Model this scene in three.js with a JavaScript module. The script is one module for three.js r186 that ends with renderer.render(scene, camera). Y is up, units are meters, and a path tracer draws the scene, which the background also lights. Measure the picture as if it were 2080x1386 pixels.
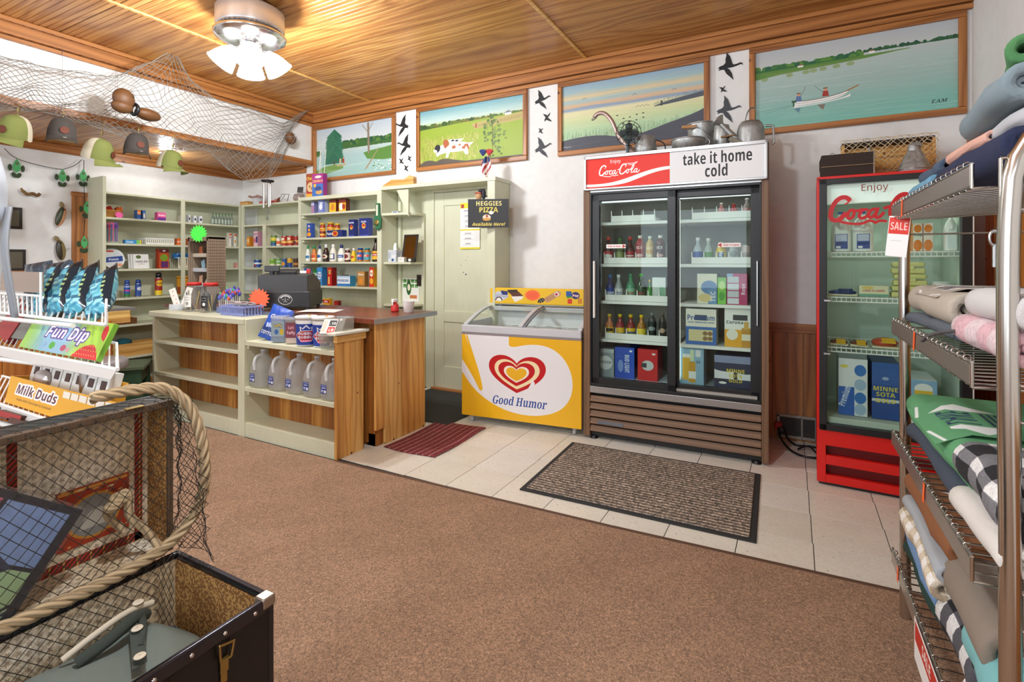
import * as THREE from 'three';
import { RoundedBoxGeometry } from 'three/addons/geometries/RoundedBoxGeometry.js';
import { mergeGeometries, toCreasedNormals } from 'three/addons/utils/BufferGeometryUtils.js';
import { RectAreaLightUniformsLib } from 'three/addons/lights/RectAreaLightUniformsLib.js';

// ---------- camera, daylight, lamps, exposure ----------
const scene = new THREE.Scene();
const F = 1037.6;                                   // focal length in pixels of the 2080 x 1386 frame
const camera = new THREE.PerspectiveCamera(2 * Math.atan(693 / F) * 180 / Math.PI, 2080 / 1386, 0.05, 60);
camera.position.set(0, 1.29, 0);
camera.rotation.set(0, 28.36 * Math.PI / 180, 0);
camera.setViewOffset(2080, 1386, 0, 160, 2080, 1386);   // lens shifted, verticals stay vertical
const renderer = new THREE.WebGLRenderer({ antialias: true });
renderer.toneMapping = THREE.LinearToneMapping;
renderer.toneMappingExposure = 0.41;
renderer.shadowMap.enabled = true;
RectAreaLightUniformsLib.init();
scene.background = new THREE.Color(0.75, 0.87, 1.0);
scene.backgroundIntensity = 1.2;
const LAMP = 6.5, SPARE = 17, DAY = 13;                      // candela per bulb, radiance of the window light

function rect(w, h, color, k, [x, y, z], [tx, ty, tz]) {
  const l = new THREE.RectAreaLight(color, k, w, h);
  l.position.set(x, y, z); l.lookAt(tx, ty, tz); scene.add(l); return l;
}
function bulb(color, k, x, y, z, r = 1.5) {
  const l = new THREE.PointLight(color, k); l.position.set(x, y, z); l.shadow.radius = r; scene.add(l); return l;
}
// daylight entering by the two shop windows behind the camera
rect(1.9, 1.5, 0xe6f2ff, DAY, [-3.9, 1.55, 3.02], [-3.9, 1.45, -2]);
rect(1.9, 1.5, 0xe6f2ff, DAY, [-1.2, 1.55, 3.02], [-1.2, 1.45, -2]);

// ---------- helpers ----------
const V3 = (x, y, z) => new THREE.Vector3(x, y, z), PI = Math.PI, R = (d) => d * PI / 180;
let seed = 7;
const rnd = (a = 0, b = 1) => { seed = (seed * 1664525 + 1013904223) >>> 0; return a + (b - a) * seed / 4294967296; };
const used = {};
const numbered = (n) => { const k = used[n] = (used[n] ?? -1) + 1; return k ? `${n}_${String(k).padStart(3, '0')}` : n; };
function tag(o, label, category, group) { o.userData.label = label; o.userData.category = category; if (group) o.userData.group = group; return o; }
function thing(name, label, category, pos = [0, 0, 0], turn = 0, group) {
  const o = new THREE.Group(); o.name = numbered(name); o.position.set(...pos); o.rotation.y = turn; scene.add(o);
  return tag(o, label, category, group);
}
const kids = new WeakMap();
function part(parent, name, geo, mat, label) {
  const k = kids.get(parent) ?? kids.set(parent, {}).get(parent), n = k[name] = (k[name] ?? -1) + 1;
  const m = new THREE.Mesh(Array.isArray(geo) ? merge(geo) : geo, mat); m.name = n ? `${name}_${String(n).padStart(3, '0')}` : name;
  if (label) m.userData.label = label;
  parent.add(m); return m;
}
function solo(name, label, category, geo, mat, pos = [0, 0, 0], turn = 0, group) {
  const m = new THREE.Mesh(Array.isArray(geo) ? merge(geo) : geo, mat); m.name = numbered(name); m.position.set(...pos); m.rotation.y = turn; scene.add(m);
  return tag(m, label, category, group);
}
function struct(name, geo, mat) {
  const m = geo ? new THREE.Mesh(Array.isArray(geo) ? merge(geo) : geo, mat) : new THREE.Group();
  m.name = numbered(name); m.userData.kind = 'structure'; scene.add(m); return m;
}
function dup(o, pos, turn, label, group) {
  const r = o.clone(); r.name = numbered(o.name.replace(/_\d{3}$/, '')); scene.add(r);
  if (pos) r.position.set(...pos);
  if (turn !== undefined && turn !== null) r.rotation.y = turn;
  r.userData = { ...o.userData };
  if (label) r.userData.label = label;
  if (group) r.userData.group = group;
  return r;
}
function merge(list) {
  const g = list.map((x) => { const y = x.index ? x.toNonIndexed() : x; for (const n of Object.keys(y.attributes)) if (!['position', 'normal', 'uv'].includes(n)) y.deleteAttribute(n); return y; });
  return mergeGeometries(g);
}
// texture coordinates in metres from the dominant axis of each normal
function metres(g) {
  if (g.index) g = g.toNonIndexed();
  const p = g.attributes.position, uv = new Float32Array(p.count * 2), a = V3(), b = V3(), c = V3(), n = V3();
  for (let i = 0; i < p.count; i += 3) {
    a.fromBufferAttribute(p, i); b.fromBufferAttribute(p, i + 1); c.fromBufferAttribute(p, i + 2);
    n.copy(b).sub(a).cross(c.clone().sub(a));
    const x = Math.abs(n.x), y = Math.abs(n.y), z = Math.abs(n.z);
    [a, b, c].forEach((v, k) => { const t = x >= y && x >= z ? [v.z, v.y] : y >= z ? [v.x, v.z] : [v.x, v.y]; uv[(i + k) * 2] = t[0]; uv[(i + k) * 2 + 1] = t[1]; });
  }
  g.setAttribute('uv', new THREE.BufferAttribute(uv, 2)); return g;
}
// chamfered box by its centre
function cb(w, h, d, x = 0, y = 0, z = 0, r = 0.003) {
  const g = r > 0 ? new RoundedBoxGeometry(w, h, d, 1, Math.min(r, w / 2.1, h / 2.1, d / 2.1)) : new THREE.BoxGeometry(w, h, d);
  g.translate(x, y, z); return metres(g);
}
// box by its limits
const bl = (x0, x1, y0, y1, z0, z1, r = 0.003) => cb(x1 - x0, y1 - y0, z1 - z0, (x0 + x1) / 2, (y0 + y1) / 2, (z0 + z1) / 2, r);
function cyl(r0, r1, h, x = 0, y = 0, z = 0, s = 20, open = false) { const g = new THREE.CylinderGeometry(r1, r0, h, s, 1, open); g.translate(x, y + h / 2, z); return g; }   // stands on y
function ball(r, x, y, z, sx = 1, sy = 1, sz = 1, s = 14) { const g = new THREE.SphereGeometry(r, s, Math.ceil(s * 0.7)); g.scale(sx, sy, sz); g.translate(x, y, z); return g; }
function lathe(pts, s = 24) { return new THREE.LatheGeometry(pts.map((p) => new THREE.Vector2(p[0], p[1])), s); }
function tube(pts, r, s = 6, closed = false, steps) {
  const c = pts.length === 2 ? new THREE.LineCurve3(V3(...pts[0]), V3(...pts[1])) : new THREE.CatmullRomCurve3(pts.map((p) => V3(...p)), closed, 'centripetal');
  return new THREE.TubeGeometry(c, steps ?? (pts.length === 2 ? 1 : pts.length * 4), r, s, closed);
}
function poly(pts, r, s = 6) { const g = []; for (let i = 0; i + 1 < pts.length; i++) { g.push(rod(pts[i], pts[i + 1], r, s)); if (i) g.push(ball(r, ...pts[i], 1, 1, 1, 8)); } return merge(g); }
function rod(a, b, r, s = 8, r2 = r) {
  const d = V3(b[0] - a[0], b[1] - a[1], b[2] - a[2]), g = new THREE.CylinderGeometry(r2, r, d.length(), s);
  g.translate(0, d.length() / 2, 0); g.applyQuaternion(new THREE.Quaternion().setFromUnitVectors(V3(0, 1, 0), d.clone().normalize())); g.translate(...a); return g;
}
function extr(pts, depth, bevel = 0, holes) {
  const s = pts instanceof THREE.Shape ? pts : new THREE.Shape(pts.map((p) => new THREE.Vector2(p[0], p[1])));
  if (holes) s.holes = holes;
  return metres(new THREE.ExtrudeGeometry(s, { depth, bevelEnabled: bevel > 0, bevelThickness: bevel, bevelSize: bevel, bevelSegments: 1, curveSegments: 10 }));
}
function turned(g, rx = 0, ry = 0, rz = 0, x = 0, y = 0, z = 0) { g.applyMatrix4(new THREE.Matrix4().makeRotationFromEuler(new THREE.Euler(rx, ry, rz, 'YXZ'))); g.translate(x, y, z); return g; }
// a grid surface from a function of (u, v), with thickness when t > 0
function sheet(nu, nv, fn, t = 0) {
  const P = [], U = [], I = [], W = nu + 1;
  for (let j = 0; j <= nv; j++) for (let i = 0; i <= nu; i++) { const p = fn(i / nu, j / nv); P.push(p[0], p[1], p[2]); U.push(p[3] ?? i / nu, p[4] ?? j / nv); }
  for (let j = 0; j < nv; j++) for (let i = 0; i < nu; i++) { const a = j * W + i; I.push(a, a + 1, a + W, a + 1, a + W + 1, a + W); }
  const g = new THREE.BufferGeometry(); g.setAttribute('position', new THREE.Float32BufferAttribute(P, 3)); g.setAttribute('uv', new THREE.Float32BufferAttribute(U, 2)); g.setIndex(I); g.computeVertexNormals();
  if (!t) return g;
  const n = g.attributes.normal, q = P.slice(), N = W * (nv + 1), J = I.slice();
  for (let i = 0; i < N; i++) for (let c = 0; c < 3; c++) q.push(P[i * 3 + c] - n.array[i * 3 + c] * t);
  for (let k = 0; k < I.length; k += 3) J.push(I[k] + N, I[k + 2] + N, I[k + 1] + N);
  const wall = (a, b) => J.push(a, a + N, b, b, a + N, b + N);
  for (let i = 0; i < nu; i++) { wall(i, i + 1); wall(nv * W + i + 1, nv * W + i); }
  for (let j = 0; j < nv; j++) { wall((j + 1) * W, j * W); wall(j * W + nu, (j + 1) * W + nu); }
  const h = new THREE.BufferGeometry(); h.setAttribute('position', new THREE.Float32BufferAttribute(q, 3)); h.setAttribute('uv', new THREE.Float32BufferAttribute([...U, ...U], 2)); h.setIndex(J); h.computeVertexNormals(); return h;
}

// ---------- procedural textures ----------
const hash = (x, y, s) => { let h = (x * 374761393 + y * 668265263 + s * 982451653) | 0; h = Math.imul(h ^ (h >>> 13), 1274126177); return ((h ^ (h >>> 16)) >>> 0) / 4294967296; };
function noise(x, y, px, py, s = 1) {           // value noise that repeats after px, py cells
  const xi = Math.floor(x), yi = Math.floor(y), fx = x - xi, fy = y - yi, u = fx * fx * (3 - 2 * fx), v = fy * fy * (3 - 2 * fy), m = (a, n) => ((a % n) + n) % n;
  const a = hash(m(xi, px), m(yi, py), s), b = hash(m(xi + 1, px), m(yi, py), s), c = hash(m(xi, px), m(yi + 1, py), s), d = hash(m(xi + 1, px), m(yi + 1, py), s);
  return a + (b - a) * u + (c - a) * v + (a - b - c + d) * u * v;
}
function pixelTex(w, h, fn, srgb = true) {      // fn(u, v) gives r, g, b in 0..255
  const d = new Uint8Array(w * h * 4);
  for (let y = 0; y < h; y++) for (let x = 0; x < w; x++) { const c = fn(x / w, y / h), i = (y * w + x) * 4; for (let k = 0; k < 3; k++) d[i + k] = Math.max(0, Math.min(255, c[k])); d[i + 3] = 255; }
  const t = new THREE.DataTexture(d, w, h); t.magFilter = THREE.LinearFilter; t.minFilter = THREE.LinearFilter; t.wrapS = t.wrapT = THREE.RepeatWrapping;
  if (srgb) t.colorSpace = THREE.SRGBColorSpace; t.needsUpdate = true; return t;
}
const mix3 = (a, b, t) => [a[0] + (b[0] - a[0]) * t, a[1] + (b[1] - a[1]) * t, a[2] + (b[2] - a[2]) * t];
const hex = (c) => [c >> 16, (c >> 8) & 255, c & 255];
// wood with grain along v; light, dark tones, rings per repeat, knots
function woodTex(light, dark, { rings = 9, wave = 1, knots = 0, s = 1, size = 512, stain = 0.25 } = {}) {
  const L = hex(light), D = hex(dark), K = [];
  for (let i = 0; i < knots; i++) K.push([hash(i, 1, s), hash(i, 2, s), 0.012 + 0.02 * hash(i, 3, s)]);
  return pixelTex(size, size, (u, v) => {
    let w = u, kn = 0;
    for (const [kx, ky, kr] of K) { const dx = u - kx, dy = (v - ky) * 3.6, q = Math.hypot(dx, dy); w += Math.sign(dx) * kr * 0.9 * Math.exp(-q * q / (kr * kr * 6)); kn = Math.max(kn, 1 - Math.max(0, (q - kr * 0.6) / (kr * 0.7))); }
    const warp = (noise(u * 4, v * 3, 4, 3, s) - 0.5) * 0.5 * wave + (noise(u * 8, v * 6, 8, 6, s + 1) - 0.5) * 0.2 * wave;
    const r = (w + warp * 0.35) * rings, ring = Math.pow(Math.abs(((r % 1) + 1) % 1 * 2 - 1), 1.6);
    const fine = noise(u * 190, v * 10, 190, 10, s + 2), big = noise(u * 3, v * 2, 3, 2, s + 3);
    let t = ring * 0.5 + fine * 0.28 + (big - 0.5) * stain * 2; t = Math.max(0, Math.min(1, t));
    let c = mix3(L, D, t); if (kn > 0) c = mix3(c, [58, 30, 14], Math.min(1, kn) * 0.85); return c;
  });
}
const std = (color, roughness = 0.6, o = {}) => new THREE.MeshStandardMaterial({ color, roughness, ...o });
const phys = (o) => new THREE.MeshPhysicalMaterial(o);
function textured(tex, sx, sy, roughness = 0.5, o = {}, rot = 0) {   // one repeat is sx by sy metres
  const t = tex.clone(); t.repeat.set(1 / sx, 1 / sy); t.rotation = rot; t.needsUpdate = true;
  if (o.bumpOf) { const b = o.bumpOf.clone(); b.repeat.set(1 / sx, 1 / sy); b.rotation = rot; b.needsUpdate = true; o = { ...o, bumpMap: b }; delete o.bumpOf; }
  return new THREE.MeshStandardMaterial({ map: t, roughness, ...o });
}
const MAXA = 2048;
class Atlas {                                     // many small prints on one sheet
  constructor(size = MAXA, o = {}) {
    this.c = document.createElement('canvas'); this.c.width = this.c.height = size; this.g = this.c.getContext('2d'); this.S = size; this.x = this.y = this.row = 0;
    this.g.fillStyle = '#fff'; this.g.fillRect(0, 0, size, size);
    this.t = new THREE.CanvasTexture(this.c); this.t.colorSpace = THREE.SRGBColorSpace; this.t.magFilter = THREE.LinearFilter;
    this.m = new THREE.MeshStandardMaterial({ map: this.t, roughness: 0.42, ...o }); this.flat = {};
  }
  cell(w, h, draw) {                              // draw(g, w, h) with the origin at the top left; gives u0, v0, u1, v1
    if (this.x + w + 4 > this.S) { this.x = 0; this.y += this.row + 4; this.row = 0; }
    if (this.y + h > this.S) throw new Error('atlas full');
    const g = this.g, x = this.x, y = this.y; g.save(); g.beginPath(); g.rect(x - 1, y - 1, w + 2, h + 2); g.clip(); g.translate(x, y); draw(g, w, h); g.restore();
    this.x += w + 4; this.row = Math.max(this.row, h); const S = this.S;
    return [(x + 0.6) / S, 1 - (y + h - 0.6) / S, (x + w - 0.6) / S, 1 - (y + 0.6) / S];
  }
  color(c) { return this.flat[c] ??= this.cell(8, 8, (g) => { g.fillStyle = c; g.fillRect(-2, -2, 14, 14); }); }
}
const at = (r, u, v) => [r[0] + (r[2] - r[0]) * u, r[1] + (r[3] - r[1]) * v];
// carton centred on x, z, standing on y = 0; prints: front, side, top, back (cells of an atlas)
function carton(w, h, d, front, side, top = side, back = front, r = 0.0015) {
  const g = new RoundedBoxGeometry(w, h, d, 1, r), q = g.index ? g.toNonIndexed() : g, p = q.attributes.position, uv = q.attributes.uv, a = V3(), b = V3(), c = V3(), n = V3(), cl = (t) => Math.max(0, Math.min(1, t));
  for (let i = 0; i < p.count; i += 3) {
    a.fromBufferAttribute(p, i); b.fromBufferAttribute(p, i + 1); c.fromBufferAttribute(p, i + 2); n.copy(b).sub(a).cross(c.clone().sub(a));
    const x = Math.abs(n.x), y = Math.abs(n.y), z = Math.abs(n.z);
    [a, b, c].forEach((v, k) => {
      const X = cl(v.x / w + 0.5), Y = cl(v.y / h + 0.5), Z = cl(v.z / d + 0.5);
      const t = z >= x && z >= y ? (n.z > 0 ? at(front, X, Y) : at(back, 1 - X, Y)) : x >= y ? (n.x > 0 ? at(side, 1 - Z, Y) : at(side, Z, Y)) : at(top, X, n.y > 0 ? 1 - Z : Z);
      uv.setXY(i + k, t[0], t[1]);
    });
  }
  q.translate(0, h / 2, 0); return q;
}
// remap 0..1 texture coordinates of a geometry into a cell
function into(g, r, flipU = false) { const uv = g.attributes.uv; for (let i = 0; i < uv.count; i++) { const t = at(r, flipU ? 1 - uv.getX(i) : uv.getX(i), uv.getY(i)); uv.setXY(i, t[0], t[1]); } return g; }
// flat printed card facing +z, centred on x, bottom at y = 0
function card(w, h, r, t = 0.001, side = r) { return carton(w, h, t, r, side, side, side, Math.min(t / 3, 0.0004)); }
// ---- drawing ----
function fill(g, c, x, y, w, h) { g.fillStyle = c; g.fillRect(x, y, w, h); }
function words(g, s, x, y, size, c, { font = 'sans-serif', w = 'bold', align = 'center', sx = 1, sy = 1, rot = 0, stroke, sw = 4, skew = 0, italic = false, max } = {}) {
  g.save(); g.translate(x, y); g.rotate(rot); g.transform(1, 0, skew, 1, 0, 0); g.scale(sx, sy); g.font = `${italic ? 'italic ' : ''}${w} ${size}px ${font}`; g.textAlign = align; g.textBaseline = 'middle';
  if (max) { const k = g.measureText(s).width; if (k > max) g.scale(max / k, 1); }
  if (stroke) { g.lineJoin = 'round'; g.lineWidth = sw; g.strokeStyle = stroke; g.strokeText(s, 0, 0); }
  g.fillStyle = c; g.fillText(s, 0, 0); g.restore();
}
function blob(g, c, x, y, rx, ry = rx, rot = 0) { g.fillStyle = c; g.beginPath(); g.ellipse(x, y, Math.abs(rx), Math.abs(ry), rot, 0, 2 * PI); g.fill(); }
function pathFill(g, c, d) { g.fillStyle = c; g.fill(new Path2D(d)); }
function pathStroke(g, c, w, d) { g.strokeStyle = c; g.lineWidth = w; g.lineCap = 'round'; g.lineJoin = 'round'; g.stroke(new Path2D(d)); }
function star(n, r0, r1, rot = 0) { const p = []; for (let i = 0; i < 2 * n; i++) { const a = rot + i * PI / n, r = i % 2 ? r0 : r1; p.push([Math.cos(a) * r, Math.sin(a) * r]); } return p; }
// ---------- shared materials ----------
const T = {
  ply: woodTex(0xd09a58, 0x8a4f1e, { rings: 7, wave: 2.6, s: 11, stain: 0.2 }),
  pine: woodTex(0xeec47a, 0xb67a36, { rings: 6, wave: 1.1, knots: 5, s: 23, stain: 0.3 }),
  cedar: woodTex(0xb87a42, 0x6e3c1a, { rings: 8, wave: 0.8, knots: 2, s: 37, stain: 0.3 }),
  walnut: woodTex(0x8c6a4c, 0x5e4430, { rings: 14, wave: 0.5, s: 41, stain: 0.2 }),
  grey: woodTex(0xa08d78, 0x6c5a4a, { rings: 12, wave: 0.6, s: 45, stain: 0.3 }),
  carpet: pixelTex(512, 512, (u, v) => { const n = noise(u * 256, v * 256, 256, 256, 3), m = noise(u * 90, v * 90, 90, 90, 4), b = noise(u * 5, v * 5, 5, 5, 5); const k = 0.62 + 0.42 * n + 0.22 * (m - 0.5) + 0.05 * (b - 0.5); return [186 * k, 150 * k, 122 * k]; }),
  plaster: pixelTex(256, 256, (u, v) => { const k = 236 + 6 * (noise(u * 6, v * 6, 6, 6, 8) - 0.5) + 5 * (noise(u * 40, v * 40, 40, 40, 9) - 0.5); return [k, k, k * 0.992]; }),
  sage: pixelTex(512, 512, (u, v) => { const k = 1 + 0.05 * (noise(u * 7, v * 7, 7, 7, 12) - 0.5) + 0.015 * (noise(u * 60, v * 9, 60, 9, 13) - 0.5); const chip = noise(u * 46, v * 46, 46, 46, 15) > 0.985 ? 0.8 : 1; return [214 * k * chip, 215 * k * chip, 188 * k * chip]; }),
  tile: pixelTex(512, 512, (u, v) => { let k = 1 + 0.05 * (noise(u * 9, v * 9, 9, 9, 17) - 0.5) + 0.05 * (noise(u * 120, v * 120, 120, 120, 18) - 0.5); if (noise(u * 34, v * 60, 34, 60, 19) > 0.93) k *= 0.86; return [236 * k, 234 * k, 226 * k]; }),
};
const M = {
  ceil: textured(T.ply, 0.8, 2.6, 0.3, {}, PI / 2), ceil2: textured(T.ply, 0.62, 2.1, 0.32, {}, PI / 2),
  cedarH: textured(T.cedar, 0.5, 2.2, 0.4, {}, PI / 2), cedarV: textured(T.cedar, 0.5, 1.9, 0.4),
  pineV: textured(T.pine, 0.34, 1.3, 0.35), pineH: textured(T.pine, 0.34, 1.3, 0.4, {}, PI / 2), pineD: textured(T.pine, 0.31, 1.1, 0.45, { color: 0xb89474 }),
  walV: textured(T.walnut, 0.4, 2, 0.5), walH: textured(T.walnut, 0.4, 2, 0.5, {}, PI / 2),
  greyV: textured(T.grey, 0.3, 0.8, 0.7), wall: textured(T.plaster, 1.6, 1.6, 0.75),
  sage: textured(T.sage, 1.1, 1.1, 0.45), carpet: textured(T.carpet, 0.55, 0.55, 0.97, { bumpOf: T.carpet, bumpScale: 0.004 }),
  tile: textured(T.tile, 0.9, 0.9, 0.32), black: std(0x16171a, 0.4), rubber: std(0x2b2d2e, 0.75), chrome: std(0xd8d8da, 0.16, { metalness: 1 }), steel: std(0xb9bbbd, 0.3, { metalness: 1 }),
  dull: std(0x9aa0a0, 0.5, { metalness: 0.85 }), white: std(0xeeeeec, 0.45), wire: std(0xf4f4f2, 0.35), brass: std(0xb09a60, 0.35, { metalness: 1 }),
  glass: phys({ specularIntensity: 0.4, color: 0xf4fbf8, transmission: 1, roughness: 0.02, thickness: 0, ior: 1.45 }),
  clear: phys({ color: 0xfafdfd, transmission: 0.94, roughness: 0.06, thickness: 0, ior: 1.3 }),
  milky: phys({ color: 0xf2f6fa, transmission: 0.55, roughness: 0.45, thickness: 0, ior: 1.3 }),
};
// tints of the wood that single boards carry
const pines = [0xffffff, 0xf1e0cc, 0xe2c8a8, 0xfff2df].map((c) => textured(T.pine, 0.34, 1.3, 0.35, { color: c }));

// ---------- the room ----------
const XL = -6.32, XR = 1.03, ZB = -4.24, ZF = 3.1, CY = 3.055, SX = -4.98, SY = 2.45;
struct('wall_back', bl(XL - 0.15, XR + 0.15, -0.1, CY + 0.2, ZB - 0.15, ZB, 0), M.wall);
struct('wall_left', bl(XL - 0.15, XL, -0.1, CY + 0.2, ZB - 0.15, ZF + 0.15, 0), M.wall);
struct('wall_right', bl(XR, XR + 0.15, -0.1, CY + 0.2, ZB - 0.15, ZF + 0.15, 0), M.wall);
{ // the shop front behind the camera with two windows
  const w = struct('wall_front', [bl(XL - 0.15, XR + 0.15, -0.1, 0.75, ZF, ZF + 0.15, 0), bl(XL - 0.15, XR + 0.15, 2.35, CY + 0.2, ZF, ZF + 0.15, 0), bl(XL - 0.15, -4.9, 0.75, 2.35, ZF, ZF + 0.15, 0), bl(-2.9, -2.2, 0.75, 2.35, ZF, ZF + 0.15, 0), bl(-0.2, XR + 0.15, 0.75, 2.35, ZF, ZF + 0.15, 0)], M.wall);
  for (const x of [-3.9, -1.2]) {
    const g = struct(`window_${x < -2 ? 1 : 2}`);
    part(g, 'window_frame', [bl(x - 1, x + 1, 0.75, 0.81, ZF, ZF + 0.1), bl(x - 1, x + 1, 2.29, 2.35, ZF, ZF + 0.1), bl(x - 1, x - 0.94, 0.81, 2.29, ZF, ZF + 0.1), bl(x + 0.94, x + 1, 0.81, 2.29, ZF, ZF + 0.1), bl(x - 0.025, x + 0.025, 0.81, 2.29, ZF, ZF + 0.1)], M.cedarV);
    part(g, 'pane', bl(x - 0.95, x + 0.95, 0.8, 2.3, ZF + 0.045, ZF + 0.05, 0), M.glass);
  }
}
struct('wall_soffit', bl(SX - 0.12, SX, SY, CY, ZB, ZF, 0), M.wall);
// grooved plywood: a strip profile along z, drawn out along x
function grooved(x0, x1, z0, z1, y, pitch = 0.0406) {
  const n = Math.max(1, Math.round((z1 - z0) / pitch)), p = (z1 - z0) / n, P = [], U = [], put = (za, ya, zb, yb) => {
    for (const [x, z, h] of [[x0, za, ya], [x1, za, ya], [x1, zb, yb], [x0, za, ya], [x1, zb, yb], [x0, zb, yb]]) { P.push(x, h, z); U.push(x, z); }
  };
  for (let i = 0; i < n; i++) { const z = z0 + i * p; put(z, y, z + p - 0.009, y); put(z + p - 0.009, y, z + p - 0.0045, y + 0.004); put(z + p - 0.0045, y + 0.004, z + p, y); }
  const g = new THREE.BufferGeometry(); g.setAttribute('position', new THREE.Float32BufferAttribute(P, 3)); g.setAttribute('uv', new THREE.Float32BufferAttribute(U, 2)); g.computeVertexNormals(); return g;
}
{
  const c = struct('ceiling', bl(XL - 0.15, XR + 0.15, CY + 0.02, CY + 0.2, ZB - 0.15, ZF + 0.15, 0), M.wall);
  const xs = [SX, -4.02, -1.53, XR];
  for (let i = 0; i < 3; i++) for (let z = ZB, k = 0; z < ZF; z += 1.224, k++) part(c, 'ceiling_panel', grooved(xs[i], xs[i + 1], z, Math.min(z + 1.22, ZF), CY), (i + k) % 2 ? M.ceil : M.ceil2);
  for (const x of [-4.02, -1.53]) part(c, 'batten', cb(0.03, 0.012, ZF - ZB, x, CY - 0.005, (ZB + ZF) / 2, 0.004), M.pineH);
  const a = struct('ceiling', bl(XL, SX - 0.12, SY + 0.02, SY + 0.1, ZB, ZF, 0), M.wall);
  for (let z = ZB; z < 0; z += 1.224) part(a, 'ceiling_panel', grooved(XL, SX - 0.11, z, z + 1.22, SY), M.ceil);
}
{ // beam and crown boards
  const b = struct('trim_1');
  part(b, 'beam_board', bl(SX, XR, 2.935, 3.02, ZB, ZB + 0.055), M.cedarH); part(b, 'crown_strip', bl(SX, XR, 3.02, CY, ZB, ZB + 0.075, 0.006), M.cedarH); part(b, 'lower_board', bl(SX, XR, 2.895, 2.93, ZB, ZB + 0.03), M.cedarH);
  const s = struct('trim_2');
  part(s, 'beam_board', bl(SX, SX + 0.055, 2.935, 3.02, ZB, ZF), M.cedarH); part(s, 'crown_strip', bl(SX, SX + 0.075, 3.02, CY, ZB, ZF, 0.006), M.cedarH); part(s, 'lower_board', bl(SX, SX + 0.025, 2.9, 2.93, ZB, ZF), M.cedarH);
  part(s, 'soffit_edge', bl(SX - 0.125, SX + 0.016, SY - 0.012, SY + 0.045, ZB, ZF), M.cedarH); part(s, 'corner_strip', bl(SX, SX + 0.02, SY + 0.045, 2.9, ZB, ZB + 0.035), M.cedarV);
  const t = struct('trim_3');
  part(t, 'crown_board', bl(XL, XL + 0.022, 2.365, SY, ZB, 0), M.cedarH); part(t, 'crown_strip', bl(XL, XL + 0.04, 2.42, SY, ZB, 0, 0.006), M.cedarH);
  part(t, 'crown_board', bl(XL, SX - 0.12, 2.365, SY, ZB, ZB + 0.022), M.cedarH); part(t, 'crown_strip', bl(XL, SX - 0.12, 2.42, SY, ZB, ZB + 0.04, 0.006), M.cedarH);
  const k = struct('trim_4'); part(k, 'corner_board', bl(XR - 0.028, XR, 0.85, 2.235, ZB, ZB + 0.03), M.cedarV);
}
{ // wainscot: planks under a cap rail on the back wall and on the wall beside the door
  const w = struct('trim_5');
  for (let x = -2.3, k = 0; x < XR - 0.02; x += 0.1, k++) part(w, 'plank', bl(x, Math.min(x + 0.097, XR), 0, 0.78, ZB, ZB + 0.018, 0.004), M.cedarV);
  part(w, 'cap_rail', bl(-2.3, XR, 0.78, 0.845, ZB, ZB + 0.03), M.cedarH);
  const r = struct('trim_6');
  for (let z = ZB + 0.02, k = 0; z < -0.5; z += 0.1, k++) part(r, 'plank', bl(XR - 0.018, XR, 0, 0.78, z, z + 0.097, 0.004), M.cedarV);
  part(r, 'cap_rail', bl(XR - 0.05, XR, 0.78, 0.83, ZB + 0.03, -0.5), M.pineH);
  const d = struct('trim_7');
  part(d, 'casing', bl(XR - 0.03, XR, 0.83, 2.14, -3.88, -3.74), M.pineV); part(d, 'casing', bl(XR - 0.03, XR, 2.14, 2.215, -3.88, -1.6), M.walH);
  for (let z = -3.74, k = 0; z < -1.7; z += 0.14, k++) part(d, 'panel', bl(XR - 0.02, XR, 0.83, 2.14, z, z + 0.136, 0.004), pines[k % 4]);
}
{ // floor: vinyl tiles along the coolers, brown carpet in the room, a metal-edged strip between
  struct('floor', bl(XL, XR, -0.1, -0.004, ZB, ZF, 0), M.rubber);
  const t = struct('floor');
  const one = bl(-0.1516, 0.1516, -0.004, 0, -0.1516, 0.1516, 0.0012);
  const tints = [0xffffff, 0xfaf9f5, 0xfdfcf8, 0xf7f5f0].map((c) => textured(T.tile, 0.9, 0.9, 0.32, { color: c }));
  for (let i = -11; i < 4; i++) for (let j = 0; j < 6; j++) {
    const m = part(t, 'tile', one, tints[Math.floor(rnd(0, 4))]); m.position.set(0.1 + 0.1545 + i * 0.3065, 0, -2.72 + 0.153 - j * 0.3065); m.rotation.y = -0.012;
    if (j === 0) { m.position.z += 0.0; }
  }
  const c = struct('floor', extr([[XL, -ZF], [XR, -ZF], [XR, 2.50], [-0.758, 2.411], [-2.571, 2.362], [XL, 2.362]], 0.007, 0), M.carpet);
  c.geometry.rotateX(-PI / 2); metres(c.geometry);
  const e = struct('trim_8'), strip = (a, b) => { const l = Math.hypot(b[0] - a[0], b[1] - a[1]); const g = cb(l, 0.01, 0.022, 0, 0.005, 0, 0.004); g.rotateY(-Math.atan2(b[1] - a[1], b[0] - a[0])); g.translate((a[0] + b[0]) / 2, 0, (a[1] + b[1]) / 2); part(e, 'edge_strip', g, std(0x5c4232, 0.7)); };
  strip([-2.571, -2.362], [-0.758, -2.411]); strip([-0.758, -2.411], [XR, -2.50]);
}
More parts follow.
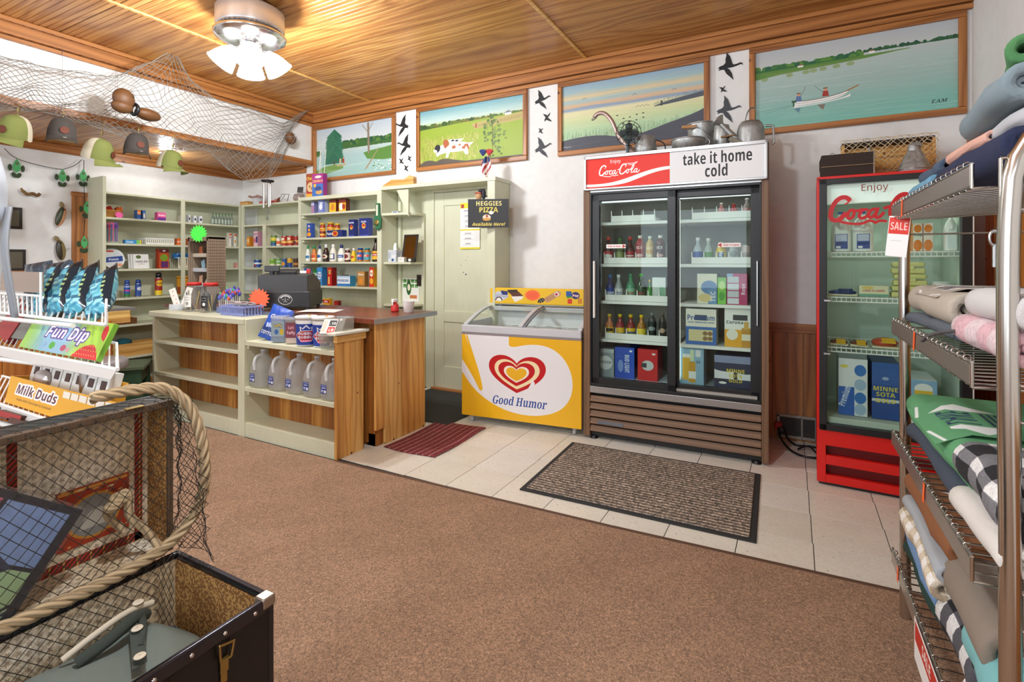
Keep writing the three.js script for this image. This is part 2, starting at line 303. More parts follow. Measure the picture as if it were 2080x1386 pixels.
{ // cased board and shelf ledge on the far wall
  const s = struct('trim_9'); for (let k = 0; k < 5; k++) part(s, 'plank', bl(XL, XL + 0.02, 1.21, 1.96, -2.575 + k * 0.034, -2.575 + k * 0.034 + 0.0325, 0.003), M.cedarV);
  part(s, 'top_strip', bl(XL, XL + 0.026, 1.96, 2.0, -2.58, -2.4), M.cedarH); part(s, 'ledge', bl(XL, XL + 0.11, 1.18, 1.212, -2.6, -1.9), M.cedarH);
  part(s, 'rail', bl(XL, XL + 0.025, 1.08, 1.18, -2.6, -1.2), M.cedarH);
}
{ // flush ceiling light with four bell glass shades
  const t = thing('ceiling_light', 'polished silver flush ceiling light with frosted glass bell shades', 'ceiling light', [-3.24, 0, -2.23]);
  part(t, 'canopy', lathe([[0.001, 3.055], [0.15, 3.055], [0.15, 3.03], [0.1, 3.01], [0.001, 3.01]], 40), M.chrome);
  part(t, 'motor_housing', lathe([[0.001, 3.012], [0.2, 3.012], [0.215, 3.0], [0.215, 2.885], [0.2, 2.865], [0.001, 2.865]], 48), std(0xd4d6da, 0.32, { metalness: 0.55 }));
  part(t, 'flange', lathe([[0.001, 2.865], [0.21, 2.862], [0.228, 2.845], [0.222, 2.825], [0.18, 2.8], [0.12, 2.785], [0.001, 2.785]], 48), M.chrome);
  const fins = []; for (let i = 0; i < 40; i++) fins.push(turned(cb(0.004, 0.016, 0.05, 0, 2.872, 0.185, 0.001), 0, i * PI / 20));
  part(t, 'vent_fins', fins, M.steel);
  part(t, 'light_hub', lathe([[0.001, 2.79], [0.07, 2.79], [0.075, 2.75], [0.05, 2.72], [0.001, 2.715]], 32), M.chrome);
  const glow = phys({ color: 0xfffaf0, roughness: 0.6, transmission: 0.35, emissive: 0xfff3df, emissiveIntensity: 2.6 });
  for (let k = 0; k < 4; k++) {
    const a = k * PI / 2 + 0.95, ux = Math.sin(a), uz = Math.cos(a);
    part(t, 'arm', rod([ux * 0.05, 2.745, uz * 0.05], [ux * 0.1, 2.735, uz * 0.1], 0.016, 12), M.chrome);
    const g = lathe([[0.022, 0], [0.03, -0.012], [0.048, -0.04], [0.062, -0.075], [0.074, -0.115], [0.078, -0.125], [0.072, -0.115], [0.058, -0.07], [0.03, -0.014]], 28);
    g.scale(1.18, 1.15, 1.18); turned(g, -0.62, 0, 0); g.rotateY(a); g.translate(ux * 0.1, 2.742, uz * 0.1);
    part(t, 'shade', g, glow);
    const b = lathe([[0.001, 0], [0.014, -0.005], [0.03, -0.05], [0.03, -0.07], [0.018, -0.088], [0.001, -0.092]], 16); turned(b, -0.62, 0, 0); b.rotateY(a); b.translate(ux * 0.108, 2.735, uz * 0.108);
    part(t, 'bulb', b, std(0xfffdf6, 0.5, { emissive: 0xfff0d8, emissiveIntensity: 8 }));
    bulb(0xf6fbff, LAMP, -3.24 + ux * 0.142, 2.69, -2.23 + uz * 0.142, 1.4);
  }
  for (const [x, l] of [[0.012, 0.09], [-0.02, 0.075]]) part(t, 'pull_chain', rod([x, 2.72, 0.05], [x, 2.72 - l, 0.05], 0.0022, 6), M.brass);
  // two more of the same in the room behind the camera
  for (const [x, z] of [[-0.9, -0.55], [-3.2, 1.5]]) {
    dup(t, [x, 0, z], 0.4, z < 0 ? 'silver ceiling light with bell shades over the clothes rack side' : 'silver ceiling light with bell shades by the shop windows');
    bulb(0xf2f9ff, SPARE, x, 2.52, z, 4);
  }
  const d = thing('ceiling_light', 'small round flush ceiling light on the low alcove ceiling', 'ceiling light', [-5.75, 2.45, -3.0]);
  part(d, 'base', lathe([[0.001, 0], [0.06, 0], [0.06, -0.012], [0.001, -0.012]], 28), M.white); part(d, 'diffuser', lathe([[0.055, -0.012], [0.05, -0.022], [0.03, -0.03], [0.001, -0.032]], 28), std(0xfffaf0, 0.5, { emissive: 0xffefd8, emissiveIntensity: 5 }));
  bulb(0xf6fbff, 1.6, -5.75, 2.38, -3.0, 3);
}
// geometry given in room coordinates, hung under a thing that is not turned
const rel = (t, g) => { g = Array.isArray(g) ? merge(g) : g; g.translate(-t.position.x, -t.position.y, -t.position.z); return g; };
const wp = (t, name, g, m, label) => part(t, name, rel(t, g), m, label);
const TH = 0.022;
{ // shelves on the far wall
  const t = thing('wall_shelf', 'pale green built-in shelf of long boards along the far wall of the alcove', 'shelf', [-6.16, 0, -3.3]);
  wp(t, 'back_panel', bl(-6.32, -6.305, 0, 2.0, -4.24, -2.55, 0), M.sage);
  wp(t, 'end_panel', bl(-6.32, -5.99, 0, 2.15, -2.565, -2.535), M.sage);
  for (const y of [2.0, 1.746, 1.483, 1.221, 0.923, 0.645, 0.312]) wp(t, 'shelf_board', bl(-6.305, -6.0, y - TH, y, -4.2, -2.565), M.sage);
  wp(t, 'post', bl(-6.022, -5.997, 0, 2.002, -3.33, -3.292), M.sage); wp(t, 'post', bl(-6.022, -5.997, 0, 2.002, -4.01, -3.98), M.sage);
  for (const y of [1.746, 1.483, 1.221, 0.923]) wp(t, 'cleat', bl(-6.3, -6.03, y - TH - 0.03, y - TH, -2.565, -2.548), M.sage);
}
{ // shelves on the back wall, first unit
  const t = thing('wall_shelf', 'pale green built-in shelf with divided bays in the corner behind the till', 'shelf', [-5.4, 0, -4.1]);
  wp(t, 'back_panel', bl(-6.0, -4.88, 0, 2.0, -4.24, -4.225, 0), M.sage);
  for (const y of [2.0, 1.75, 1.484, 1.225, 0.925, 0.64]) wp(t, 'shelf_board', bl(-5.975, -4.9, y - TH, y, -4.225, -3.992), M.sage);
  wp(t, 'post', bl(-5.975, -5.945, 0, 2.002, -4.015, -3.988), M.sage); wp(t, 'divider', bl(-5.573, -5.51, 0, 1.73, -4.22, -3.988), M.sage);
}
{ // second unit
  const t = thing('wall_shelf', 'pale green built-in shelf of five boards with cereal boxes on its top', 'shelf', [-4.25, 0, -4.1]);
  wp(t, 'back_panel', bl(-4.9, -3.65, 0, 2.0, -4.24, -4.225, 0), M.sage);
  wp(t, 'top_board', bl(-4.9, -3.65, 1.985, 2.025, -4.225, -3.955), M.sage);
  for (const y of [1.84, 1.565, 1.295, 1.03, 0.76]) wp(t, 'shelf_board', bl(-4.86, -3.71, y - TH, y, -4.225, -3.965), M.sage);
  wp(t, 'side_panel', bl(-4.905, -4.865, 0, 2.02, -4.225, -3.96), M.sage); wp(t, 'side_panel', bl(-3.712, -3.652, 0, 2.03, -4.225, -3.956), M.sage);
  for (const y of [1.84, 1.565, 1.295, 1.03]) wp(t, 'cleat', bl(-4.865, -4.835, y - TH - 0.03, y - TH, -4.2, -3.98), M.sage);
}
{ // niche with small shelves and the boxed doorway
  const t = thing('door_surround', 'pale green boxed surround with corner shelves built around the rear door', 'cabinet', [-2.9, 0, -4.1]);
  wp(t, 'header_board', bl(-3.66, -2.3, 2.025, 2.06, -4.235, -3.95), M.sage);
  wp(t, 'side_panel', bl(-2.39, -2.31, 0, 2.03, -4.235, -3.957), M.sage);
  wp(t, 'back_panel', bl(-3.652, -3.29, 0, 2.025, -4.24, -4.226, 0), M.sage);
  wp(t, 'batten', bl(-3.635, -3.6, 0, 2.02, -4.226, -4.19), M.sage);
  const sh = new THREE.Shape(); sh.moveTo(-3.652, 4.225); sh.lineTo(-3.652, 3.97); sh.lineTo(-3.42, 3.985); sh.quadraticCurveTo(-3.29, 4.0, -3.29, 4.1); sh.lineTo(-3.29, 4.225);
  const g = extr(sh, TH, 0.002); g.rotateX(-PI / 2); g.translate(0, 1.79 - TH, 0); g.translate(0, 0, 0); wp(t, 'corner_shelf', metres(g), M.sage);
  wp(t, 'shelf_board', bl(-3.652, -3.3, 1.27, 1.292, -4.225, -3.99), M.sage); wp(t, 'shelf_board', bl(-3.652, -3.3, 0.84, 0.862, -4.225, -3.99), M.sage);
  const br = extr([[0, 0], [0.15, 0], [0.15, -0.27]], 0.02, 0.002); br.translate(-3.47, 2.02, -4.0); wp(t, 'bracket', br, M.sage);
  wp(t, 'front_post', bl(-3.325, -3.29, 0, 1.79, -4.235, -4.19), M.sage);
}
{ // painted door
  const d = struct('door_1'), x0 = -3.176, x1 = -2.4;
  part(d, 'casing', bl(-3.288, -3.18, 0, 2.0, ZB, ZB + 0.025), M.sage); part(d, 'casing', bl(-3.288, -2.38, 1.998, 2.03, ZB, ZB + 0.028), M.sage); part(d, 'stop', bl(-3.2, -3.176, 0, 1.998, ZB, ZB + 0.035), M.sage);
  part(d, 'door_leaf', bl(x0, x1, 0.012, 1.995, ZB, ZB + 0.012), M.sage);
  for (const [a, b, c, e] of [[x0, -3.06, 0.012, 1.995], [-2.5, x1, 0.012, 1.995], [-3.06, -2.5, 1.86, 1.995], [-3.06, -2.5, 0.69, 0.8], [-3.06, -2.5, 0.012, 0.24]]) part(d, 'rail', bl(a, b, c, e, ZB + 0.008, ZB + 0.022), M.sage);
  part(d, 'sill', bl(-3.2, -2.36, 0, 0.022, ZB, ZB + 0.06), M.cedarH);
  const pm = std(0x2c3a55, 0.6), dk = std(0x4a4438, 0.7);
  [[-2.83, 1.19, 7, pm], [-2.8, 1.17, 10, pm], [-2.86, 1.26, 5, pm], [-2.8, 1.31, 5, dk], [-2.78, 1.34, 4, dk], [-2.6, 0.9, 4, dk], [-2.63, 0.83, 3, dk], [-2.95, 0.98, 3, dk], [-2.66, 1.02, 3, dk], [-2.58, 0.7, 3, dk]].forEach(([x, y, r, m]) => part(d, 'chip', turned(ball(0.0035, 0, 0, 0, r / 3.5, r / 5, 0.25, 8), 0, 0, 0.5, x, y, ZB + 0.0125), m));
}
{ // outlet
  const o = thing('outlet_plate', 'dark brown electrical outlet plate under the niche shelf', 'outlet', [-3.375, 1.1, -4.226]);
  part(o, 'plate', cb(0.07, 0.12, 0.006, 0, 0, 0.003, 0.002), std(0x33231b, 0.5));
  for (const y of [-0.025, 0.025]) part(o, 'socket', turned(cyl(0.016, 0.015, 0.004, 0, 0, 0, 14), PI / 2, 0, 0, 0, y, 0.006), std(0x1d1411, 0.5));
}
{ // floor register between the coolers
  const v = thing('vent_register', 'metal air vent with fine louvres low on the wood wainscot', 'vent', [0.06, 0.1, ZB + 0.019]), m = std(0x9a958c, 0.5, { metalness: 0.4 });
  part(v, 'frame', [cb(0.26, 0.02, 0.012, 0, 0.075, 0.006), cb(0.26, 0.02, 0.012, 0, -0.075, 0.006), cb(0.02, 0.16, 0.012, -0.12, 0, 0.006), cb(0.02, 0.16, 0.012, 0.12, 0, 0.006), cb(0.012, 0.16, 0.012, 0.03, 0, 0.006)], m);
  for (let i = 0; i < 13; i++) part(v, 'louvre', turned(cb(0.22, 0.009, 0.0015, 0, 0, 0, 0), 0.6, 0, 0, 0, -0.06 + i * 0.01, 0.006), std(0x5d5a54, 0.6)); part(v, 'backing', cb(0.24, 0.15, 0.002, 0, 0, 0.001, 0), M.black);
}
// ---------- display counter ----------
{
  const t = thing('display_counter', 'pale green low display unit of four open bays backed with knotty pine', 'counter', [-3.65, 0, -2.48]);
  const zf = -2.375, zb = -2.575, top = new THREE.Shape(); top.moveTo(-4.775, 2.365); top.lineTo(-3.52, 2.365); top.lineTo(-3.52, 2.66); top.lineTo(-4.83, 2.66); top.lineTo(-4.83, 2.42); top.quadraticCurveTo(-4.83, 2.365, -4.775, 2.365);
  const g = extr(top, 0.034, 0.004); g.rotateX(-PI / 2); g.translate(0, 0.834, 0); wp(t, 'top_board', metres(g), M.sage);
  wp(t, 'end_panel', bl(-4.765, -4.735, 0, 0.834, -2.66, zf), M.sage); wp(t, 'divider', bl(-3.594, -3.52, 0, 0.87, -2.66, zf + 0.004), M.sage);
  wp(t, 'step_side', bl(-3.52, -3.505, 0.7, 0.868, -2.62, zf), M.sage);
  for (const y of [0.634, 0.366]) wp(t, 'shelf_board', bl(-4.735, -3.594, y - 0.028, y, zb, zf), M.sage);
  for (const y of [0.71, 0.372]) wp(t, 'shelf_board', bl(-3.52, -2.601, y - 0.032, y, zb, zf), M.sage);
  wp(t, 'base_board', bl(-4.735, -3.594, 0, 0.11, zb, zf - 0.004), M.sage); wp(t, 'base_board', bl(-3.52, -2.601, 0, 0.108, zb, zf - 0.004), M.sage);
  for (const [x, y] of [[-4.728, 0.606], [-4.728, 0.338], [-3.513, 0.34], [-3.513, 0.678]]) wp(t, 'cleat', bl(x - 0.007, x + 0.012, y - 0.03, y, zb, zf - 0.02), M.sage);
  const w = [0.115, 0.1, 0.13, 0.115, 0.125, 0.1];
  for (let x = -4.735, k = 0; x < -3.6; k++) { const e = Math.min(x + w[k % 6], -3.594); wp(t, 'plank', bl(x + 0.001, e - 0.001, 0.1, 0.84, zb - 0.014, zb, 0.004), k % 3 ? M.pineD : pines[2]); x = e; }
  for (let x = -3.52, k = 2; x < -2.605; k++) { const e = Math.min(x + w[k % 6], -2.6); wp(t, 'plank', bl(x + 0.001, e - 0.001, 0.1, 0.7, zb - 0.014, zb, 0.004), k % 3 ? M.pineD : pines[2]); x = e; }
}
{
  const t = thing('end_panel', 'knotty pine end panel with a small white painted ledge closing the display unit', 'panel', [-2.59, 0, -2.5]);
  for (const [a, b, k] of [[-2.62, -2.52, 0], [-2.52, -2.44, 3], [-2.44, -2.377, 1]]) wp(t, 'plank', bl(-2.6, -2.578, 0, 0.8, a + 0.001, b - 0.001, 0.003), pines[k]);
  wp(t, 'cleat', bl(-2.6, -2.565, 0.765, 0.81, -2.63, -2.37), M.pineH);
  const s = new THREE.Shape(); s.moveTo(-2.63, 2.35); s.lineTo(-2.56, 2.35); s.lineTo(-2.548, 2.63); s.quadraticCurveTo(-2.56, 2.67, -2.59, 2.665); s.lineTo(-2.63, 2.6);
  const g = extr(s, 0.012, 0.003); g.rotateX(-PI / 2); g.translate(0, 0.816, 0); wp(t, 'ledge', metres(g), std(0xe6e8da, 0.4));
}
{ // checkout counter
  const t = thing('checkout_counter', 'knotty pine checkout counter with a worn red-brown laminate top', 'counter', [-3.1, 0, -2.95]);
  const red = pixelTex(256, 256, (u, v) => { const k = 0.8 + 0.3 * noise(u * 5, v * 5, 5, 5, 61) + 0.16 * (noise(u * 70, v * 14, 70, 14, 62) - 0.5); return [122 * k, 62 * k, 42 * k]; });
  const top = [[-5.15, 2.67], [-4.35, 2.67], [-2.462, 2.6], [-2.462, 3.28], [-5.15, 3.3]], g = extr(top, 0.03, 0); g.rotateX(-PI / 2); g.translate(0, 0.87, 0); wp(t, 'top', metres(g), textured(red, 0.9, 0.9, 0.28));
  wp(t, 'metal_edge', [cb(1.89, 0.034, 0.004, 0, 0, 0, 0.001).rotateY(0.0318).translate(-3.406, 0.885, -2.628), bl(-2.462, -2.457, 0.868, 0.902, -3.28, -2.598, 0.001), bl(-4.35, -2.46, 0.868, 0.902, -3.302, -3.28, 0.001)], M.steel);
  for (const [a, b, k] of [[-3.208, -3.019, 3], [-3.018, -2.93, 1], [-2.929, -2.756, 0], [-2.755, -2.665, 3]]) wp(t, 'plank', bl(-2.53, -2.508, b > -2.7 ? 0.12 : 0.0, 0.868, a, b - 0.001, 0.003), pines[k]);
  wp(t, 'front_board', bl(-2.6, -2.53, 0.09, 0.868, -2.7, -2.675), M.pineD); wp(t, 'front_board', bl(-4.33, -2.6, 0.02, 0.868, -2.7, -2.68), M.pineD);
  wp(t, 'body', bl(-5.1, -2.53, 0.0, 0.868, -3.2, -2.69), M.pineD); wp(t, 'kick', bl(-2.62, -2.535, 0, 0.09, -2.72, -2.69), M.black);
}
{ // long glass-topped counter beyond the candy rack
  const t = thing('showcase_counter', 'dark stained plank counter with a glass top beyond the wire candy rack', 'counter', [-4.7, 0, -1.4]);
  const tan = textured(T.pine, 0.34, 1.3, 0.4, { color: 0xcf9e70 });
  for (let k = 0; k < 8; k++) wp(t, 'plank', bl(-4.42, -4.4, 0.02, 0.86, -1.92 + k * 0.15 + 0.001, -1.92 + (k + 1) * 0.15 - 0.001, 0.003), k % 2 ? M.pineD : tan);
  wp(t, 'body', bl(-5.0, -4.42, 0, 0.86, -1.9, -0.72), M.pineD); wp(t, 'end_block', bl(-4.62, -4.44, 0.83, 0.93, -2.06, -1.9), M.pineH);
  wp(t, 'glass_top', bl(-5.0, -4.38, 0.935, 0.943, -2.06, -0.72, 0.001), M.glass); wp(t, 'metal_rim', [bl(-4.382, -4.376, 0.928, 0.948, -2.06, -0.72, 0.001), bl(-5.0, -4.376, 0.928, 0.948, -2.066, -2.06, 0.001)], M.steel);
}
// script lettering of the soda logo, drawn as strokes of changing width in a 340 x 110 box
function script(g, c, x, y, s, kw = 1.15) {
  g.save(); g.translate(x, y); g.scale(s, s);
  const S = (w, d) => pathStroke(g, c, w * kw, d);
  S(9, 'M64 20 C52 4 30 12 18 44 C8 72 14 88 30 86 C40 84 48 74 54 66');                // C
  S(3, 'M64 20 C72 14 62 34 54 34');
  S(6, 'M74 54 C60 54 56 80 66 82 C78 82 82 56 72 54 C84 60 92 58 98 54');                // o
  S(6, 'M112 56 C102 50 92 64 92 74 C92 86 106 84 114 72');                               // c
  S(6, 'M136 56 C124 50 114 66 116 76 C118 86 130 80 138 60 M140 54 C134 70 132 84 140 82 C146 80 150 74 154 68'); // a
  S(6, 'M158 52 L168 49');                                                               // hyphen
  S(9, 'M222 22 C210 4 190 12 178 44 C168 72 174 88 190 86 C204 84 214 70 224 62');       // C
  S(4, 'M206 16 C230 0 262 22 306 2 C292 22 262 24 240 18'); S(3, 'M222 22 C230 16 222 34 214 34');
  S(6, 'M238 54 C224 54 220 80 230 82 C242 82 246 56 236 54 C248 60 254 58 260 50');      // o
  S(6, 'M262 66 C274 50 286 26 280 20 C272 18 258 62 260 76 C262 86 270 82 276 74');      // l
  S(6, 'M302 56 C290 50 280 66 282 76 C284 86 296 80 304 60 M306 54 C300 70 298 84 306 82 C314 80 318 72 322 66'); // a
  S(5, 'M30 86 C60 100 96 104 110 94 C118 88 128 92 134 98 C140 92 150 90 160 94');       // tail under the first word
  g.restore();
}
const sheetTex = (w, h, draw, o = {}) => { const c = document.createElement('canvas'); c.width = w; c.height = h; const g = c.getContext('2d'); draw(g, w, h); const t = new THREE.CanvasTexture(c); t.colorSpace = THREE.SRGBColorSpace; t.magFilter = THREE.LinearFilter; return new THREE.MeshStandardMaterial({ map: t, roughness: 0.4, ...o }); };
const face = (w, h, x, y, z) => new THREE.PlaneGeometry(w, h).translate(x, y, z);
// ---------- two-door soda cooler ----------
const cooler = thing('beverage_cooler', 'tall brown wood-grain two-door cooler with a red and white lit sign', 'cooler', [-1.323, 0, -3.556], R(1.8));
{
  const W = 1.22, D = 0.6, t = cooler, zi = -0.11, zb = -0.55;
  part(t, 'side_panel', bl(0, 0.05, 0.02, 1.82, -D, 0), M.walV); part(t, 'side_panel', bl(1.178, W, 0.02, 1.82, -D, 0), M.walV);
  part(t, 'back_panel', bl(0.05, 1.178, 0.06, 1.8, -D, zb), std(0x9c988e, 0.6));
  part(t, 'roof', bl(0, W, 1.815, 2.05, -D, -0.012), std(0x6b6660, 0.5));
  part(t, 'liner', [bl(0.05, 0.075, 0.39, 1.8, zb, -0.08), bl(1.155, 1.178, 0.39, 1.8, zb, -0.08), bl(0.075, 1.155, 1.76, 1.8, zb, -0.08), bl(0.075, 1.155, 0.39, 0.425, zb, -0.03)], std(0xb0aea6, 0.5));
  // sign box
  part(t, 'sign_frame', [bl(0.012, 1.212, 2.035, 2.06, -0.03, 0.03), bl(0.012, 1.212, 1.812, 1.826, -0.03, 0.03), bl(0.012, 0.03, 1.812, 2.06, -0.03, 0.03), bl(1.196, 1.212, 1.812, 2.06, -0.03, 0.03), bl(0.012, 1.212, 1.81, 2.05, -0.03, 0.018)], M.steel);
  const sign = sheetTex(2040, 366, (g, w, h) => {
    fill(g, '#eceef0', 0, 0, w, h); fill(g, '#e8270f', 0, 0, 1030, h);
    words(g, 'Enjoy', 375, 46, 56, '#fff', { w: '' }); script(g, '#fff', 150, 70, 1.62);
    pathFill(g, '#fff', 'M0 312 C120 318 260 322 420 288 C620 244 800 160 1030 158 L1030 196 C860 200 720 262 560 310 C420 352 180 352 0 346 Z'); fill(g, '#e8270f', 0, 350, 1030, 16);
    words(g, 'take it home', 1548, 104, 182, '#0c0c0e', { max: 745 }); words(g, 'cold', 1545, 256, 182, '#0c0c0e', { max: 255 });
  }, { roughness: 0.5, emissive: 0xffffff, emissiveIntensity: 0.06 });
  sign.emissiveMap = sign.map;
  part(t, 'sign_panel', face(1.166, 0.21, 0.613, 1.93, 0.0195), sign);
  part(t, 'front_trim', [bl(0.05, 1.178, 1.788, 1.812, -0.06, -0.002)], M.steel);
  // black sliding door frames
  const fr = (x0, x1, z) => [bl(x0, x0 + 0.055, 0.4, 1.79, z - 0.04, z), bl(x1 - 0.055, x1, 0.4, 1.79, z - 0.04, z), bl(x0, x1, 1.735, 1.79, z - 0.04, z), bl(x0, x1, 0.4, 0.452, z - 0.04, z)];
  part(t, 'outer_frame', [bl(0.05, 0.062, 0.39, 1.8, -0.1, 0), bl(1.166, 1.178, 0.39, 1.8, -0.1, 0), bl(0.05, 1.178, 1.782, 1.8, -0.1, 0), bl(0.05, 1.178, 0.388, 0.41, -0.1, 0)], M.black);
  const d1 = part(t, 'sliding_door', fr(0.062, 0.652, -0.012), M.black), d2 = part(t, 'sliding_door', fr(0.612, 1.168, -0.058), M.black);
  part(d1, 'pane', bl(0.115, 0.598, 0.45, 1.737, -0.034, -0.03, 0), M.glass); part(d2, 'pane', bl(0.665, 1.115, 0.45, 1.737, -0.08, -0.076, 0), M.glass);
  part(d1, 'handle', bl(0.076, 0.09, 0.885, 1.3, -0.014, 0.012, 0.004), M.white); part(d2, 'handle', bl(1.147, 1.159, 0.88, 1.3, -0.06, -0.03, 0.004), M.steel);
  part(t, 'light_strip', bl(0.652, 0.668, 0.47, 1.72, -0.12, -0.09, 0.003), std(0xffffff, 0.4, { emissive: 0xfffdf0, emissiveIntensity: 1.6 }));
  part(t, 'light_tube', rod([0.1, 1.745, -0.14], [1.13, 1.745, -0.14], 0.012, 10), std(0xffffff, 0.4, { emissive: 0xf4f8ff, emissiveIntensity: 2.5 }));
  for (const x of [0.35, 0.88]) { const l = new THREE.RectAreaLight(0xf6f9ff, 9, 0.45, 0.03); l.position.set(x, 1.73, -0.14); l.rotation.x = -PI / 2; t.add(l); }
  const st = new THREE.RectAreaLight(0xfffdf2, 3, 0.02, 1.2); st.position.set(0.66, 1.09, -0.125); t.add(st);
  for (const y of [1.585, 1.278, 1.005, 0.722]) part(t, 'shelf', [bl(0.077, 0.64, y - 0.022, y, zb + 0.02, -0.1, 0.002), bl(0.668, 1.153, y - 0.022, y, zb + 0.02, -0.1, 0.002)], M.white);
  part(t, 'floor_plate', bl(0.077, 1.153, 0.425, 0.436, zb, -0.08, 0.002), std(0xc9d8e4, 0.4));
  // white bottle tracks: a front lip and upright dividers
  const track = (x0, n, y, p = 0.078) => { const g = [bl(x0, x0 + n * p, y, y + 0.044, -0.112, -0.108, 0.001)]; for (let i = 0; i <= n; i++) { const q = extr([[0, 0], [0.01, 0], [0.004, 0.082], [0, 0.082]], 0.006); q.rotateY(0); q.translate(x0 + i * p - 0.003, y, -0.116); g.push(q, bl(x0 + i * p - 0.001, x0 + i * p + 0.001, y, y + 0.03, -0.42, -0.112, 0)); } part(t, 'bottle_track', g, M.white); };
  track(0.18, 4, 1.587); track(0.748, 5, 1.587); track(0.125, 6, 1.28); track(0.745, 5, 1.28); track(0.135, 6, 1.007); track(0.135, 6, 0.724);
  // lower grille
  part(t, 'steel_strip', bl(0.05, 1.178, 0.34, 0.388, -0.05, 0.004), M.steel);
  for (let i = 0; i < 5; i++) part(t, 'grille_slat', turned(cb(1.126, 0.045, 0.014, 0, 0, 0, 0.003), -0.5, 0, 0, 0.614, 0.295 - i * 0.054, -0.01), M.walH);
  part(t, 'grille_back', bl(0.05, 1.178, 0.02, 0.34, -0.075, -0.06), M.black); part(t, 'kick_plate', bl(0.05, 1.178, 0.02, 0.05, -0.06, -0.03), M.black);
  part(t, 'name_plate', turned(cb(0.19, 0.022, 0.002, 0, 0, 0, 0), -0.5, 0, 0, 0.2, 0.132, 0.004), std(0x58606a, 0.3, { metalness: 0.7 }));
  for (const x of [0.07, 1.15]) part(t, 'foot', [cyl(0.03, 0.022, 0.02, x, 0, -0.04, 14)], M.black);
  for (const x of [0.07, 1.15]) part(t, 'foot', [cyl(0.03, 0.022, 0.02, x, 0, -0.55, 14)], M.black);
}
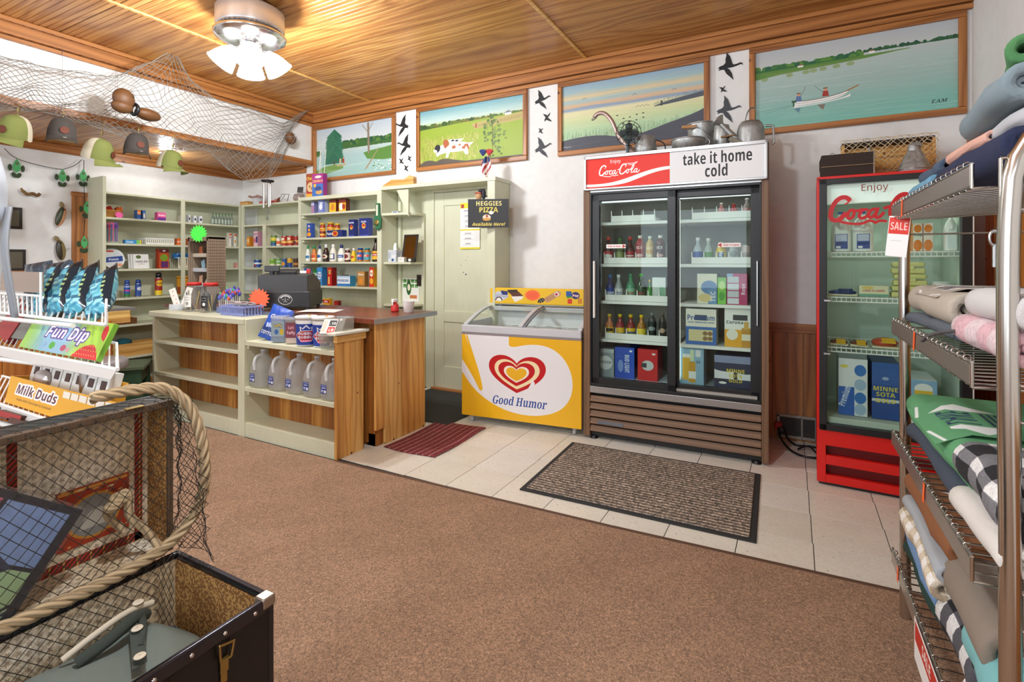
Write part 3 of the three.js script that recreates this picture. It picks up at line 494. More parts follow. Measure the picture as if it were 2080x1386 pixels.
// ---------- red single-door cooler ----------
const fridge = thing('display_fridge', 'bright red single-door drinks fridge with a glass door', 'fridge', [0.149, 0, -3.455], R(-2));
{
  const W = 0.69, D = 0.6, t = fridge, red = std(0xd8160f, 0.35), ins = std(0xc6d2c4, 0.5), zb = -0.56;
  part(t, 'body', [bl(0, 0.02, 0.02, 1.78, -D, 0), bl(W - 0.02, W, 0.02, 1.78, -D, 0), bl(0, W, 1.76, 1.785, -D, 0), bl(0, W, 0.02, 1.78, -D, zb - 0.005)], red);
  part(t, 'liner', [bl(0.02, 0.035, 0.36, 1.76, zb, -0.05), bl(W - 0.035, W - 0.02, 0.36, 1.76, zb, -0.05), bl(0.02, W - 0.02, 1.745, 1.76, zb, -0.05), bl(0.02, W - 0.02, 0.36, 0.395, zb, -0.03), bl(0.02, W - 0.02, 0.36, 1.76, zb - 0.003, zb + 0.005)], ins);
  const door = part(t, 'door_frame', [bl(0.012, 0.05, 0.325, 1.768, -0.03, 0.018), bl(W - 0.05, W - 0.006, 0.325, 1.768, -0.03, 0.018), bl(0.012, W - 0.006, 1.735, 1.768, -0.03, 0.018), bl(0.012, W - 0.006, 0.325, 0.362, -0.03, 0.018)], M.black);
  part(door, 'pane', bl(0.048, W - 0.048, 0.36, 1.737, -0.01, -0.006, 0), M.glass);
  part(door, 'edge_trim', bl(W - 0.006, W, 0.325, 1.77, -0.02, 0.016, 0.001), M.white); part(door, 'hinge_clip', [cb(0.035, 0.012, 0.006, 0.052, 1.07, 0.02), cb(0.035, 0.012, 0.006, 0.05, 0.765, 0.02)], M.steel);
  part(t, 'lit_header', bl(0.04, W - 0.04, 1.63, 1.745, -0.1, -0.05, 0.002), std(0xffffff, 0.5, { emissive: 0xf6fff8, emissiveIntensity: 0.75 }));
  const l = new THREE.RectAreaLight(0xf2fff6, 9, 0.55, 0.12); l.position.set(W / 2, 1.62, -0.25); l.rotation.x = -PI / 2; t.add(l);
  const q = new THREE.RectAreaLight(0xf2fff6, 1.6, 0.55, 0.08); q.position.set(W / 2, 1.69, -0.045); q.rotation.y = PI; t.add(q);
  // shelves of white wire
  for (const y of [1.352, 1.092, 0.8]) { const g = [rod([0.04, y - 0.006, -0.06], [W - 0.04, y - 0.006, -0.06], 0.004), rod([0.04, y - 0.03, -0.06], [W - 0.04, y - 0.03, -0.06], 0.004), rod([0.04, y - 0.006, -0.52], [W - 0.04, y - 0.006, -0.52], 0.004)]; for (let x = 0.05; x < W - 0.04; x += 0.024) g.push(rod([x, y - 0.003, -0.52], [x, y - 0.003, -0.06], 0.0024, 5), rod([x, y - 0.003, -0.06], [x, y - 0.03, -0.06], 0.0024, 5)); part(t, 'wire_shelf', g, M.wire); }
  // red front below: frame and two slots
  part(t, 'front_panel', [bl(0.0, W, 0.235, 0.325, -0.03, 0.004), bl(0, 0.045, 0.02, 0.24, -0.03, 0.004), bl(W - 0.045, W, 0.02, 0.24, -0.03, 0.004), bl(0.04, W - 0.04, 0.125, 0.178, -0.03, 0.002), bl(0.04, W - 0.04, 0.02, 0.066, -0.03, 0.002)], red);
  part(t, 'slot_back', bl(0.03, W - 0.03, 0.03, 0.24, -0.09, -0.06), std(0x7c0c08, 0.5)); part(t, 'base', bl(0.01, W - 0.01, 0, 0.022, -D + 0.02, -0.02), M.black);
  // the logo as raised letters on the pane
  const logo = document.createElement('canvas'); logo.width = 1024; logo.height = 512; const g = logo.getContext('2d'); g.clearRect(0, 0, 1024, 512);
  words(g, 'Enjoy', 385, 92, 92, '#8c2a22', { w: '' }); script(g, '#c8101a', -20, 140, 3.1, 1.55);
  const lt = new THREE.CanvasTexture(logo); lt.colorSpace = THREE.SRGBColorSpace; lt.magFilter = THREE.LinearFilter;
  part(t, 'logo', face(0.58, 0.29, 0.345, 1.615, 0.0), new THREE.MeshStandardMaterial({ map: lt, alphaTest: 0.5, roughness: 0.4, side: THREE.DoubleSide }));
  part(t, 'badge', cb(0.15, 0.03, 0.003, W - 0.16, 0.15, 0.005, 0.001), sheetTex(256, 64, (c) => { fill(c, '#1a1a1a', 0, 0, 256, 64); words(c, 'Beverage', 128, 34, 46, '#eee', { font: 'serif' }); }));
}
{ // power cord on the floor
  solo('looped_cable', 'black power cable looped on the floor between the two coolers', 'cord', [tube([[-0.06, 0.1, -4.2], [-0.05, 0.05, -4.12], [0.02, 0.012, -3.95], [0.1, 0.012, -3.87], [0.2, 0.012, -3.9], [0.24, 0.012, -4.02], [0.15, 0.012, -4.1], [0.05, 0.014, -4.08], [0.0, 0.03, -4.15], [-0.03, 0.09, -4.2]], 0.007, 8, false, 60), tube([[0.06, 0.012, -4.0], [0.12, 0.03, -4.04], [0.2, 0.012, -3.8], [0.22, 0.012, -3.6]], 0.006, 8, false, 30)], M.black);
  const p = thing('power_plug', 'red adapter plug on the wainscot behind the brown cooler', 'plug', [-0.06, 0.1, -4.2]); part(p, 'housing', cb(0.05, 0.05, 0.04, 0, 0, 0, 0.008), std(0xa8200f, 0.5)); part(p, 'prong_block', cb(0.035, 0.035, 0.03, 0.02, -0.02, 0.02, 0.006), M.black);
}
// ---------- ice cream chest ----------
const chest = thing('chest_freezer', 'white and yellow ice cream chest with curved sliding glass lids', 'freezer', [-2.32, 0, -3.442], R(5.72));
{
  const W = 0.992, D = 0.6, t = chest;
  const art = sheetTex(1488, 1024, (g, w, h) => {
    fill(g, '#f0b81c', 0, 0, w, h);
    pathFill(g, '#eeeef2', 'M60 0 L60 40 C110 200 160 420 205 600 C230 700 290 690 270 610 C230 430 150 250 70 0 L620 0 L620 90 C620 140 690 130 760 110 C1000 50 1180 90 1290 230 C1420 400 1430 640 1290 790 C1130 950 800 970 560 900 C330 830 160 700 60 560 C40 530 20 500 0 480 L0 300 C30 200 40 100 40 0 Z');
    pathFill(g, '#f0b81c', 'M0 0 L40 0 C90 160 180 380 270 620 C300 700 250 720 225 670 C150 520 60 400 0 320 Z');
    g.save(); g.translate(720, 470); g.scale(1.24, 1.06); g.lineCap = 'butt';
    const hs = (k, c) => { g.save(); g.scale(k, k); g.fillStyle = c; g.beginPath(); g.moveTo(0, 190); g.bezierCurveTo(-130, 120, -290, 20, -270, -110); g.bezierCurveTo(-250, -230, -80, -250, 0, -130); g.bezierCurveTo(80, -250, 250, -230, 270, -110); g.bezierCurveTo(290, 20, 130, 120, 0, 190); g.fill(); g.restore(); };
    hs(1.06, '#c01018'); hs(0.84, '#f7e6b8'); g.save(); g.translate(-4, -6); hs(0.68, '#c01018'); hs(0.47, '#f6eee0'); hs(0.38, '#eeb522'); g.restore();
    g.fillStyle = '#eeeef2'; g.beginPath(); g.moveTo(40, 230); g.bezierCurveTo(130, 140, 150, 60, 150, 20); g.lineTo(182, 70); g.bezierCurveTo(170, 120, 110, 190, 70, 235); g.fill(); g.restore();
    words(g, 'Good Humor', 740, 790, 142, '#20489c', { font: 'serif', italic: true, max: 680 });
  }, { roughness: 0.3 });
  part(t, 'front_panel', [bl(0, W, 0.06, 0.715, -0.03, -0.001, 0.004)], std(0xf0b81c, 0.35));
  part(t, 'front_print', face(W - 0.004, 0.652, W / 2, 0.388, 0.0002), art);
  part(t, 'body', [bl(0, 0.03, 0.06, 0.72, -D, -0.03), bl(W - 0.03, W, 0.06, 0.72, -D, -0.03), bl(0, W, 0.06, 0.9, -D, -D + 0.03), bl(0, W, 0.06, 0.1, -D, -0.03)], std(0xe9e9ea, 0.4));
  part(t, 'liner', [bl(0.03, 0.05, 0.1, 0.73, -D + 0.03, -0.03), bl(W - 0.05, W - 0.03, 0.1, 0.73, -D + 0.03, -0.03), bl(0.03, W - 0.03, 0.1, 0.73, -D + 0.03, -D + 0.05), bl(0.03, W - 0.03, 0.1, 0.73, -0.05, -0.03), bl(0.03, W - 0.03, 0.1, 0.2, -D + 0.03, -0.03)], std(0xd0d2d2, 0.4));
  const gr = std(0xc9ccd2, 0.35);
  part(t, 'rim', [bl(0, W, 0.728, 0.785, -0.05, 0.006, 0.006), bl(0, 0.03, 0.728, 0.8, -D, -0.03, 0.006), bl(W - 0.03, W, 0.728, 0.8, -D, -0.03, 0.006), bl(0, W, 0.86, 0.9, -D, -D + 0.09, 0.006)], gr);
  part(t, 'dark_band', bl(-0.001, W + 0.001, 0.712, 0.73, -0.05, 0.003, 0.002), std(0x8d8487, 0.5));
  const arc = (s) => { const a = s * 1.05; return [0.785 + 0.115 * Math.sin(s * PI / 2), -0.03 - 0.5 * (1 - Math.cos(a)) / (1 - Math.cos(1.05)) * 0 - 0.5 * s]; };
  const bow = (x, w, dy) => sheet(1, 14, (u, v) => { const [y, z] = arc(v); return [x + (u - 0.5) * w, y + dy, z]; }, 0.016);
  for (const [x, dy, w] of [[0.018, 0.006, 0.034], [0.5, 0.012, 0.03], [0.52, 0.0, 0.026], [W - 0.018, 0.006, 0.034]]) part(t, 'lid_bow', bow(x, w, dy), x === 0.52 ? std(0x8d939c, 0.4) : gr);
  const lid = (x0, x1, dy) => sheet(1, 14, (u, v) => { const [y, z] = arc(v); return [x0 + (x1 - x0) * u, y + dy, z]; });
  part(t, 'glass_lid', lid(0.03, 0.5, 0.008), M.glass); part(t, 'glass_lid', lid(0.52, W - 0.03, -0.004), M.glass);
  for (const x0 of [0.27, 0.53, 0.77]) part(t, 'wire_basket', poly([[x0, 0.25, -0.42], [x0, 0.75, -0.42], [x0 + 0.2, 0.75, -0.42], [x0 + 0.2, 0.25, -0.42]], 0.006), M.white);
  part(t, 'basket_panel', bl(0.28, 0.96, 0.2, 0.68, -0.432, -0.427), std(0xdcdcdc, 0.5));
  // printed header
  const hd = sheetTex(1400, 220, (g, w, h) => {
    fill(g, '#f2c51c', 0, 0, w, h);
    pathFill(g, '#c9d3dd', 'M30 120 L110 40 L250 60 L260 130 L150 200 L70 190 Z'); pathFill(g, '#1f2c6e', 'M150 30 L250 40 L250 100 L170 90 Z'); words(g, 'KLONDIKE', 155, 112, 44, '#fff', { stroke: '#1f2c6e', sw: 8, max: 190 }); blob(g, '#f6f2ea', 125, 165, 50, 26); pathStroke(g, '#3a1c10', 14, 'M80 178 C90 120 160 120 170 178');
    pathFill(g, '#2e1a14', 'M240 20 L380 12 L400 60 L270 70 Z'); pathFill(g, '#5a2c1c', 'M270 60 L400 40 L470 110 L320 120 Z'); pathFill(g, '#f2efe8', 'M300 118 L470 108 L450 150 L350 205 Z');
    g.save(); g.translate(590, 92); g.fillStyle = '#ff6a3a'; g.beginPath(); star(17, 84, 108).forEach(([x, y], i) => g[i ? 'lineTo' : 'moveTo'](x * 1.05, y * 0.82)); g.fill(); g.restore(); for (let i = 0; i < 4; i++) pathStroke(g, '#d9481e', 4, `M525 ${60 + i * 22} L650 ${58 + i * 22}`);
    pathFill(g, '#2a1a14', 'M660 200 C650 150 720 110 760 140 C770 180 700 215 660 200 Z'); for (let i = 0; i < 9; i++) blob(g, '#e8e2d4', 680 + (i % 5) * 16, 150 + (i * 17) % 44, 5);
    g.save(); g.translate(860, 100); g.rotate(-0.6); fill(g, '#c9986a', -120, -40, 200, 80); blob(g, '#c9986a', 80, 0, 40, 40); fill(g, '#fff', 30, -28, 56, 56); fill(g, '#c0202a', 42, -18, 30, 36); for (let i = 0; i < 26; i++) blob(g, '#8a5a34', -110 + (i * 37) % 150, -34 + (i * 23) % 68, 4); g.restore();
    fill(g, '#1f56a8', 1030, 20, 70, 70); fill(g, '#2c8c3c', 1036, 90, 60, 26); fill(g, '#d93a1c', 1050, 130, 56, 70); blob(g, '#24306e', 1150, 80, 52, 52); words(g, 'Pop', 1150, 80, 44, '#fff', { stroke: '#c0202a', sw: 6 }); fill(g, '#d98a1c', 1180, 120, 50, 76); fill(g, '#c0202a', 1260, 40, 90, 120);
  });
  const hx = new RoundedBoxGeometry(0.98, 0.145, 0.06, 2, 0.012).translate(0.495, 0.99, -0.545); part(t, 'header', metres(hx), std(0xf2c51c, 0.4));
  part(t, 'header_print', new THREE.PlaneGeometry(0.965, 0.128).translate(0.495, 0.992, -0.5138), hd); part(t, 'header_post', [bl(0.08, 0.12, 0.88, 0.93, -0.56, -0.54), bl(0.88, 0.92, 0.88, 0.93, -0.56, -0.54), bl(0.02, 0.97, 0.912, 0.922, -0.57, -0.515)], M.dull);
  for (const [x, z] of [[0.08, -0.05], [0.93, -0.05], [0.08, -0.54], [0.93, -0.54]]) part(t, 'caster', [turned(cyl(0.025, 0.025, 0.02, 0, -0.01, 0, 16), 0, 0, PI / 2, x, 0.026, z), cb(0.03, 0.03, 0.03, x, 0.05, z)], std(0xb0b2b6, 0.4));
}
{ // floor mats
  const rb = pixelTex(512, 256, (u, v) => { const rr = 0.75 + 0.25 * Math.sin(v * 2 * PI * 26), n = noise(u * 150, v * 80, 150, 80, 71), k = rr * (0.55 + 0.75 * n); return [192 * k, 176 * k, 160 * k]; });
  const m = thing('door_mat', 'large ribbed taupe doormat with a black rubber border before the brown cooler', 'mat', [-0.74, 0, -3.0], R(1.2));
  part(m, 'border', cb(1.21, 0.008, 0.85, 0, 0.004, 0, 0.003), M.rubber); part(m, 'pile', cb(1.15, 0.009, 0.79, 0, 0.009, 0, 0.003), textured(rb, 1.15, 0.79, 0.95, { bumpOf: rb, bumpScale: 0.006 }));
  const rt = pixelTex(256, 256, (u, v) => { const s = (u * 9) % 1, n = noise(u * 90, v * 60, 90, 60, 73), k = 0.8 + 0.35 * n; return s < 0.13 ? [196 * k, 158 * k, 150 * k] : [128 * k, 52 * k, 58 * k]; });
  const g = sheet(10, 14, (u, v) => [(u - 0.5) * 0.43 + 0.01 * Math.sin(v * 5), 0.007 + 0.004 * Math.sin(v * 9) * (u > 0.8 ? 1 : 0.2), (v - 0.5) * -0.67 + 0.015 * Math.sin(u * 4), u, v], 0.006);
  solo('runner_rug', 'dark red rug with thin pink stripes beside the checkout counter', 'rug', g, new THREE.MeshStandardMaterial({ map: rt, roughness: 0.95 }), [-2.265, 0, -3.045], 0);
  solo('rubber_mat', 'black rubber floor mat behind the checkout counter by the rear door', 'mat', bl(-3.2, -2.36, 0.001, 0.008, -4.17, -3.3, 0.003).translate(2.8, 0, 3.7), M.rubber, [-2.8, 0, -3.7]);
}
// ---------- framed landscapes: each painted on its own canvas, as flat as a painting is ----------
{
  let S = 5; const q = (a = 0, b = 1) => { S = (S * 1103515245 + 12345) & 0x7fffffff; return a + (b - a) * S / 0x7fffffff; };
  const sky = (g, w, h, stops) => { const l = g.createLinearGradient(0, 0, 0, h); stops.forEach(([t, c]) => l.addColorStop(t, c)); g.fillStyle = l; g.fillRect(0, 0, w, h); };
  const trees = (g, x0, x1, y, h, cols, n = 60) => { for (let i = 0; i < n; i++) { const x = q(x0, x1), k = q(0.5, 1) * h; blob(g, cols[i % cols.length], x, y - k * 0.45, k * q(0.35, 0.6), k * 0.55); } fill(g, cols[0], x0, y - h * 0.3, x1 - x0, h * 0.3); };
  const streak = (g, w, y0, y1, cols, n) => { for (let i = 0; i < n; i++) { g.globalAlpha = 0.25; const y = q(y0, y1); fill(g, cols[i % cols.length], q(-100, w), y, q(60, 320), q(1.5, 5)); } g.globalAlpha = 1; };
  const W = 1024, H = 560;
  const boats = (g, w, h) => {                     // two anglers in a white boat on a lake
    sky(g, w, h * 0.2, [[0, '#b9bfc8'], [1, '#c9cdd0']]); sky(g, w, h, [[0, '#b9c0c6'], [0.18, '#c3c9c8'], [0.3, '#b4c6c2'], [0.6, '#9fbfb8'], [0.85, '#84bfb2'], [1, '#7fc4b4']]);
    trees(g, 520, 1024, 120, 26, ['#2a5c3a', '#36683e', '#21503a'], 70); trees(g, 0, 560, 150, 48, ['#2f6a3a', '#3d7a38', '#226046', '#5a8a3a'], 90); pathFill(g, '#5c8c3e', 'M0 150 L560 138 L800 134 L810 138 L560 152 L180 178 L0 200 Z'); pathFill(g, '#6d8f46', 'M60 168 L600 150 L760 140 L600 158 L80 186 Z');
    for (const [x, y] of [[245, 150], [610, 128]]) { fill(g, '#f2f2ee', x, y - 10, 30, 12); pathFill(g, '#8a6a52', `M${x - 4} ${y - 10} L${x + 15} ${y - 22} L${x + 34} ${y - 10} Z`); }
    for (const x of [60, 200, 290, 330, 380, 450, 520]) { g.globalAlpha = 0.55; blob(g, '#7d9440', x, 205 - x * 0.05, 20, 14); g.globalAlpha = 1; } streak(g, w, 190, h, ['#d6e2de', '#8fb4ae', '#c0d6d2'], 150);
    pathFill(g, '#f3f2ee', 'M225 432 C300 428 430 424 520 398 L520 380 C500 410 300 430 225 418 Z'); pathFill(g, '#f5f5f0', 'M228 418 L232 386 C320 398 440 384 510 356 C505 400 400 420 228 418 Z'); pathStroke(g, '#5a4a3a', 4, 'M232 386 C320 398 440 384 510 356 L560 330'); pathStroke(g, '#a8743a', 8, 'M505 358 L558 332'); pathStroke(g, '#8a8a86', 2, 'M235 402 C330 412 440 398 508 372');
    for (const [x, y, c] of [[250, 358, '#5c78a8'], [393, 345, '#a83428']]) { pathFill(g, c, `M${x - 18} ${y + 32} L${x - 12} ${y - 6} L${x + 12} ${y - 6} L${x + 18} ${y + 32} Z`); blob(g, '#d9a080', x, y - 16, 9, 11); fill(g, '#8a5a30', x - 12, y - 28, 24, 8); }
    pathStroke(g, '#555', 2, 'M385 350 C360 330 350 310 334 296 M258 352 C276 330 282 310 286 290'); fill(g, '#2f5a3c', 212, 380, 26, 14); fill(g, '#2f5a3c', 218, 392, 8, 30); g.globalAlpha = 0.6; pathFill(g, '#8a4a38', 'M350 430 L392 430 L380 470 Z'); pathFill(g, '#48688c', 'M225 436 L262 436 L250 472 Z'); g.globalAlpha = 1; pathStroke(g, '#6fa098', 3, 'M210 410 L40 430 M210 416 L60 446');
    words(g, 'EAM', 935, 500, 30, '#2b3a3a', { font: 'serif', italic: true });
  };
  const marsh = (g, w, h) => {
    sky(g, w, h, [[0, '#8fa9bf'], [0.12, '#9dbcc2'], [0.2, '#dcc79a'], [0.26, '#a3bfc4'], [0.33, '#ddb58c'], [0.38, '#8fa6bc'], [0.42, '#e6dcb0'], [0.55, '#cfd9a4'], [0.7, '#b5d4a8'], [1, '#9ac49a']]);
    streak(g, w, 20, 190, ['#e6c890', '#8aa6ba', '#a4c8c4', '#e0b088'], 90); pathFill(g, '#93a4b8', 'M0 216 C160 180 340 190 520 210 C700 190 900 200 1024 206 L1024 218 L0 218 Z'); streak(g, w, 230, 400, ['#eef0c0', '#b6dcb4', '#e8e0b0'], 120);
    pathFill(g, '#4e5660', 'M690 276 C780 240 900 232 1024 210 L1024 250 C900 262 800 274 690 280 Z'); for (let i = 0; i < 60; i++) pathStroke(g, '#5b6a58', 1.5, `M${690 + i * 5.5} ${268 - i * 0.9} l${q(-4, 4)} ${q(-34, -10)}`); fill(g, '#3c4440', 736, 240, 12, 40);
    for (let i = 0; i < 420; i++) { const x = q(0, w), y = 470 - (x > 600 ? (x - 600) * 0.12 : 0) + q(-20, 30); pathStroke(g, ['#7fa27e', '#a9c79c', '#6b8a70', '#c3d6ac'][i % 4], 2, `M${x} ${y} l${q(-10, 12)} ${q(-70, -20)}`); }
    pathFill(g, '#4a4c58', 'M0 470 C120 450 260 440 380 470 C520 510 640 470 760 430 C860 400 960 380 1024 340 L1024 560 L0 560 Z'); streak(g, w, 480, 555, ['#6a6a74', '#3a3c46'], 60);
    for (let i = 0; i < 9; i++) pathFill(g, '#2a3026', `M${420 + (i * 47) % 190} ${310 + (i * 31) % 80} l10 -6 l8 8 l-12 3 Z`); for (let i = 0; i < 7; i++) pathFill(g, '#38403a', `M${560 + i * 14} ${262 - (i * 7) % 14} l8 -5 l3 6 Z`); for (const [x, y] of [[165, 122], [540, 150], [812, 158]]) pathStroke(g, '#5c6870', 3, `M${x} ${y + 14} L${x + 14} ${y} L${x + 30} ${y + 12}`);
    pathStroke(g, '#ddd', 3, 'M10 530 C20 515 34 520 40 530 C50 520 62 530 76 522');
  };
  const setters = (g, w, h) => {                   // two bird dogs pointing in a meadow
    sky(g, w, h, [[0, '#6fa6b4'], [0.12, '#9fc4c4'], [0.22, '#c4d8d0'], [0.3, '#9ab44c'], [0.6, '#86a83a'], [1, '#8a8a40']]); streak(g, w, 10, 110, ['#d8e6e6', '#88b4c0'], 60);
    trees(g, 0, 1024, 190, 60, ['#3d5a2a', '#55702e', '#6d7c30', '#2f4a26', '#7c6a34'], 140); pathFill(g, '#98b03c', 'M0 190 C300 172 700 160 1024 150 L1024 560 L0 560 Z'); pathFill(g, '#b8a868', 'M540 196 L1024 150 L1024 220 L560 250 Z'); for (let i = 0; i < 40; i++) pathStroke(g, '#8a7a48', 3, `M${560 + i * 11} ${240 - i} l2 -26`); fill(g, '#e8e8e0', 850, 140, 60, 22); pathFill(g, '#7a7f86', 'M840 142 L880 118 L920 140 Z'); fill(g, '#a84a30', 575, 196, 12, 44);
    for (let i = 0; i < 700; i++) { const x = q(0, 600), y = q(300, 540); pathStroke(g, ['#c9bc70', '#a8a850', '#8c9440', '#d8cc8c'][i % 4], 3, `M${x} ${y} l${q(-12, 14)} ${q(-50, -14)}`); }
    for (const [cx, cy, n] of [[735, 250, 80], [790, 400, 30]]) for (let i = 0; i < n; i++) blob(g, ['#4d6a2c', '#66803a', '#86983e'][i % 3], cx + q(-80, 80), cy + q(-120, 130), q(6, 15)); pathStroke(g, '#5a4a30', 5, 'M735 200 L740 500');
    pathFill(g, '#5d5348', 'M0 540 C60 480 130 500 180 520 C260 470 330 520 480 540 L1024 540 L1024 560 L0 560 Z');
    pathFill(g, '#efece6', 'M170 400 C190 370 250 350 330 360 C420 340 470 356 500 370 L560 368 L520 400 L500 440 L505 480 L475 480 L455 440 C400 450 350 440 320 440 L300 490 L275 490 L285 440 C240 450 210 450 200 470 L180 466 Z');
    blob(g, '#22242a', 190, 392, 30, 40, 0.3); blob(g, '#efece6', 168, 414, 22, 14, 0.5); pathFill(g, '#b0603a', 'M255 320 C280 300 310 320 312 370 L270 400 C250 370 246 340 255 320 Z'); pathFill(g, '#efece6', 'M300 320 C350 310 420 330 460 320 L440 344 L320 360 Z'); for (const [x, y, a] of [[360, 396, 20], [460, 410, 18], [480, 390, 16], [420, 380, 12]]) blob(g, '#b4683e', x, y, a, a * 0.8); for (const [x, y] of [[350, 330], [390, 336]]) blob(g, '#2a2c32', x, y, 16, 9); pathFill(g, '#b0603a', 'M500 372 l18 60 l-12 4 l-20 -40 Z');
  };
  const creek = (g, w, h) => {
    sky(g, w, h, [[0, '#b9c6d0'], [0.3, '#cfd6d6'], [0.42, '#c4d0cc'], [0.6, '#a9c6c4'], [1, '#9cc4bc']]); trees(g, 380, 1024, 250, 90, ['#3f6a34', '#5a8038', '#2c5a3a'], 120); trees(g, 0, 60, 300, 60, ['#56803a', '#3c6a3a'], 20);
    for (let i = 0; i < 16; i++) pathFill(g, i % 2 ? '#2c6a52' : '#3a7a58', `M${260 + q(-10, 10)} ${20 + i * 18} L${140 - i * 2 + q(-8, 8)} ${110 + i * 20} L${370 + i * 2 + q(-8, 8)} ${110 + i * 20} Z`); fill(g, '#5a4630', 248, 380, 18, 60);
    pathFill(g, '#6f9442', 'M0 470 C100 420 300 410 380 430 L380 470 C260 500 100 520 0 540 Z'); pathFill(g, '#5c8a3e', 'M650 330 C760 300 900 310 1024 280 L1024 420 C900 440 800 410 700 400 Z');
    pathStroke(g, '#8a7a68', 26, 'M720 330 L712 20'); pathStroke(g, '#8a7a68', 8, 'M715 120 L640 30 M716 100 L770 20'); pathFill(g, '#a08a6c', 'M840 300 L860 290 L700 500 L660 520 Z'); for (const [x, a] of [[40, 20], [70, -10], [110, 30]]) pathStroke(g, '#eceae2', 9, `M${x} 540 L${x + a} 240`);
    streak(g, w, 430, 555, ['#dfeae8', '#8ab4b0', '#c4dcd8'], 110); pathFill(g, '#c2a878', 'M290 420 C350 436 400 430 430 400 L410 440 L300 444 Z'); fill(g, '#a83a2c', 372, 366, 26, 46); blob(g, '#d8a080', 385, 356, 10); fill(g, '#c9b48c', 330, 360, 24, 50); for (let i = 0; i < 22; i++) blob(g, ['#e8efe8', '#5c8a4c', '#c9dcd0'][i % 3], q(760, 1010), q(430, 540), q(6, 22), 6);
  };
  const P = [['framed canvas of a creek and a pine grove, the smallest picture next to the corner', creek, -4.954, -3.70], ['framed canvas of two spotted hunting dogs in a meadow', setters, -3.41, -2.118], ['framed canvas of a marsh at sunset with flying ducks', marsh, -1.811, -0.534], ['framed canvas of two anglers in a white boat on a lake', boats, -0.255, 1.0]];
  for (const [label, draw, x0, x1] of P) {
    const y0 = 2.236, y1 = 2.892, w = x1 - x0, h = y1 - y0, t = thing('painting', label, 'painting', [(x0 + x1) / 2, y0, ZB], 0, 'landscapes high on the back wall');
    const c = document.createElement('canvas'); c.width = W; c.height = H; draw(c.getContext('2d'), W, H);
    const tx = new THREE.CanvasTexture(c); tx.colorSpace = THREE.SRGBColorSpace; tx.magFilter = THREE.LinearFilter;
    part(t, 'canvas', new THREE.PlaneGeometry(w - 0.07, h - 0.08).translate(0, h / 2, 0.012), new THREE.MeshStandardMaterial({ map: tx, roughness: 0.5 }));
    const b = 0.042; for (const y of [h - b / 2, b / 2]) part(t, 'frame_rail', cb(w, b, 0.034, 0, y, 0.017, 0.006), M.cedarH); for (const s of [-1, 1]) part(t, 'frame_stile', cb(b, h - 2 * b, 0.034, s * (w / 2 - b / 2), h / 2, 0.017, 0.006), M.cedarV);
    part(t, 'backing', cb(w - 0.05, h - 0.05, 0.008, 0, h / 2, 0.005, 0), M.black);
  }
}
{ // flying geese cut from black board, on the wall between the pictures
  const big = [[0, -2], [6, -1], [16, 2], [25, 7], [36, 14], [40, 15], [44, 13], [41, 17], [36, 19], [26, 13], [17, 9], [12, 12], [6, 22], [-2, 34], [-16, 44], [-12, 34], [-12, 24], [-8, 12], [-12, 4], [-22, -2], [-26, -8], [-20, -7], [-22, -14], [-14, -10], [-6, -9], [4, -20], [18, -28], [30, -36], [20, -18], [10, -8]];
  const small = [[0, 0], [6, 2], [14, 6], [20, 10], [13, 9], [6, 6], [3, 14], [-6, 24], [-4, 12], [-3, 6], [-10, 1], [-14, -4], [-7, -3], [-4, -4], [2, -14], [10, -22], [7, -10], [4, -2]];
  const mk = (pts, k, flip) => extr(pts.map(([x, y]) => [x * k * (flip ? -1 : 1), y * k]), 0.006, 0.001);
  const L = [ // x, y, size, small, flip, turn, grey, words
    [-3.6, 2.74, 0.0026, 0, 1, 0.1, 0, 'large black goose, upper of the two big ones beside the creek picture'], [-3.57, 2.53, 0.0026, 0, 1, 0.05, 0, 'large black goose, lower of the two big ones beside the creek picture'], [-3.63, 2.365, 0.0018, 1, 0, 0.5, 0, 'small black goose under the big pair beside the creek picture'], [-3.52, 2.385, 0.0015, 1, 0, 0.2, 0, 'small black goose nearest the corner of the dog picture'], [-3.565, 2.285, 0.0018, 1, 0, 0.3, 0, 'lowest small black goose between creek and dog pictures'],
    [-1.99, 2.77, 0.0022, 0, 0, -0.1, 0, 'large black goose at the top between dog and marsh pictures'], [-1.925, 2.6, 0.0024, 1, 0, 0.5, 0, 'small black goose diving between dog and marsh pictures'], [-1.99, 2.49, 0.0014, 1, 0, 0.3, 0, 'tiny black goose between dog and marsh pictures'], [-1.985, 2.33, 0.0024, 0, 0, -0.05, 1, 'large faded grey goose at the bottom between dog and marsh pictures'],
    [-0.41, 2.79, 0.0024, 0, 0, -0.3, 0, 'large black goose at the top between marsh and boat pictures'], [-0.44, 2.62, 0.0014, 1, 0, 0.6, 0, 'tiny black goose between marsh and boat pictures'], [-0.42, 2.46, 0.0024, 0, 0, -0.25, 1, 'large faded grey goose between marsh and boat pictures'],
  ];
  for (const [x, y, k, s, f, r, gr, label] of L) { const g = mk(s ? small : big, k, f); g.rotateZ(r); solo('goose_cutout', label, 'goose cutout', g, gr ? std(0x4a4d52, 0.7) : std(0x1a1a1c, 0.6), [x, y, ZB], 0, 'goose cutouts between the landscapes'); }
}
// ---------- goods on the shelves ----------
const A1 = new Atlas(2048);                        // paper and carton prints
const solidM = {}, mc = (c, r = 0.4) => solidM[c + r] ??= std(c, r);
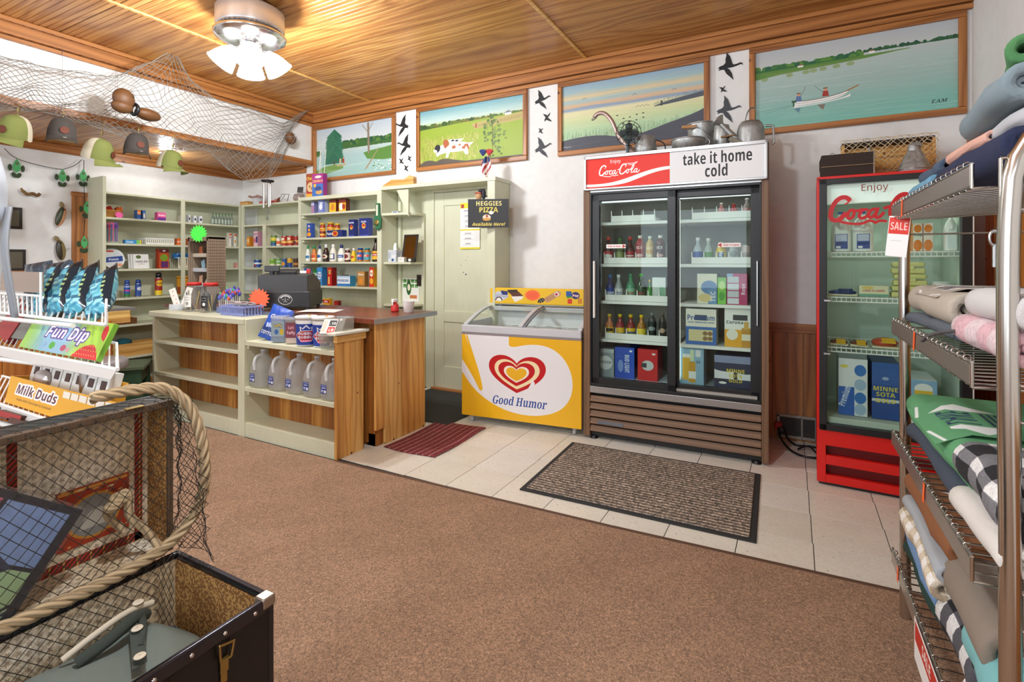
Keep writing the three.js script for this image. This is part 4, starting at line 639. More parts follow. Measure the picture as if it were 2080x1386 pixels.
// p(background, marks): marks are ['t', text, x, y, size, colour], ['c', colour, x, y, rx, ry], ['r', colour, x, y, w, h] in shares of the print
const p = (bg, ops) => (g, w, h) => { fill(g, bg, -2, -2, w + 4, h + 4); for (const o of ops) if (o[0] === 't') words(g, o[1], o[2] * w, o[3] * h, o[4] * h, o[5], { max: w * 0.92, rot: o[6] ?? 0 }); else if (o[0] === 'c') blob(g, o[1], o[2] * w, o[3] * h, o[4] * w, o[5] * h); else fill(g, o[1], o[2] * w, o[3] * h, o[4] * w, o[5] * h); };
const cellFor = (w, h, draw, A = A1, dense = 700) => { const k = Math.min(dense, 300 / Math.max(w, h)); return A.cell(Math.max(24, Math.round(w * k)), Math.max(24, Math.round(h * k)), draw); };
// half-round printed sleeve at the front, plain behind
function sleeve(r, y0, y1, front, back, r1 = r) {
  const a = new THREE.CylinderGeometry(r1, r, y1 - y0, 14, 1, true, -PI / 2, PI), b = new THREE.CylinderGeometry(r1, r, y1 - y0, 10, 1, true, PI / 2, PI);
  into(a, front); into(b, back); return merge([a, b]).translate(0, (y0 + y1) / 2, 0);
}
const KIND = {
  can(t, w, h, o) { const r = w / 2, f = cellFor(w * 1.4, h, o.f), k = A1.color('#8a8a80'); part(t, 'label', sleeve(r, 0.006, h - 0.006, f, f), A1.m); part(t, 'body', lathe([[0.001, 0], [r * 0.96, 0], [r * 1.03, 0.004], [r * 0.98, 0.008], [r * 0.98, h - 0.008], [r * 1.03, h - 0.004], [r * 0.97, h], [r * 0.93, h - 0.004], [0.001, h - 0.004]], 18), M.steel); },
  jar(t, w, h, o) { const r = w / 2, f = cellFor(w * 1.3, h * 0.5, o.f); part(t, 'body', lathe([[0.001, 0], [r * 0.9, 0], [r, 0.008], [r, h * 0.72], [r * 0.78, h * 0.84], [r * 0.78, h * 0.88], [0.001, h * 0.88]], 20), mc(o.c, 0.18)); part(t, 'label', sleeve(r * 1.015, h * 0.14, h * 0.68, f, f), A1.m); part(t, 'lid', lathe([[0.001, h], [r * 0.8, h], [r * 0.86, h * 0.985], [r * 0.86, h * 0.86], [0.001, h * 0.86]], 20), mc(o.l)); },
  squeeze(t, w, h, o) { const r = w / 2, f = cellFor(w * 1.3, h * 0.5, o.f), b = lathe([[0.001, 0], [r * 0.92, 0], [r, 0.01], [r * 0.98, h * 0.45], [r * 0.86, h * 0.62], [r * 0.5, h * 0.78], [r * 0.36, h * 0.82], [0.001, h * 0.82]], 20); part(t, 'body', b, mc(o.c, 0.25)); part(t, 'label', sleeve(r * 1.02, h * 0.1, h * 0.5, f, f, r * 1.0), A1.m); part(t, 'cap', lathe([[0.001, h], [r * 0.34, h], [r * 0.44, h * 0.97], [r * 0.46, h * 0.8], [0.001, h * 0.8]], 16), mc(o.l)); },
  bottle(t, w, h, o) { const r = w / 2, f = cellFor(w * 1.3, h * 0.35, o.f); part(t, 'body', lathe([[0.001, 0], [r * 0.9, 0], [r, 0.008], [r, h * 0.5], [r * 0.85, h * 0.6], [r * 0.42, h * 0.74], [r * 0.36, h * 0.9], [0.001, h * 0.9]], 18), mc(o.c, 0.15)); part(t, 'label', sleeve(r * 1.02, h * 0.1, h * 0.46, f, f), A1.m); part(t, 'cap', lathe([[0.001, h], [r * 0.4, h], [r * 0.44, h * 0.985], [r * 0.44, h * 0.88], [0.001, h * 0.88]], 14), mc(o.l)); },
  spray(t, w, h, o) { const r = w / 2, f = cellFor(w * 1.3, h * 0.7, o.f); part(t, 'body', lathe([[0.001, 0], [r * 0.95, 0], [r, 0.005], [r, h * 0.76], [r * 0.8, h * 0.8], [0.001, h * 0.8]], 18), M.steel); part(t, 'label', sleeve(r * 1.015, 0.008, h * 0.755, f, f), A1.m); part(t, 'cap', lathe([[0.001, h], [r * 0.5, h], [r * 0.72, h * 0.975], [r * 0.86, h * 0.9], [r * 0.88, h * 0.775], [0.001, h * 0.775]], 18), mc(o.l)); },
  tub(t, w, h, o) { const r = w / 2, f = cellFor(w, h, o.f); part(t, 'body', lathe([[0.001, 0], [r * 0.84, 0], [r * 0.96, h * 0.9], [0.001, h * 0.9]], 24), mc(o.c)); part(t, 'label', sleeve(r * 0.87, h * 0.05, h * 0.86, f, f, r * 0.97), A1.m); part(t, 'lid', lathe([[0.001, h], [r * 0.92, h], [r, h * 0.98], [r, h * 0.88], [0.001, h * 0.88]], 24), mc(o.l)); },
  brush(t, w, h, o) { part(t, 'pack', cb(w * 0.95, h, 0.012, 0, h / 2, -0.012, 0.003), M.clear); part(t, 'backing_card', cb(w * 0.9, h * 0.3, 0.003, 0, h * 0.85, -0.008, 0.001), mc(o.a)); for (const s of [-1, 1]) part(t, 'brush_handle', [rod([s * w * 0.2, 0.02, -0.01], [s * w * 0.24, h * 0.75, -0.008], 0.005, 6, 0.004), cb(0.011, h * 0.16, 0.012, s * w * 0.25, h * 0.82, -0.004, 0.003)], mc(s < 0 ? o.b : o.a)); },
  bin(t, w, h, o) { const m = mc(o.c, 0.5), d = 0.16; part(t, 'base', cb(w * 0.94, 0.004, d * 0.9, 0, 0.004, -d / 2, 0.001), m); part(t, 'rim', [cb(w, 0.012, 0.006, 0, h - 0.006, 0, 0.002), cb(w, 0.012, 0.006, 0, h - 0.006, -d, 0.002), cb(0.006, 0.012, d, -w / 2, h - 0.006, -d / 2, 0.002), cb(0.006, 0.012, d, w / 2, h - 0.006, -d / 2, 0.002)], m); const n = Math.round(w / 0.02); for (let i = 0; i <= n; i++) part(t, 'slat', [cb(0.009, h - 0.01, 0.004, (i / n - 0.5) * w * 0.96, h / 2, -0.002, 0), cb(0.009, h - 0.01, 0.004, (i / n - 0.5) * w * 0.96, h / 2, -d + 0.002, 0)], m); part(t, 'low_band', cb(w * 0.97, h * 0.25, 0.003, 0, h * 0.14, -0.004, 0.001), m);
    if (o.blue) for (let i = 0; i < 3; i++) part(t, 'blue_bowl', turned(lathe([[0.02, 0], [0.05, 0.02], [0.062, 0.05], [0.058, 0.05], [0.045, 0.022], [0.001, 0.008]], 18), 0.5 - i * 0.3, 0, 0.3 - i * 0.3, -0.07 + i * 0.06, h - 0.02, -0.07), mc('#2c74b4', 0.35)); },
  plates(t, w, h) { const c = cellFor(0.2, 0.2, (g, a, b) => { fill(g, '#eef0f2', 0, 0, a, b); blob(g, '#dfe4ea', a / 2, b / 2, a * 0.42, b * 0.42); pathFill(g, '#2c4c9c', `M${a * 0.1} ${b * 0.45} L${a * 0.9} ${b * 0.35} L${a * 0.9} ${b * 0.62} L${a * 0.12} ${b * 0.7} Z`); words(g, 'Plates', a * 0.5, b * 0.53, b * 0.15, '#fff', { rot: -0.1 }); blob(g, '#c84a2c', a * 0.35, b * 0.12, a * 0.2, b * 0.05); blob(g, '#e8a07c', a * 0.75, b * 0.82, a * 0.12, b * 0.08); });
    const r = h / 2; for (let i = 0; i < 7; i++) part(t, 'plate', turned(lathe([[0.001, 0], [r * 0.7, 0], [r, 0.012], [r, 0.014], [r * 0.68, 0.003], [0.001, 0.003]], 30), PI / 2 - 0.18, 0, 0, 0, r, -0.05 - i * 0.006), mc('#f2f3f4', 0.5)); part(t, 'wrap_print', turned(into(new THREE.CircleGeometry(r * 0.96, 30), c), -0.18, 0, 0, 0, r, -0.022), A1.m); },
  napkins(t, w, h) { const c = cellFor(w * 0.8, h, (g, a, b) => { fill(g, '#f4f4f2', 0, 0, a, b); blob(g, '#5c6c3c', a * 0.35, b * 0.2, a * 0.16, b * 0.12); words(g, 'vanity fair', a * 0.52, b * 0.5, b * 0.2, '#2c2c30', { font: 'serif', italic: true, max: a * 0.8 }); fill(g, '#a8344c', a * 0.3, b * 0.68, a * 0.4, 2); }), e = A1.color('#e6e4de'); for (let i = 0; i < 3; i++) part(t, 'stack', turned(carton(w * 0.78, h * 0.96, 0.02, i ? e : c, e), -0.16, 0, 0, 0.02 - i * 0.012, 0, -0.01 - i * 0.024), A1.m); },
  basket(t, w, h) { const m = mc('#b8823c', 0.8), r = w / 2; for (let i = 0; i < 6; i++) part(t, 'weave', new THREE.TorusGeometry(r * (0.74 + i * 0.05), 0.008, 6, 28).rotateX(PI / 2).scale(1, 1, 0.62).translate(0, 0.008 + i * 0.013, -0.07), m); part(t, 'base', lathe([[0.001, 0.002], [r * 0.74, 0.002], [r * 0.74, 0.008], [0.001, 0.008]], 24).scale(1, 1, 0.62).translate(0, 0, -0.07), m);
    const cs = ['#a82820', '#d89a2c', '#7c2418', '#c8642c', '#e0b850']; for (let i = 0; i < (h > 0.11 ? 9 : 6); i++) part(t, 'packet', turned(cb(0.07, 0.05, 0.008, 0, 0, 0, 0.003), rnd(-0.9, 0.2), rnd(-1, 1), rnd(-0.6, 0.6), rnd(-0.5, 0.5) * w * 0.8, 0.075 + rnd(0, 0.025), -0.07 + rnd(-0.04, 0.04)), mc(cs[i % 5], 0.3));
    if (w > 0.1) part(t, 'price_star', turned(extr(star(11, 0.028, 0.042), 0.002), -0.2, 0, 0, w * 0.18, 0.03, 0.0), mc('#f060a8', 0.6)); },
  wicker(t, w, h) { const m = textured(T.grey, 0.06, 0.05, 0.8, { color: 0xe0a868 }); const d = 0.2; part(t, 'side', [cb(w, 0.06, 0.012, 0, 0.03, 0, 0.004), cb(w, 0.06, 0.012, 0, 0.03, -d, 0.004), cb(0.012, 0.06, d, -w / 2, 0.03, -d / 2, 0.004), cb(0.012, 0.06, d, w / 2, 0.03, -d / 2, 0.004)], m); part(t, 'base', cb(w, 0.008, d, 0, 0.004, -d / 2, 0.002), m); for (let i = 0; i < 3; i++) part(t, 'weave', [tube([[-w / 2, 0.014 + i * 0.02, 0.008], [-w / 4, 0.016 + i * 0.02, 0.01], [0, 0.013 + i * 0.02, 0.008], [w / 4, 0.016 + i * 0.02, 0.01], [w / 2, 0.014 + i * 0.02, 0.008]], 0.007, 6)], m); part(t, 'liner', turned(cb(w * 0.5, 0.002, 0.1, 0, 0, 0, 0), 0.5, 0.3, 0.25, w * 0.2, 0.075, -0.1), mc('#c89858', 0.8)); },
  tissue(t, w, h) { const c = cellFor(0.12, 0.12, p('#c9ced6', [['r', '#b0b8c4', 0.1, 0.2, 0.3, 0.5], ['r', '#dfe2e8', 0.5, 0.4, 0.4, 0.3], ['c', '#2c4c8c', 0.62, 0.82, 0.12, 0.12]])), e = A1.color('#d8dce2'), k = Math.min(w, 0.125); part(t, 'box', carton(k, k, k, c, c, e), A1.m); part(t, 'tissue', sheet(6, 8, (u, v) => [(u - 0.5) * 0.05 * (1 - v * 0.6), k + v * 0.075, -0.0 + 0.016 * Math.sin(u * 7 + v * 3) * (1 - v * 0.5)], 0.001), mc('#f6f6f6', 0.9)); t.children.forEach((c2) => c2.position.z -= 0.06); },
  frame(t, w, h) { const gold = std(0xb08240, 0.16, { metalness: 1 }), b = 0.022, f = mc('#2c1c14', 0.4); part(t, 'mirror', cb(w - b, h - b, 0.006, 0, h / 2, 0, 0), gold); part(t, 'border', [cb(w, b, 0.016, 0, b / 2, 0, 0.004), cb(w, b, 0.016, 0, h - b / 2, 0, 0.004), cb(b, h, 0.016, -w / 2 + b / 2, h / 2, 0, 0.004), cb(b, h, 0.016, w / 2 - b / 2, h / 2, 0, 0.004)], f); t.rotation.order = 'YXZ'; t.rotation.x = -0.17; t.position.z += 0.01; },
};
const SH = { Q: [2.025, 1.84, 1.565, 1.295, 1.03, 0.76], P: [2.0, 1.75, 1.484, 1.225, 0.925, 0.64], B: [2.0, 1.746, 1.483, 1.221, 0.923, 0.645], N: [2.06, 1.79, 1.292, 0.862] };
function st(shelf, kind, c, w, h, label, cat, o = {}, group) {
  const y = SH[shelf[0]][+shelf[1]] + 0.0005, B = shelf[0] === 'B', front = { B: -6.06, P: -4.03, Q: -4.01, N: -4.06 }[shelf[0]], round = !['carton', 'brush', 'bin', 'plates', 'napkins', 'basket', 'wicker', 'tissue', 'frame'].includes(kind);
  const d = kind === 'carton' ? o.d / 2 : round ? w / 2 : 0.0, off = d - (o.z ?? 0), pos = B ? [front - off, y, c] : [c, y, front - off], turn = B ? PI / 2 : 0, name = cat.replace(/ /g, '_');
  if (kind === 'carton') { const f = cellFor(w, h, o.f), s = A1.color(o.s); return solo(name, label, cat, carton(w, h, o.d, f, s, s, s), A1.m, pos, turn, group); }
  const t = thing(name, label, cat, pos, turn, group); KIND[kind](t, w, h, o); return t;
}
st('Q0','carton',-4.831,0.147,0.285,'red-brown cereal box standing behind the purple one on the shelf top','cereal box',{f:p('#a8431c',[['t','Chex',.42,.2,.17,'#f8d24a'],['c','#e8c48c',.5,.55,.4,.2],['c','#b98042',.4,.52,.1,.06],['c','#b98042',.62,.6,.1,.06],['r','#f2b428',0,.78,1,.22],['r','#c02020',.1,.74,.6,.07]]),s:'#c98a2c',d:.06,z:-.06});
st('Q0','carton',-4.646,0.175,0.259,'purple and blue cereal box printed CRUNCH on the shelf top','cereal box',{f:p('#b01d8c',[['r','#2f6ec2',0,.44,1,.56],['t','CRUNCH',.5,.32,.15,'#ffd23a'],['c','#f0ead8',.55,.14,.3,.06],['c','#f2b62c',.25,.5,.12,.08],['c','#d9a25c',.62,.8,.3,.1],['c','#1d3c86',.55,.64,.3,.1]]),s:'#8c1c74',d:.06});
st('Q1','carton',-4.726,0.047,0.133,'mauve narrow snack pastry box, leftmost on its shelf','box',{f:p('#8f86b8',[['r','#b47c98',.1,.4,.8,.5],['t','pop',.5,.2,.2,'#fff']]),s:'#7a78ac',d:.05});
st('Q1','carton',-4.585,0.107,0.143,'lavender blue pastry box beside the mauve one','box',{f:p('#7c88c4',[['c','#e8ecf4',.4,.5,.25,.25],['t','Pop',.45,.18,.2,'#fff'],['r','#5a68ac',.75,0,.25,1]]),s:'#b6bcd8',d:.05});
st('Q1','carton',-4.409,0.101,0.140,'yellow and brown instant meal box on the top board bay','box',{f:p('#f0bc1c',[['r','#6b2416',0,0,1,.25],['c','#d98a2c',.5,.65,.32,.2],['t','Vel',.5,.42,.18,'#b01818']]),s:'#6b2416',d:.06});
st('Q1','carton',-4.262,0.106,0.139,'yellow boxed dinner with a white bowl print, next to the brown edge','box',{f:p('#e8b41c',[['r','#7c2a18',0,0,1,.3],['c','#f4efe4',.35,.6,.28,.28],['c','#a83020',.7,.6,.22,.22]]),s:'#5a2016',d:.06});
st('Q2','carton',-4.784,0.077,0.167,'blue and orange macaroni box, first on its shelf','box',{f:p('#24449c',[['c','#f2a024',.5,.75,.4,.14],['t','Kr',.5,.2,.2,'#fff'],['c','#f2a024',.5,.45,.22,.1]]),s:'#3c5cae',d:.05});
st('Q2','carton',-4.664,0.043,0.144,'plain blue macaroni box behind the sauce jars','box',{f:p('#3f5cac',[['r','#d8dcec',.2,.1,.5,.1]]),s:'#8694c8',d:.05,z:-.06});
st('Q2','jar',-4.599,0.062,0.165,'tomato sauce jar, the first of three','jar',{c:'#a8301c',l:'#e8b838',f:p('#e6b23c',[['r','#7c1c14',0,.45,1,.3],['t','Ragu',.5,.25,.3,'#a01818']])},'sauce jars');
st('Q2','jar',-4.482,0.082,0.169,'tomato sauce jar, the middle and largest of three','jar',{c:'#a8301c',l:'#e0b030',f:p('#e6b23c',[['r','#8c1c14',0,.5,1,.3],['t','Ragu',.5,.25,.3,'#a01818']])},'sauce jars');
st('Q2','jar',-4.372,0.066,0.151,'tomato sauce jar, the last of three by the pasta boxes','jar',{c:'#a03420',l:'#e8b838',f:p('#dfa638',[['r','#7c1c14',0,.45,1,.3]])},'sauce jars');
st('Q2','carton',-4.351,0.231,0.075,'low navy pasta box lying on its side before the jars','box',{f:p('#1c2a6c',[['c','#d8901c',.55,.5,.2,.4],['t','Pasta',.2,.5,.5,'#f0f0f0'],['c','#c02a20',.55,.5,.12,.25]]),s:'#26367c',d:.07,z:.03});
st('Q2','carton',-4.126,0.083,0.185,'navy pasta box with yellow noodles, first of the tall pair','box',{f:p('#1d2766',[['c','#e8b03c',.5,.45,.25,.14],['c','#c02a20',.5,.4,.2,.08],['t','Barilla',.5,.2,.12,'#fff'],['r','#39489c',0,.9,1,.1]]),s:'#2a3880',d:.06},'tall navy pasta boxes');
st('Q2','carton',-3.948,0.137,0.192,'navy pasta box with yellow noodles, second of the tall pair','box',{f:p('#202c74',[['c','#e8b03c',.5,.42,.2,.16],['c','#c02a20',.5,.4,.16,.07],['t','Barilla',.5,.2,.12,'#fff'],['r','#39489c',0,.9,1,.1]]),s:'#4c58a0',d:.06},'tall navy pasta boxes');
st('Q3','squeeze',-4.831,0.052,0.185,'salad dressing bottle with a green cap, first in its row','bottle',{c:'#e8ece0',l:'#1f8c4c',f:p('#f2f4ee',[['r','#2c7cb0',.1,.3,.8,.4]])},'condiment row');
st('Q3','squeeze',-4.734,0.062,0.184,'orange dressing bottle with a green cap','bottle',{c:'#d07c34',l:'#1f8c4c',f:p('#e89040',[['c','#d84a24',.5,.4,.35,.25],['r','#f2ead8',.1,.7,.8,.15]])},'condiment row');
st('Q3','squeeze',-4.642,0.057,0.182,'white ranch dressing bottle with a dark cap','bottle',{c:'#eeece4',l:'#2a3868',f:p('#f4f2ea',[['c','#2c5c9c',.5,.4,.35,.25]])},'condiment row');
st('Q3','squeeze',-4.548,0.067,0.197,'dark barbecue sauce bottle with a white cap','bottle',{c:'#3a1c12',l:'#f2f2f0',f:p('#2a1812',[['c','#e8dcc0',.5,.5,.4,.3],['c','#7c2418',.5,.5,.2,.15]])},'condiment row');
st('Q3','squeeze',-4.440,0.077,0.196,'mayonnaise bottle with a square white label','bottle',{c:'#ece4d4',l:'#f4f2ee',f:p('#f2eee2',[['r','#2c3a70',.15,.1,.7,.8],['r','#f4f0e6',.25,.18,.5,.6]])},'condiment row');
st('Q3','squeeze',-4.315,0.081,0.188,'mayonnaise bottle with a wide navy cap','bottle',{c:'#f0ece0',l:'#28366c',f:p('#f4f2ea',[['r','#274c9c',.1,.25,.8,.4],['t','Mayo',.5,.45,.25,'#fff']])},'condiment row');
st('Q3','jar',-4.215,0.066,0.144,'dark red jelly jar in the condiment row','jar',{c:'#5a1a16',l:'#e8e4da',f:p('#e8dccc',[['c','#7c1c1c',.5,.5,.3,.3]])},'condiment row');
st('Q3','squeeze',-4.120,0.055,0.148,'yellow mustard bottle with a white cap','bottle',{c:'#e8bc1c',l:'#f2f0e8',f:p('#f0c820',[['c','#c02a20',.5,.4,.3,.2]])},'condiment row');
st('Q3','jar',-4.027,0.065,0.147,'peanut butter jar with a blue lid','jar',{c:'#b8742c',l:'#28509c',f:p('#2c58a8',[['r','#e04a2a',.1,.3,.8,.3],['t','Jif',.5,.45,.3,'#fff']])},'condiment row');
st('Q3','jar',-3.928,0.065,0.146,'peanut butter jar with a teal lid','jar',{c:'#b8742c',l:'#3c8c94',f:p('#50a0b0',[['r','#e04a2a',.1,.3,.8,.3],['t','Jif',.5,.45,.3,'#fff']])},'condiment row');
st('Q3','bottle',-3.811,0.074,0.242,'tall dark syrup bottle at the end of the condiment row','bottle',{c:'#2a1408',l:'#1c1410',f:p('#f0b41c',[['r','#a82418',0,.25,1,.35],['t','Syrup',.5,.42,.25,'#fff']])},'condiment row');
st('Q4','carton',-4.861,0.086,0.191,'blue cracker box with an orange cracker print, first on its shelf','cracker box',{f:p('#2a58ac',[['c','#e89a30',.6,.75,.35,.16],['c','#f0f0f0',.5,.3,.35,.14],['t','Town',.5,.3,.14,'#2a58ac']]),s:'#7c98c8',d:.07},'cracker boxes');
st('Q4','carton',-4.713,0.057,0.177,'green cracker box printed CLUB','cracker box',{f:p('#1c7c34',[['t','CLUB',.55,.3,.24,'#fff'],['c','#e8b44a',.5,.75,.4,.14],['c','#c02a20',.3,.5,.12,.06]]),s:'#2c5c34',d:.07,z:-.02},'cracker boxes');
st('Q4','carton',-4.604,0.084,0.203,'light blue cracker box printed Chicken in white','cracker box',{f:p('#3f8cc8',[['c','#e4eef4',.5,.45,.42,.2],['t','Chicken',.5,.38,.15,'#1d3c80'],['t','Biskit',.5,.52,.15,'#1d3c80'],['c','#e8b44a',.4,.82,.3,.1]]),s:'#2c6ca4',d:.07,z:.01},'cracker boxes');
st('Q4','carton',-4.456,0.067,0.201,'bright red cracker box with a yellow emblem','cracker box',{f:p('#c41c1c',[['c','#f0c02c',.5,.25,.3,.13],['t','RITZ',.5,.25,.13,'#1c3480'],['r','#e8b060',.15,.5,.4,.4]]),s:'#8c1414',d:.07},'cracker boxes');
st('Q4','carton',-4.324,0.027,0.118,'dark red cracker box behind the white one','cracker box',{f:p('#8c1818',[['c','#e8c87c',.5,.4,.3,.2]]),s:'#6c1010',d:.07,z:-.07},'cracker boxes');
st('Q4','carton',-4.233,0.194,0.112,'low white and blue cracker box printed PREMIUM','cracker box',{f:p('#e8eef4',[['r','#3a7cc0',0,.75,1,.25],['t','PREMIUM',.45,.45,.32,'#1c4c9c'],['r','#b0d0e8',0,0,1,.16]]),s:'#3a8cb4',d:.08,z:.01},'cracker boxes');
st('Q4','carton',-3.987,0.102,0.162,'tan cracker box with an orange square','cracker box',{f:p('#c08a44',[['r','#e8902c',.3,.5,.4,.3],['t','Wheat',.5,.2,.16,'#fff'],['r','#8c5a24',0,.9,1,.1]]),s:'#8c6434',d:.06},'cracker boxes');
st('Q4','carton',-3.839,0.059,0.206,'red and yellow cracker box at the end of its shelf','cracker box',{f:p('#d02c1c',[['c','#f4e6c8',.5,.3,.4,.18],['t','Cheez',.5,.3,.13,'#c02020'],['c','#f0b02c',.5,.7,.4,.16]]),s:'#e8a424',d:.06},'cracker boxes');
st('Q5','jar',-4.603,0.046,0.105,'small glass jar on the lowest visible board','jar',{c:'#cfd0c4',l:'#3a5a3a',f:p('#d8d4c0',[['r','#4c7c3c',.1,.4,.8,.3]])});
st('Q5','carton',-4.511,0.098,0.125,'yellow pudding mix box below the cracker shelf','box',{f:p('#f0bc24',[['r','#c02a20',0,.1,1,.3],['t','Mix',.5,.25,.24,'#fff'],['c','#8c3a1c',.5,.75,.3,.16]]),s:'#d8981c',d:.05});
st('Q5','carton',-4.392,0.059,0.103,'dark red and yellow box beside the pudding mix','box',{f:p('#a82018',[['r','#f0b42c',0,.5,1,.25]]),s:'#7c1414',d:.05,z:-.03});
st('Q5','carton',-4.281,0.099,0.043,'flat yellow packet box on the low board','box',{f:p('#f2c830',[['r','#c43a24',.2,.3,.6,.4]]),s:'#d8a824',d:.06});
st('Q5','carton',-4.133,0.054,0.048,'flat orange packet box on the low board','box',{f:p('#c8562c',[['r','#f0d0a0',.2,.3,.5,.3]]),s:'#a84424',d:.06});
st('P2','carton',-5.904,0.056,0.122,'orange tea carton in the narrow bay','box',{f:p('#e89424',[['c','#f2d490',.5,.4,.3,.2],['r','#b0601c',0,.85,1,.15]]),s:'#c8781c',d:.07});
st('P2','carton',-5.760,0.076,0.187,'pink and white tall drink carton in the narrow bay','box',{f:p('#e8c4cc',[['t','FRUIT',.5,.2,.15,'#7c2c50'],['r','#4a3a78',.55,.35,.45,.4],['c','#d85a78',.3,.6,.2,.15]]),s:'#c890a4',d:.07});
st('P2','can',-5.461,0.069,0.130,'green and yellow soup can, first in its bay','can',{f:p('#4c8c3c',[['r','#e8d040',0,.15,1,.35],['r','#2c5c9c',0,.7,1,.3]])},'canned goods behind the till');
st('P2','can',-5.367,0.053,0.100,'small orange and white can among the soups','can',{f:p('#e8e0d0',[['r','#d8642c',0,.4,1,.4]])},'canned goods behind the till');
st('P2','can',-5.274,0.069,0.117,'red and yellow bean can, first of three alike','can',{f:p('#b82c1c',[['r','#e8c060',0,.5,1,.25],['c','#f0e0c0',.5,.3,.3,.15]])},'red bean cans');
st('P2','can',-5.170,0.069,0.121,'red and yellow bean can, second of three alike','can',{f:p('#b82c1c',[['r','#e8c060',0,.5,1,.25],['c','#f0e0c0',.5,.3,.3,.15]])},'red bean cans');
st('P2','can',-5.063,0.063,0.115,'dark red bean can at the end of the bay','can',{f:p('#9c2014',[['r','#e0a850',0,.45,1,.25],['c','#5a1810',.5,.7,.3,.2]])},'red bean cans');
st('P3','can',-5.780,0.086,0.097,'blue coffee can in the lower narrow bay','can',{f:p('#1c4c98',[['r','#e8ecf0',0,.35,1,.25],['c','#c02a20',.5,.75,.2,.12]])});
st('P3','can',-5.653,0.048,0.060,'small cream and navy tin beside the blue can','can',{f:p('#d8c890',[['r','#2a2c50',0,.3,1,.4]])});
st('P3','can',-5.483,0.064,0.107,'light green vegetable can, first of two','can',{f:p('#8cc044',[['r','#e8e4d0',0,.6,1,.2],['t','corn',.5,.3,.3,'#2c5c24']])},'green vegetable cans');
st('P3','can',-5.371,0.058,0.112,'light green vegetable can, second of two','can',{f:p('#6cb050',[['r','#e8e4d0',0,.6,1,.2],['t','peas',.5,.3,.3,'#fff']])},'green vegetable cans');
st('P3','can',-5.265,0.058,0.111,'blue fruit can beside the green ones','can',{f:p('#2c5aa0',[['c','#e89a30',.5,.6,.35,.25]])});
st('P3','can',-5.170,0.058,0.116,'blue and yellow fruit can','can',{f:p('#e8b02c',[['r','#2c4c90',0,.5,1,.5]])});
st('P3','can',-5.063,0.063,0.115,'dark brown can at the end of the lower bay','can',{f:p('#4a2a1c',[['r','#c87c34',0,.5,1,.25]])});
st('P4','bottle',-5.097,0.074,0.155,'bottle of golden oil with a blue cap behind the till','bottle',{c:'#b8a860',l:'#2c5c9c',f:p('#d8d4a8',[['r','#c87c2c',.1,.3,.8,.4]])});
st('B1','basket',-2.674,0.183,0.101,'small wicker basket heaped with red and gold packets','basket',{});
st('B1','carton',-2.892,0.032,0.099,'orange and blue bandage box on the top board','box',{f:p('#e87c2c',[['r','#2c5ca8',0,.5,1,.5],['t','first aid',.5,.3,.2,'#fff']]),s:'#3c68a8',d:.07});
st('B1','carton',-2.941,0.028,0.100,'blue and white bandage box standing beside the orange one','box',{f:p('#3c6cb0',[['c','#e8d8c4',.5,.6,.3,.3]]),s:'#2c4c88',d:.05});
st('B1','carton',-3.115,0.084,0.092,'pink and purple medicine box','box',{f:p('#e8609c',[['r','#6a2c8c',0,.6,1,.4],['t','Relief',.5,.35,.25,'#fff']]),s:'#c84c84',d:.06});
st('B1','carton',-3.323,0.014,0.078,'slim red and white box against the post','box',{f:p('#e8e4e0',[['r','#c03a2c',0,0,1,.35]]),s:'#b0a8a0',d:.06});
st('B1','carton',-3.411,0.022,0.090,'white pain relief box with navy print, first of three','box',{f:p('#f0f0f2',[['r','#2c2c50',.2,.35,.6,.3]]),s:'#c8c8d0',d:.05},'white boxes with navy print');
st('B1','carton',-3.476,0.027,0.086,'white pain relief box with navy print, second of three','box',{f:p('#f0f0f2',[['r','#2c2c50',.2,.35,.6,.3]]),s:'#c8c8d0',d:.05},'white boxes with navy print');
st('B1','carton',-3.541,0.033,0.086,'white pain relief box with navy print, last of three','box',{f:p('#f0f0f2',[['r','#2c2c50',.2,.35,.6,.3]]),s:'#c8c8d0',d:.05},'white boxes with navy print');
st('B1','bottle',-3.692,0.031,0.136,'clear travel bottle with a green cap, first of seven','bottle',{c:'#6c7c70',l:'#1f7c3c',f:p('#a8b4a8',[])},'green-capped bottles');
st('B1','bottle',-3.731,0.031,0.137,'clear travel bottle with a green cap, second of seven','bottle',{c:'#6c7c70',l:'#1f7c3c',f:p('#a8b4a8',[])},'green-capped bottles');
st('B1','bottle',-3.771,0.031,0.137,'clear travel bottle with a green cap, third of seven','bottle',{c:'#6c7c70',l:'#1f7c3c',f:p('#a8b4a8',[])},'green-capped bottles');
st('B1','bottle',-3.811,0.031,0.138,'clear travel bottle with a green cap, fourth of seven','bottle',{c:'#6c7c70',l:'#1f7c3c',f:p('#a8b4a8',[])},'green-capped bottles');
st('B1','bottle',-3.851,0.032,0.139,'clear travel bottle with a green cap, fifth of seven','bottle',{c:'#6c7c70',l:'#1f7c3c',f:p('#a8b4a8',[])},'green-capped bottles');
st('B1','bottle',-3.890,0.029,0.140,'clear travel bottle with a green cap, sixth of seven','bottle',{c:'#6c7c70',l:'#1f7c3c',f:p('#a8b4a8',[])},'green-capped bottles');
st('B1','bottle',-3.928,0.029,0.140,'clear travel bottle with a green cap, last of seven','bottle',{c:'#6c7c70',l:'#1f7c3c',f:p('#a8b4a8',[])},'green-capped bottles');
st('B2','brush',-2.617,0.034,0.210,'toothbrush pack in red and white, first of three','toothbrush',{a:'#c02c50',b:'#2c3c6c'},'packed toothbrushes');
st('B2','brush',-2.651,0.035,0.216,'toothbrush pack in pink and blue, second of three','toothbrush',{a:'#e05c9c',b:'#3c5ca8'},'packed toothbrushes');
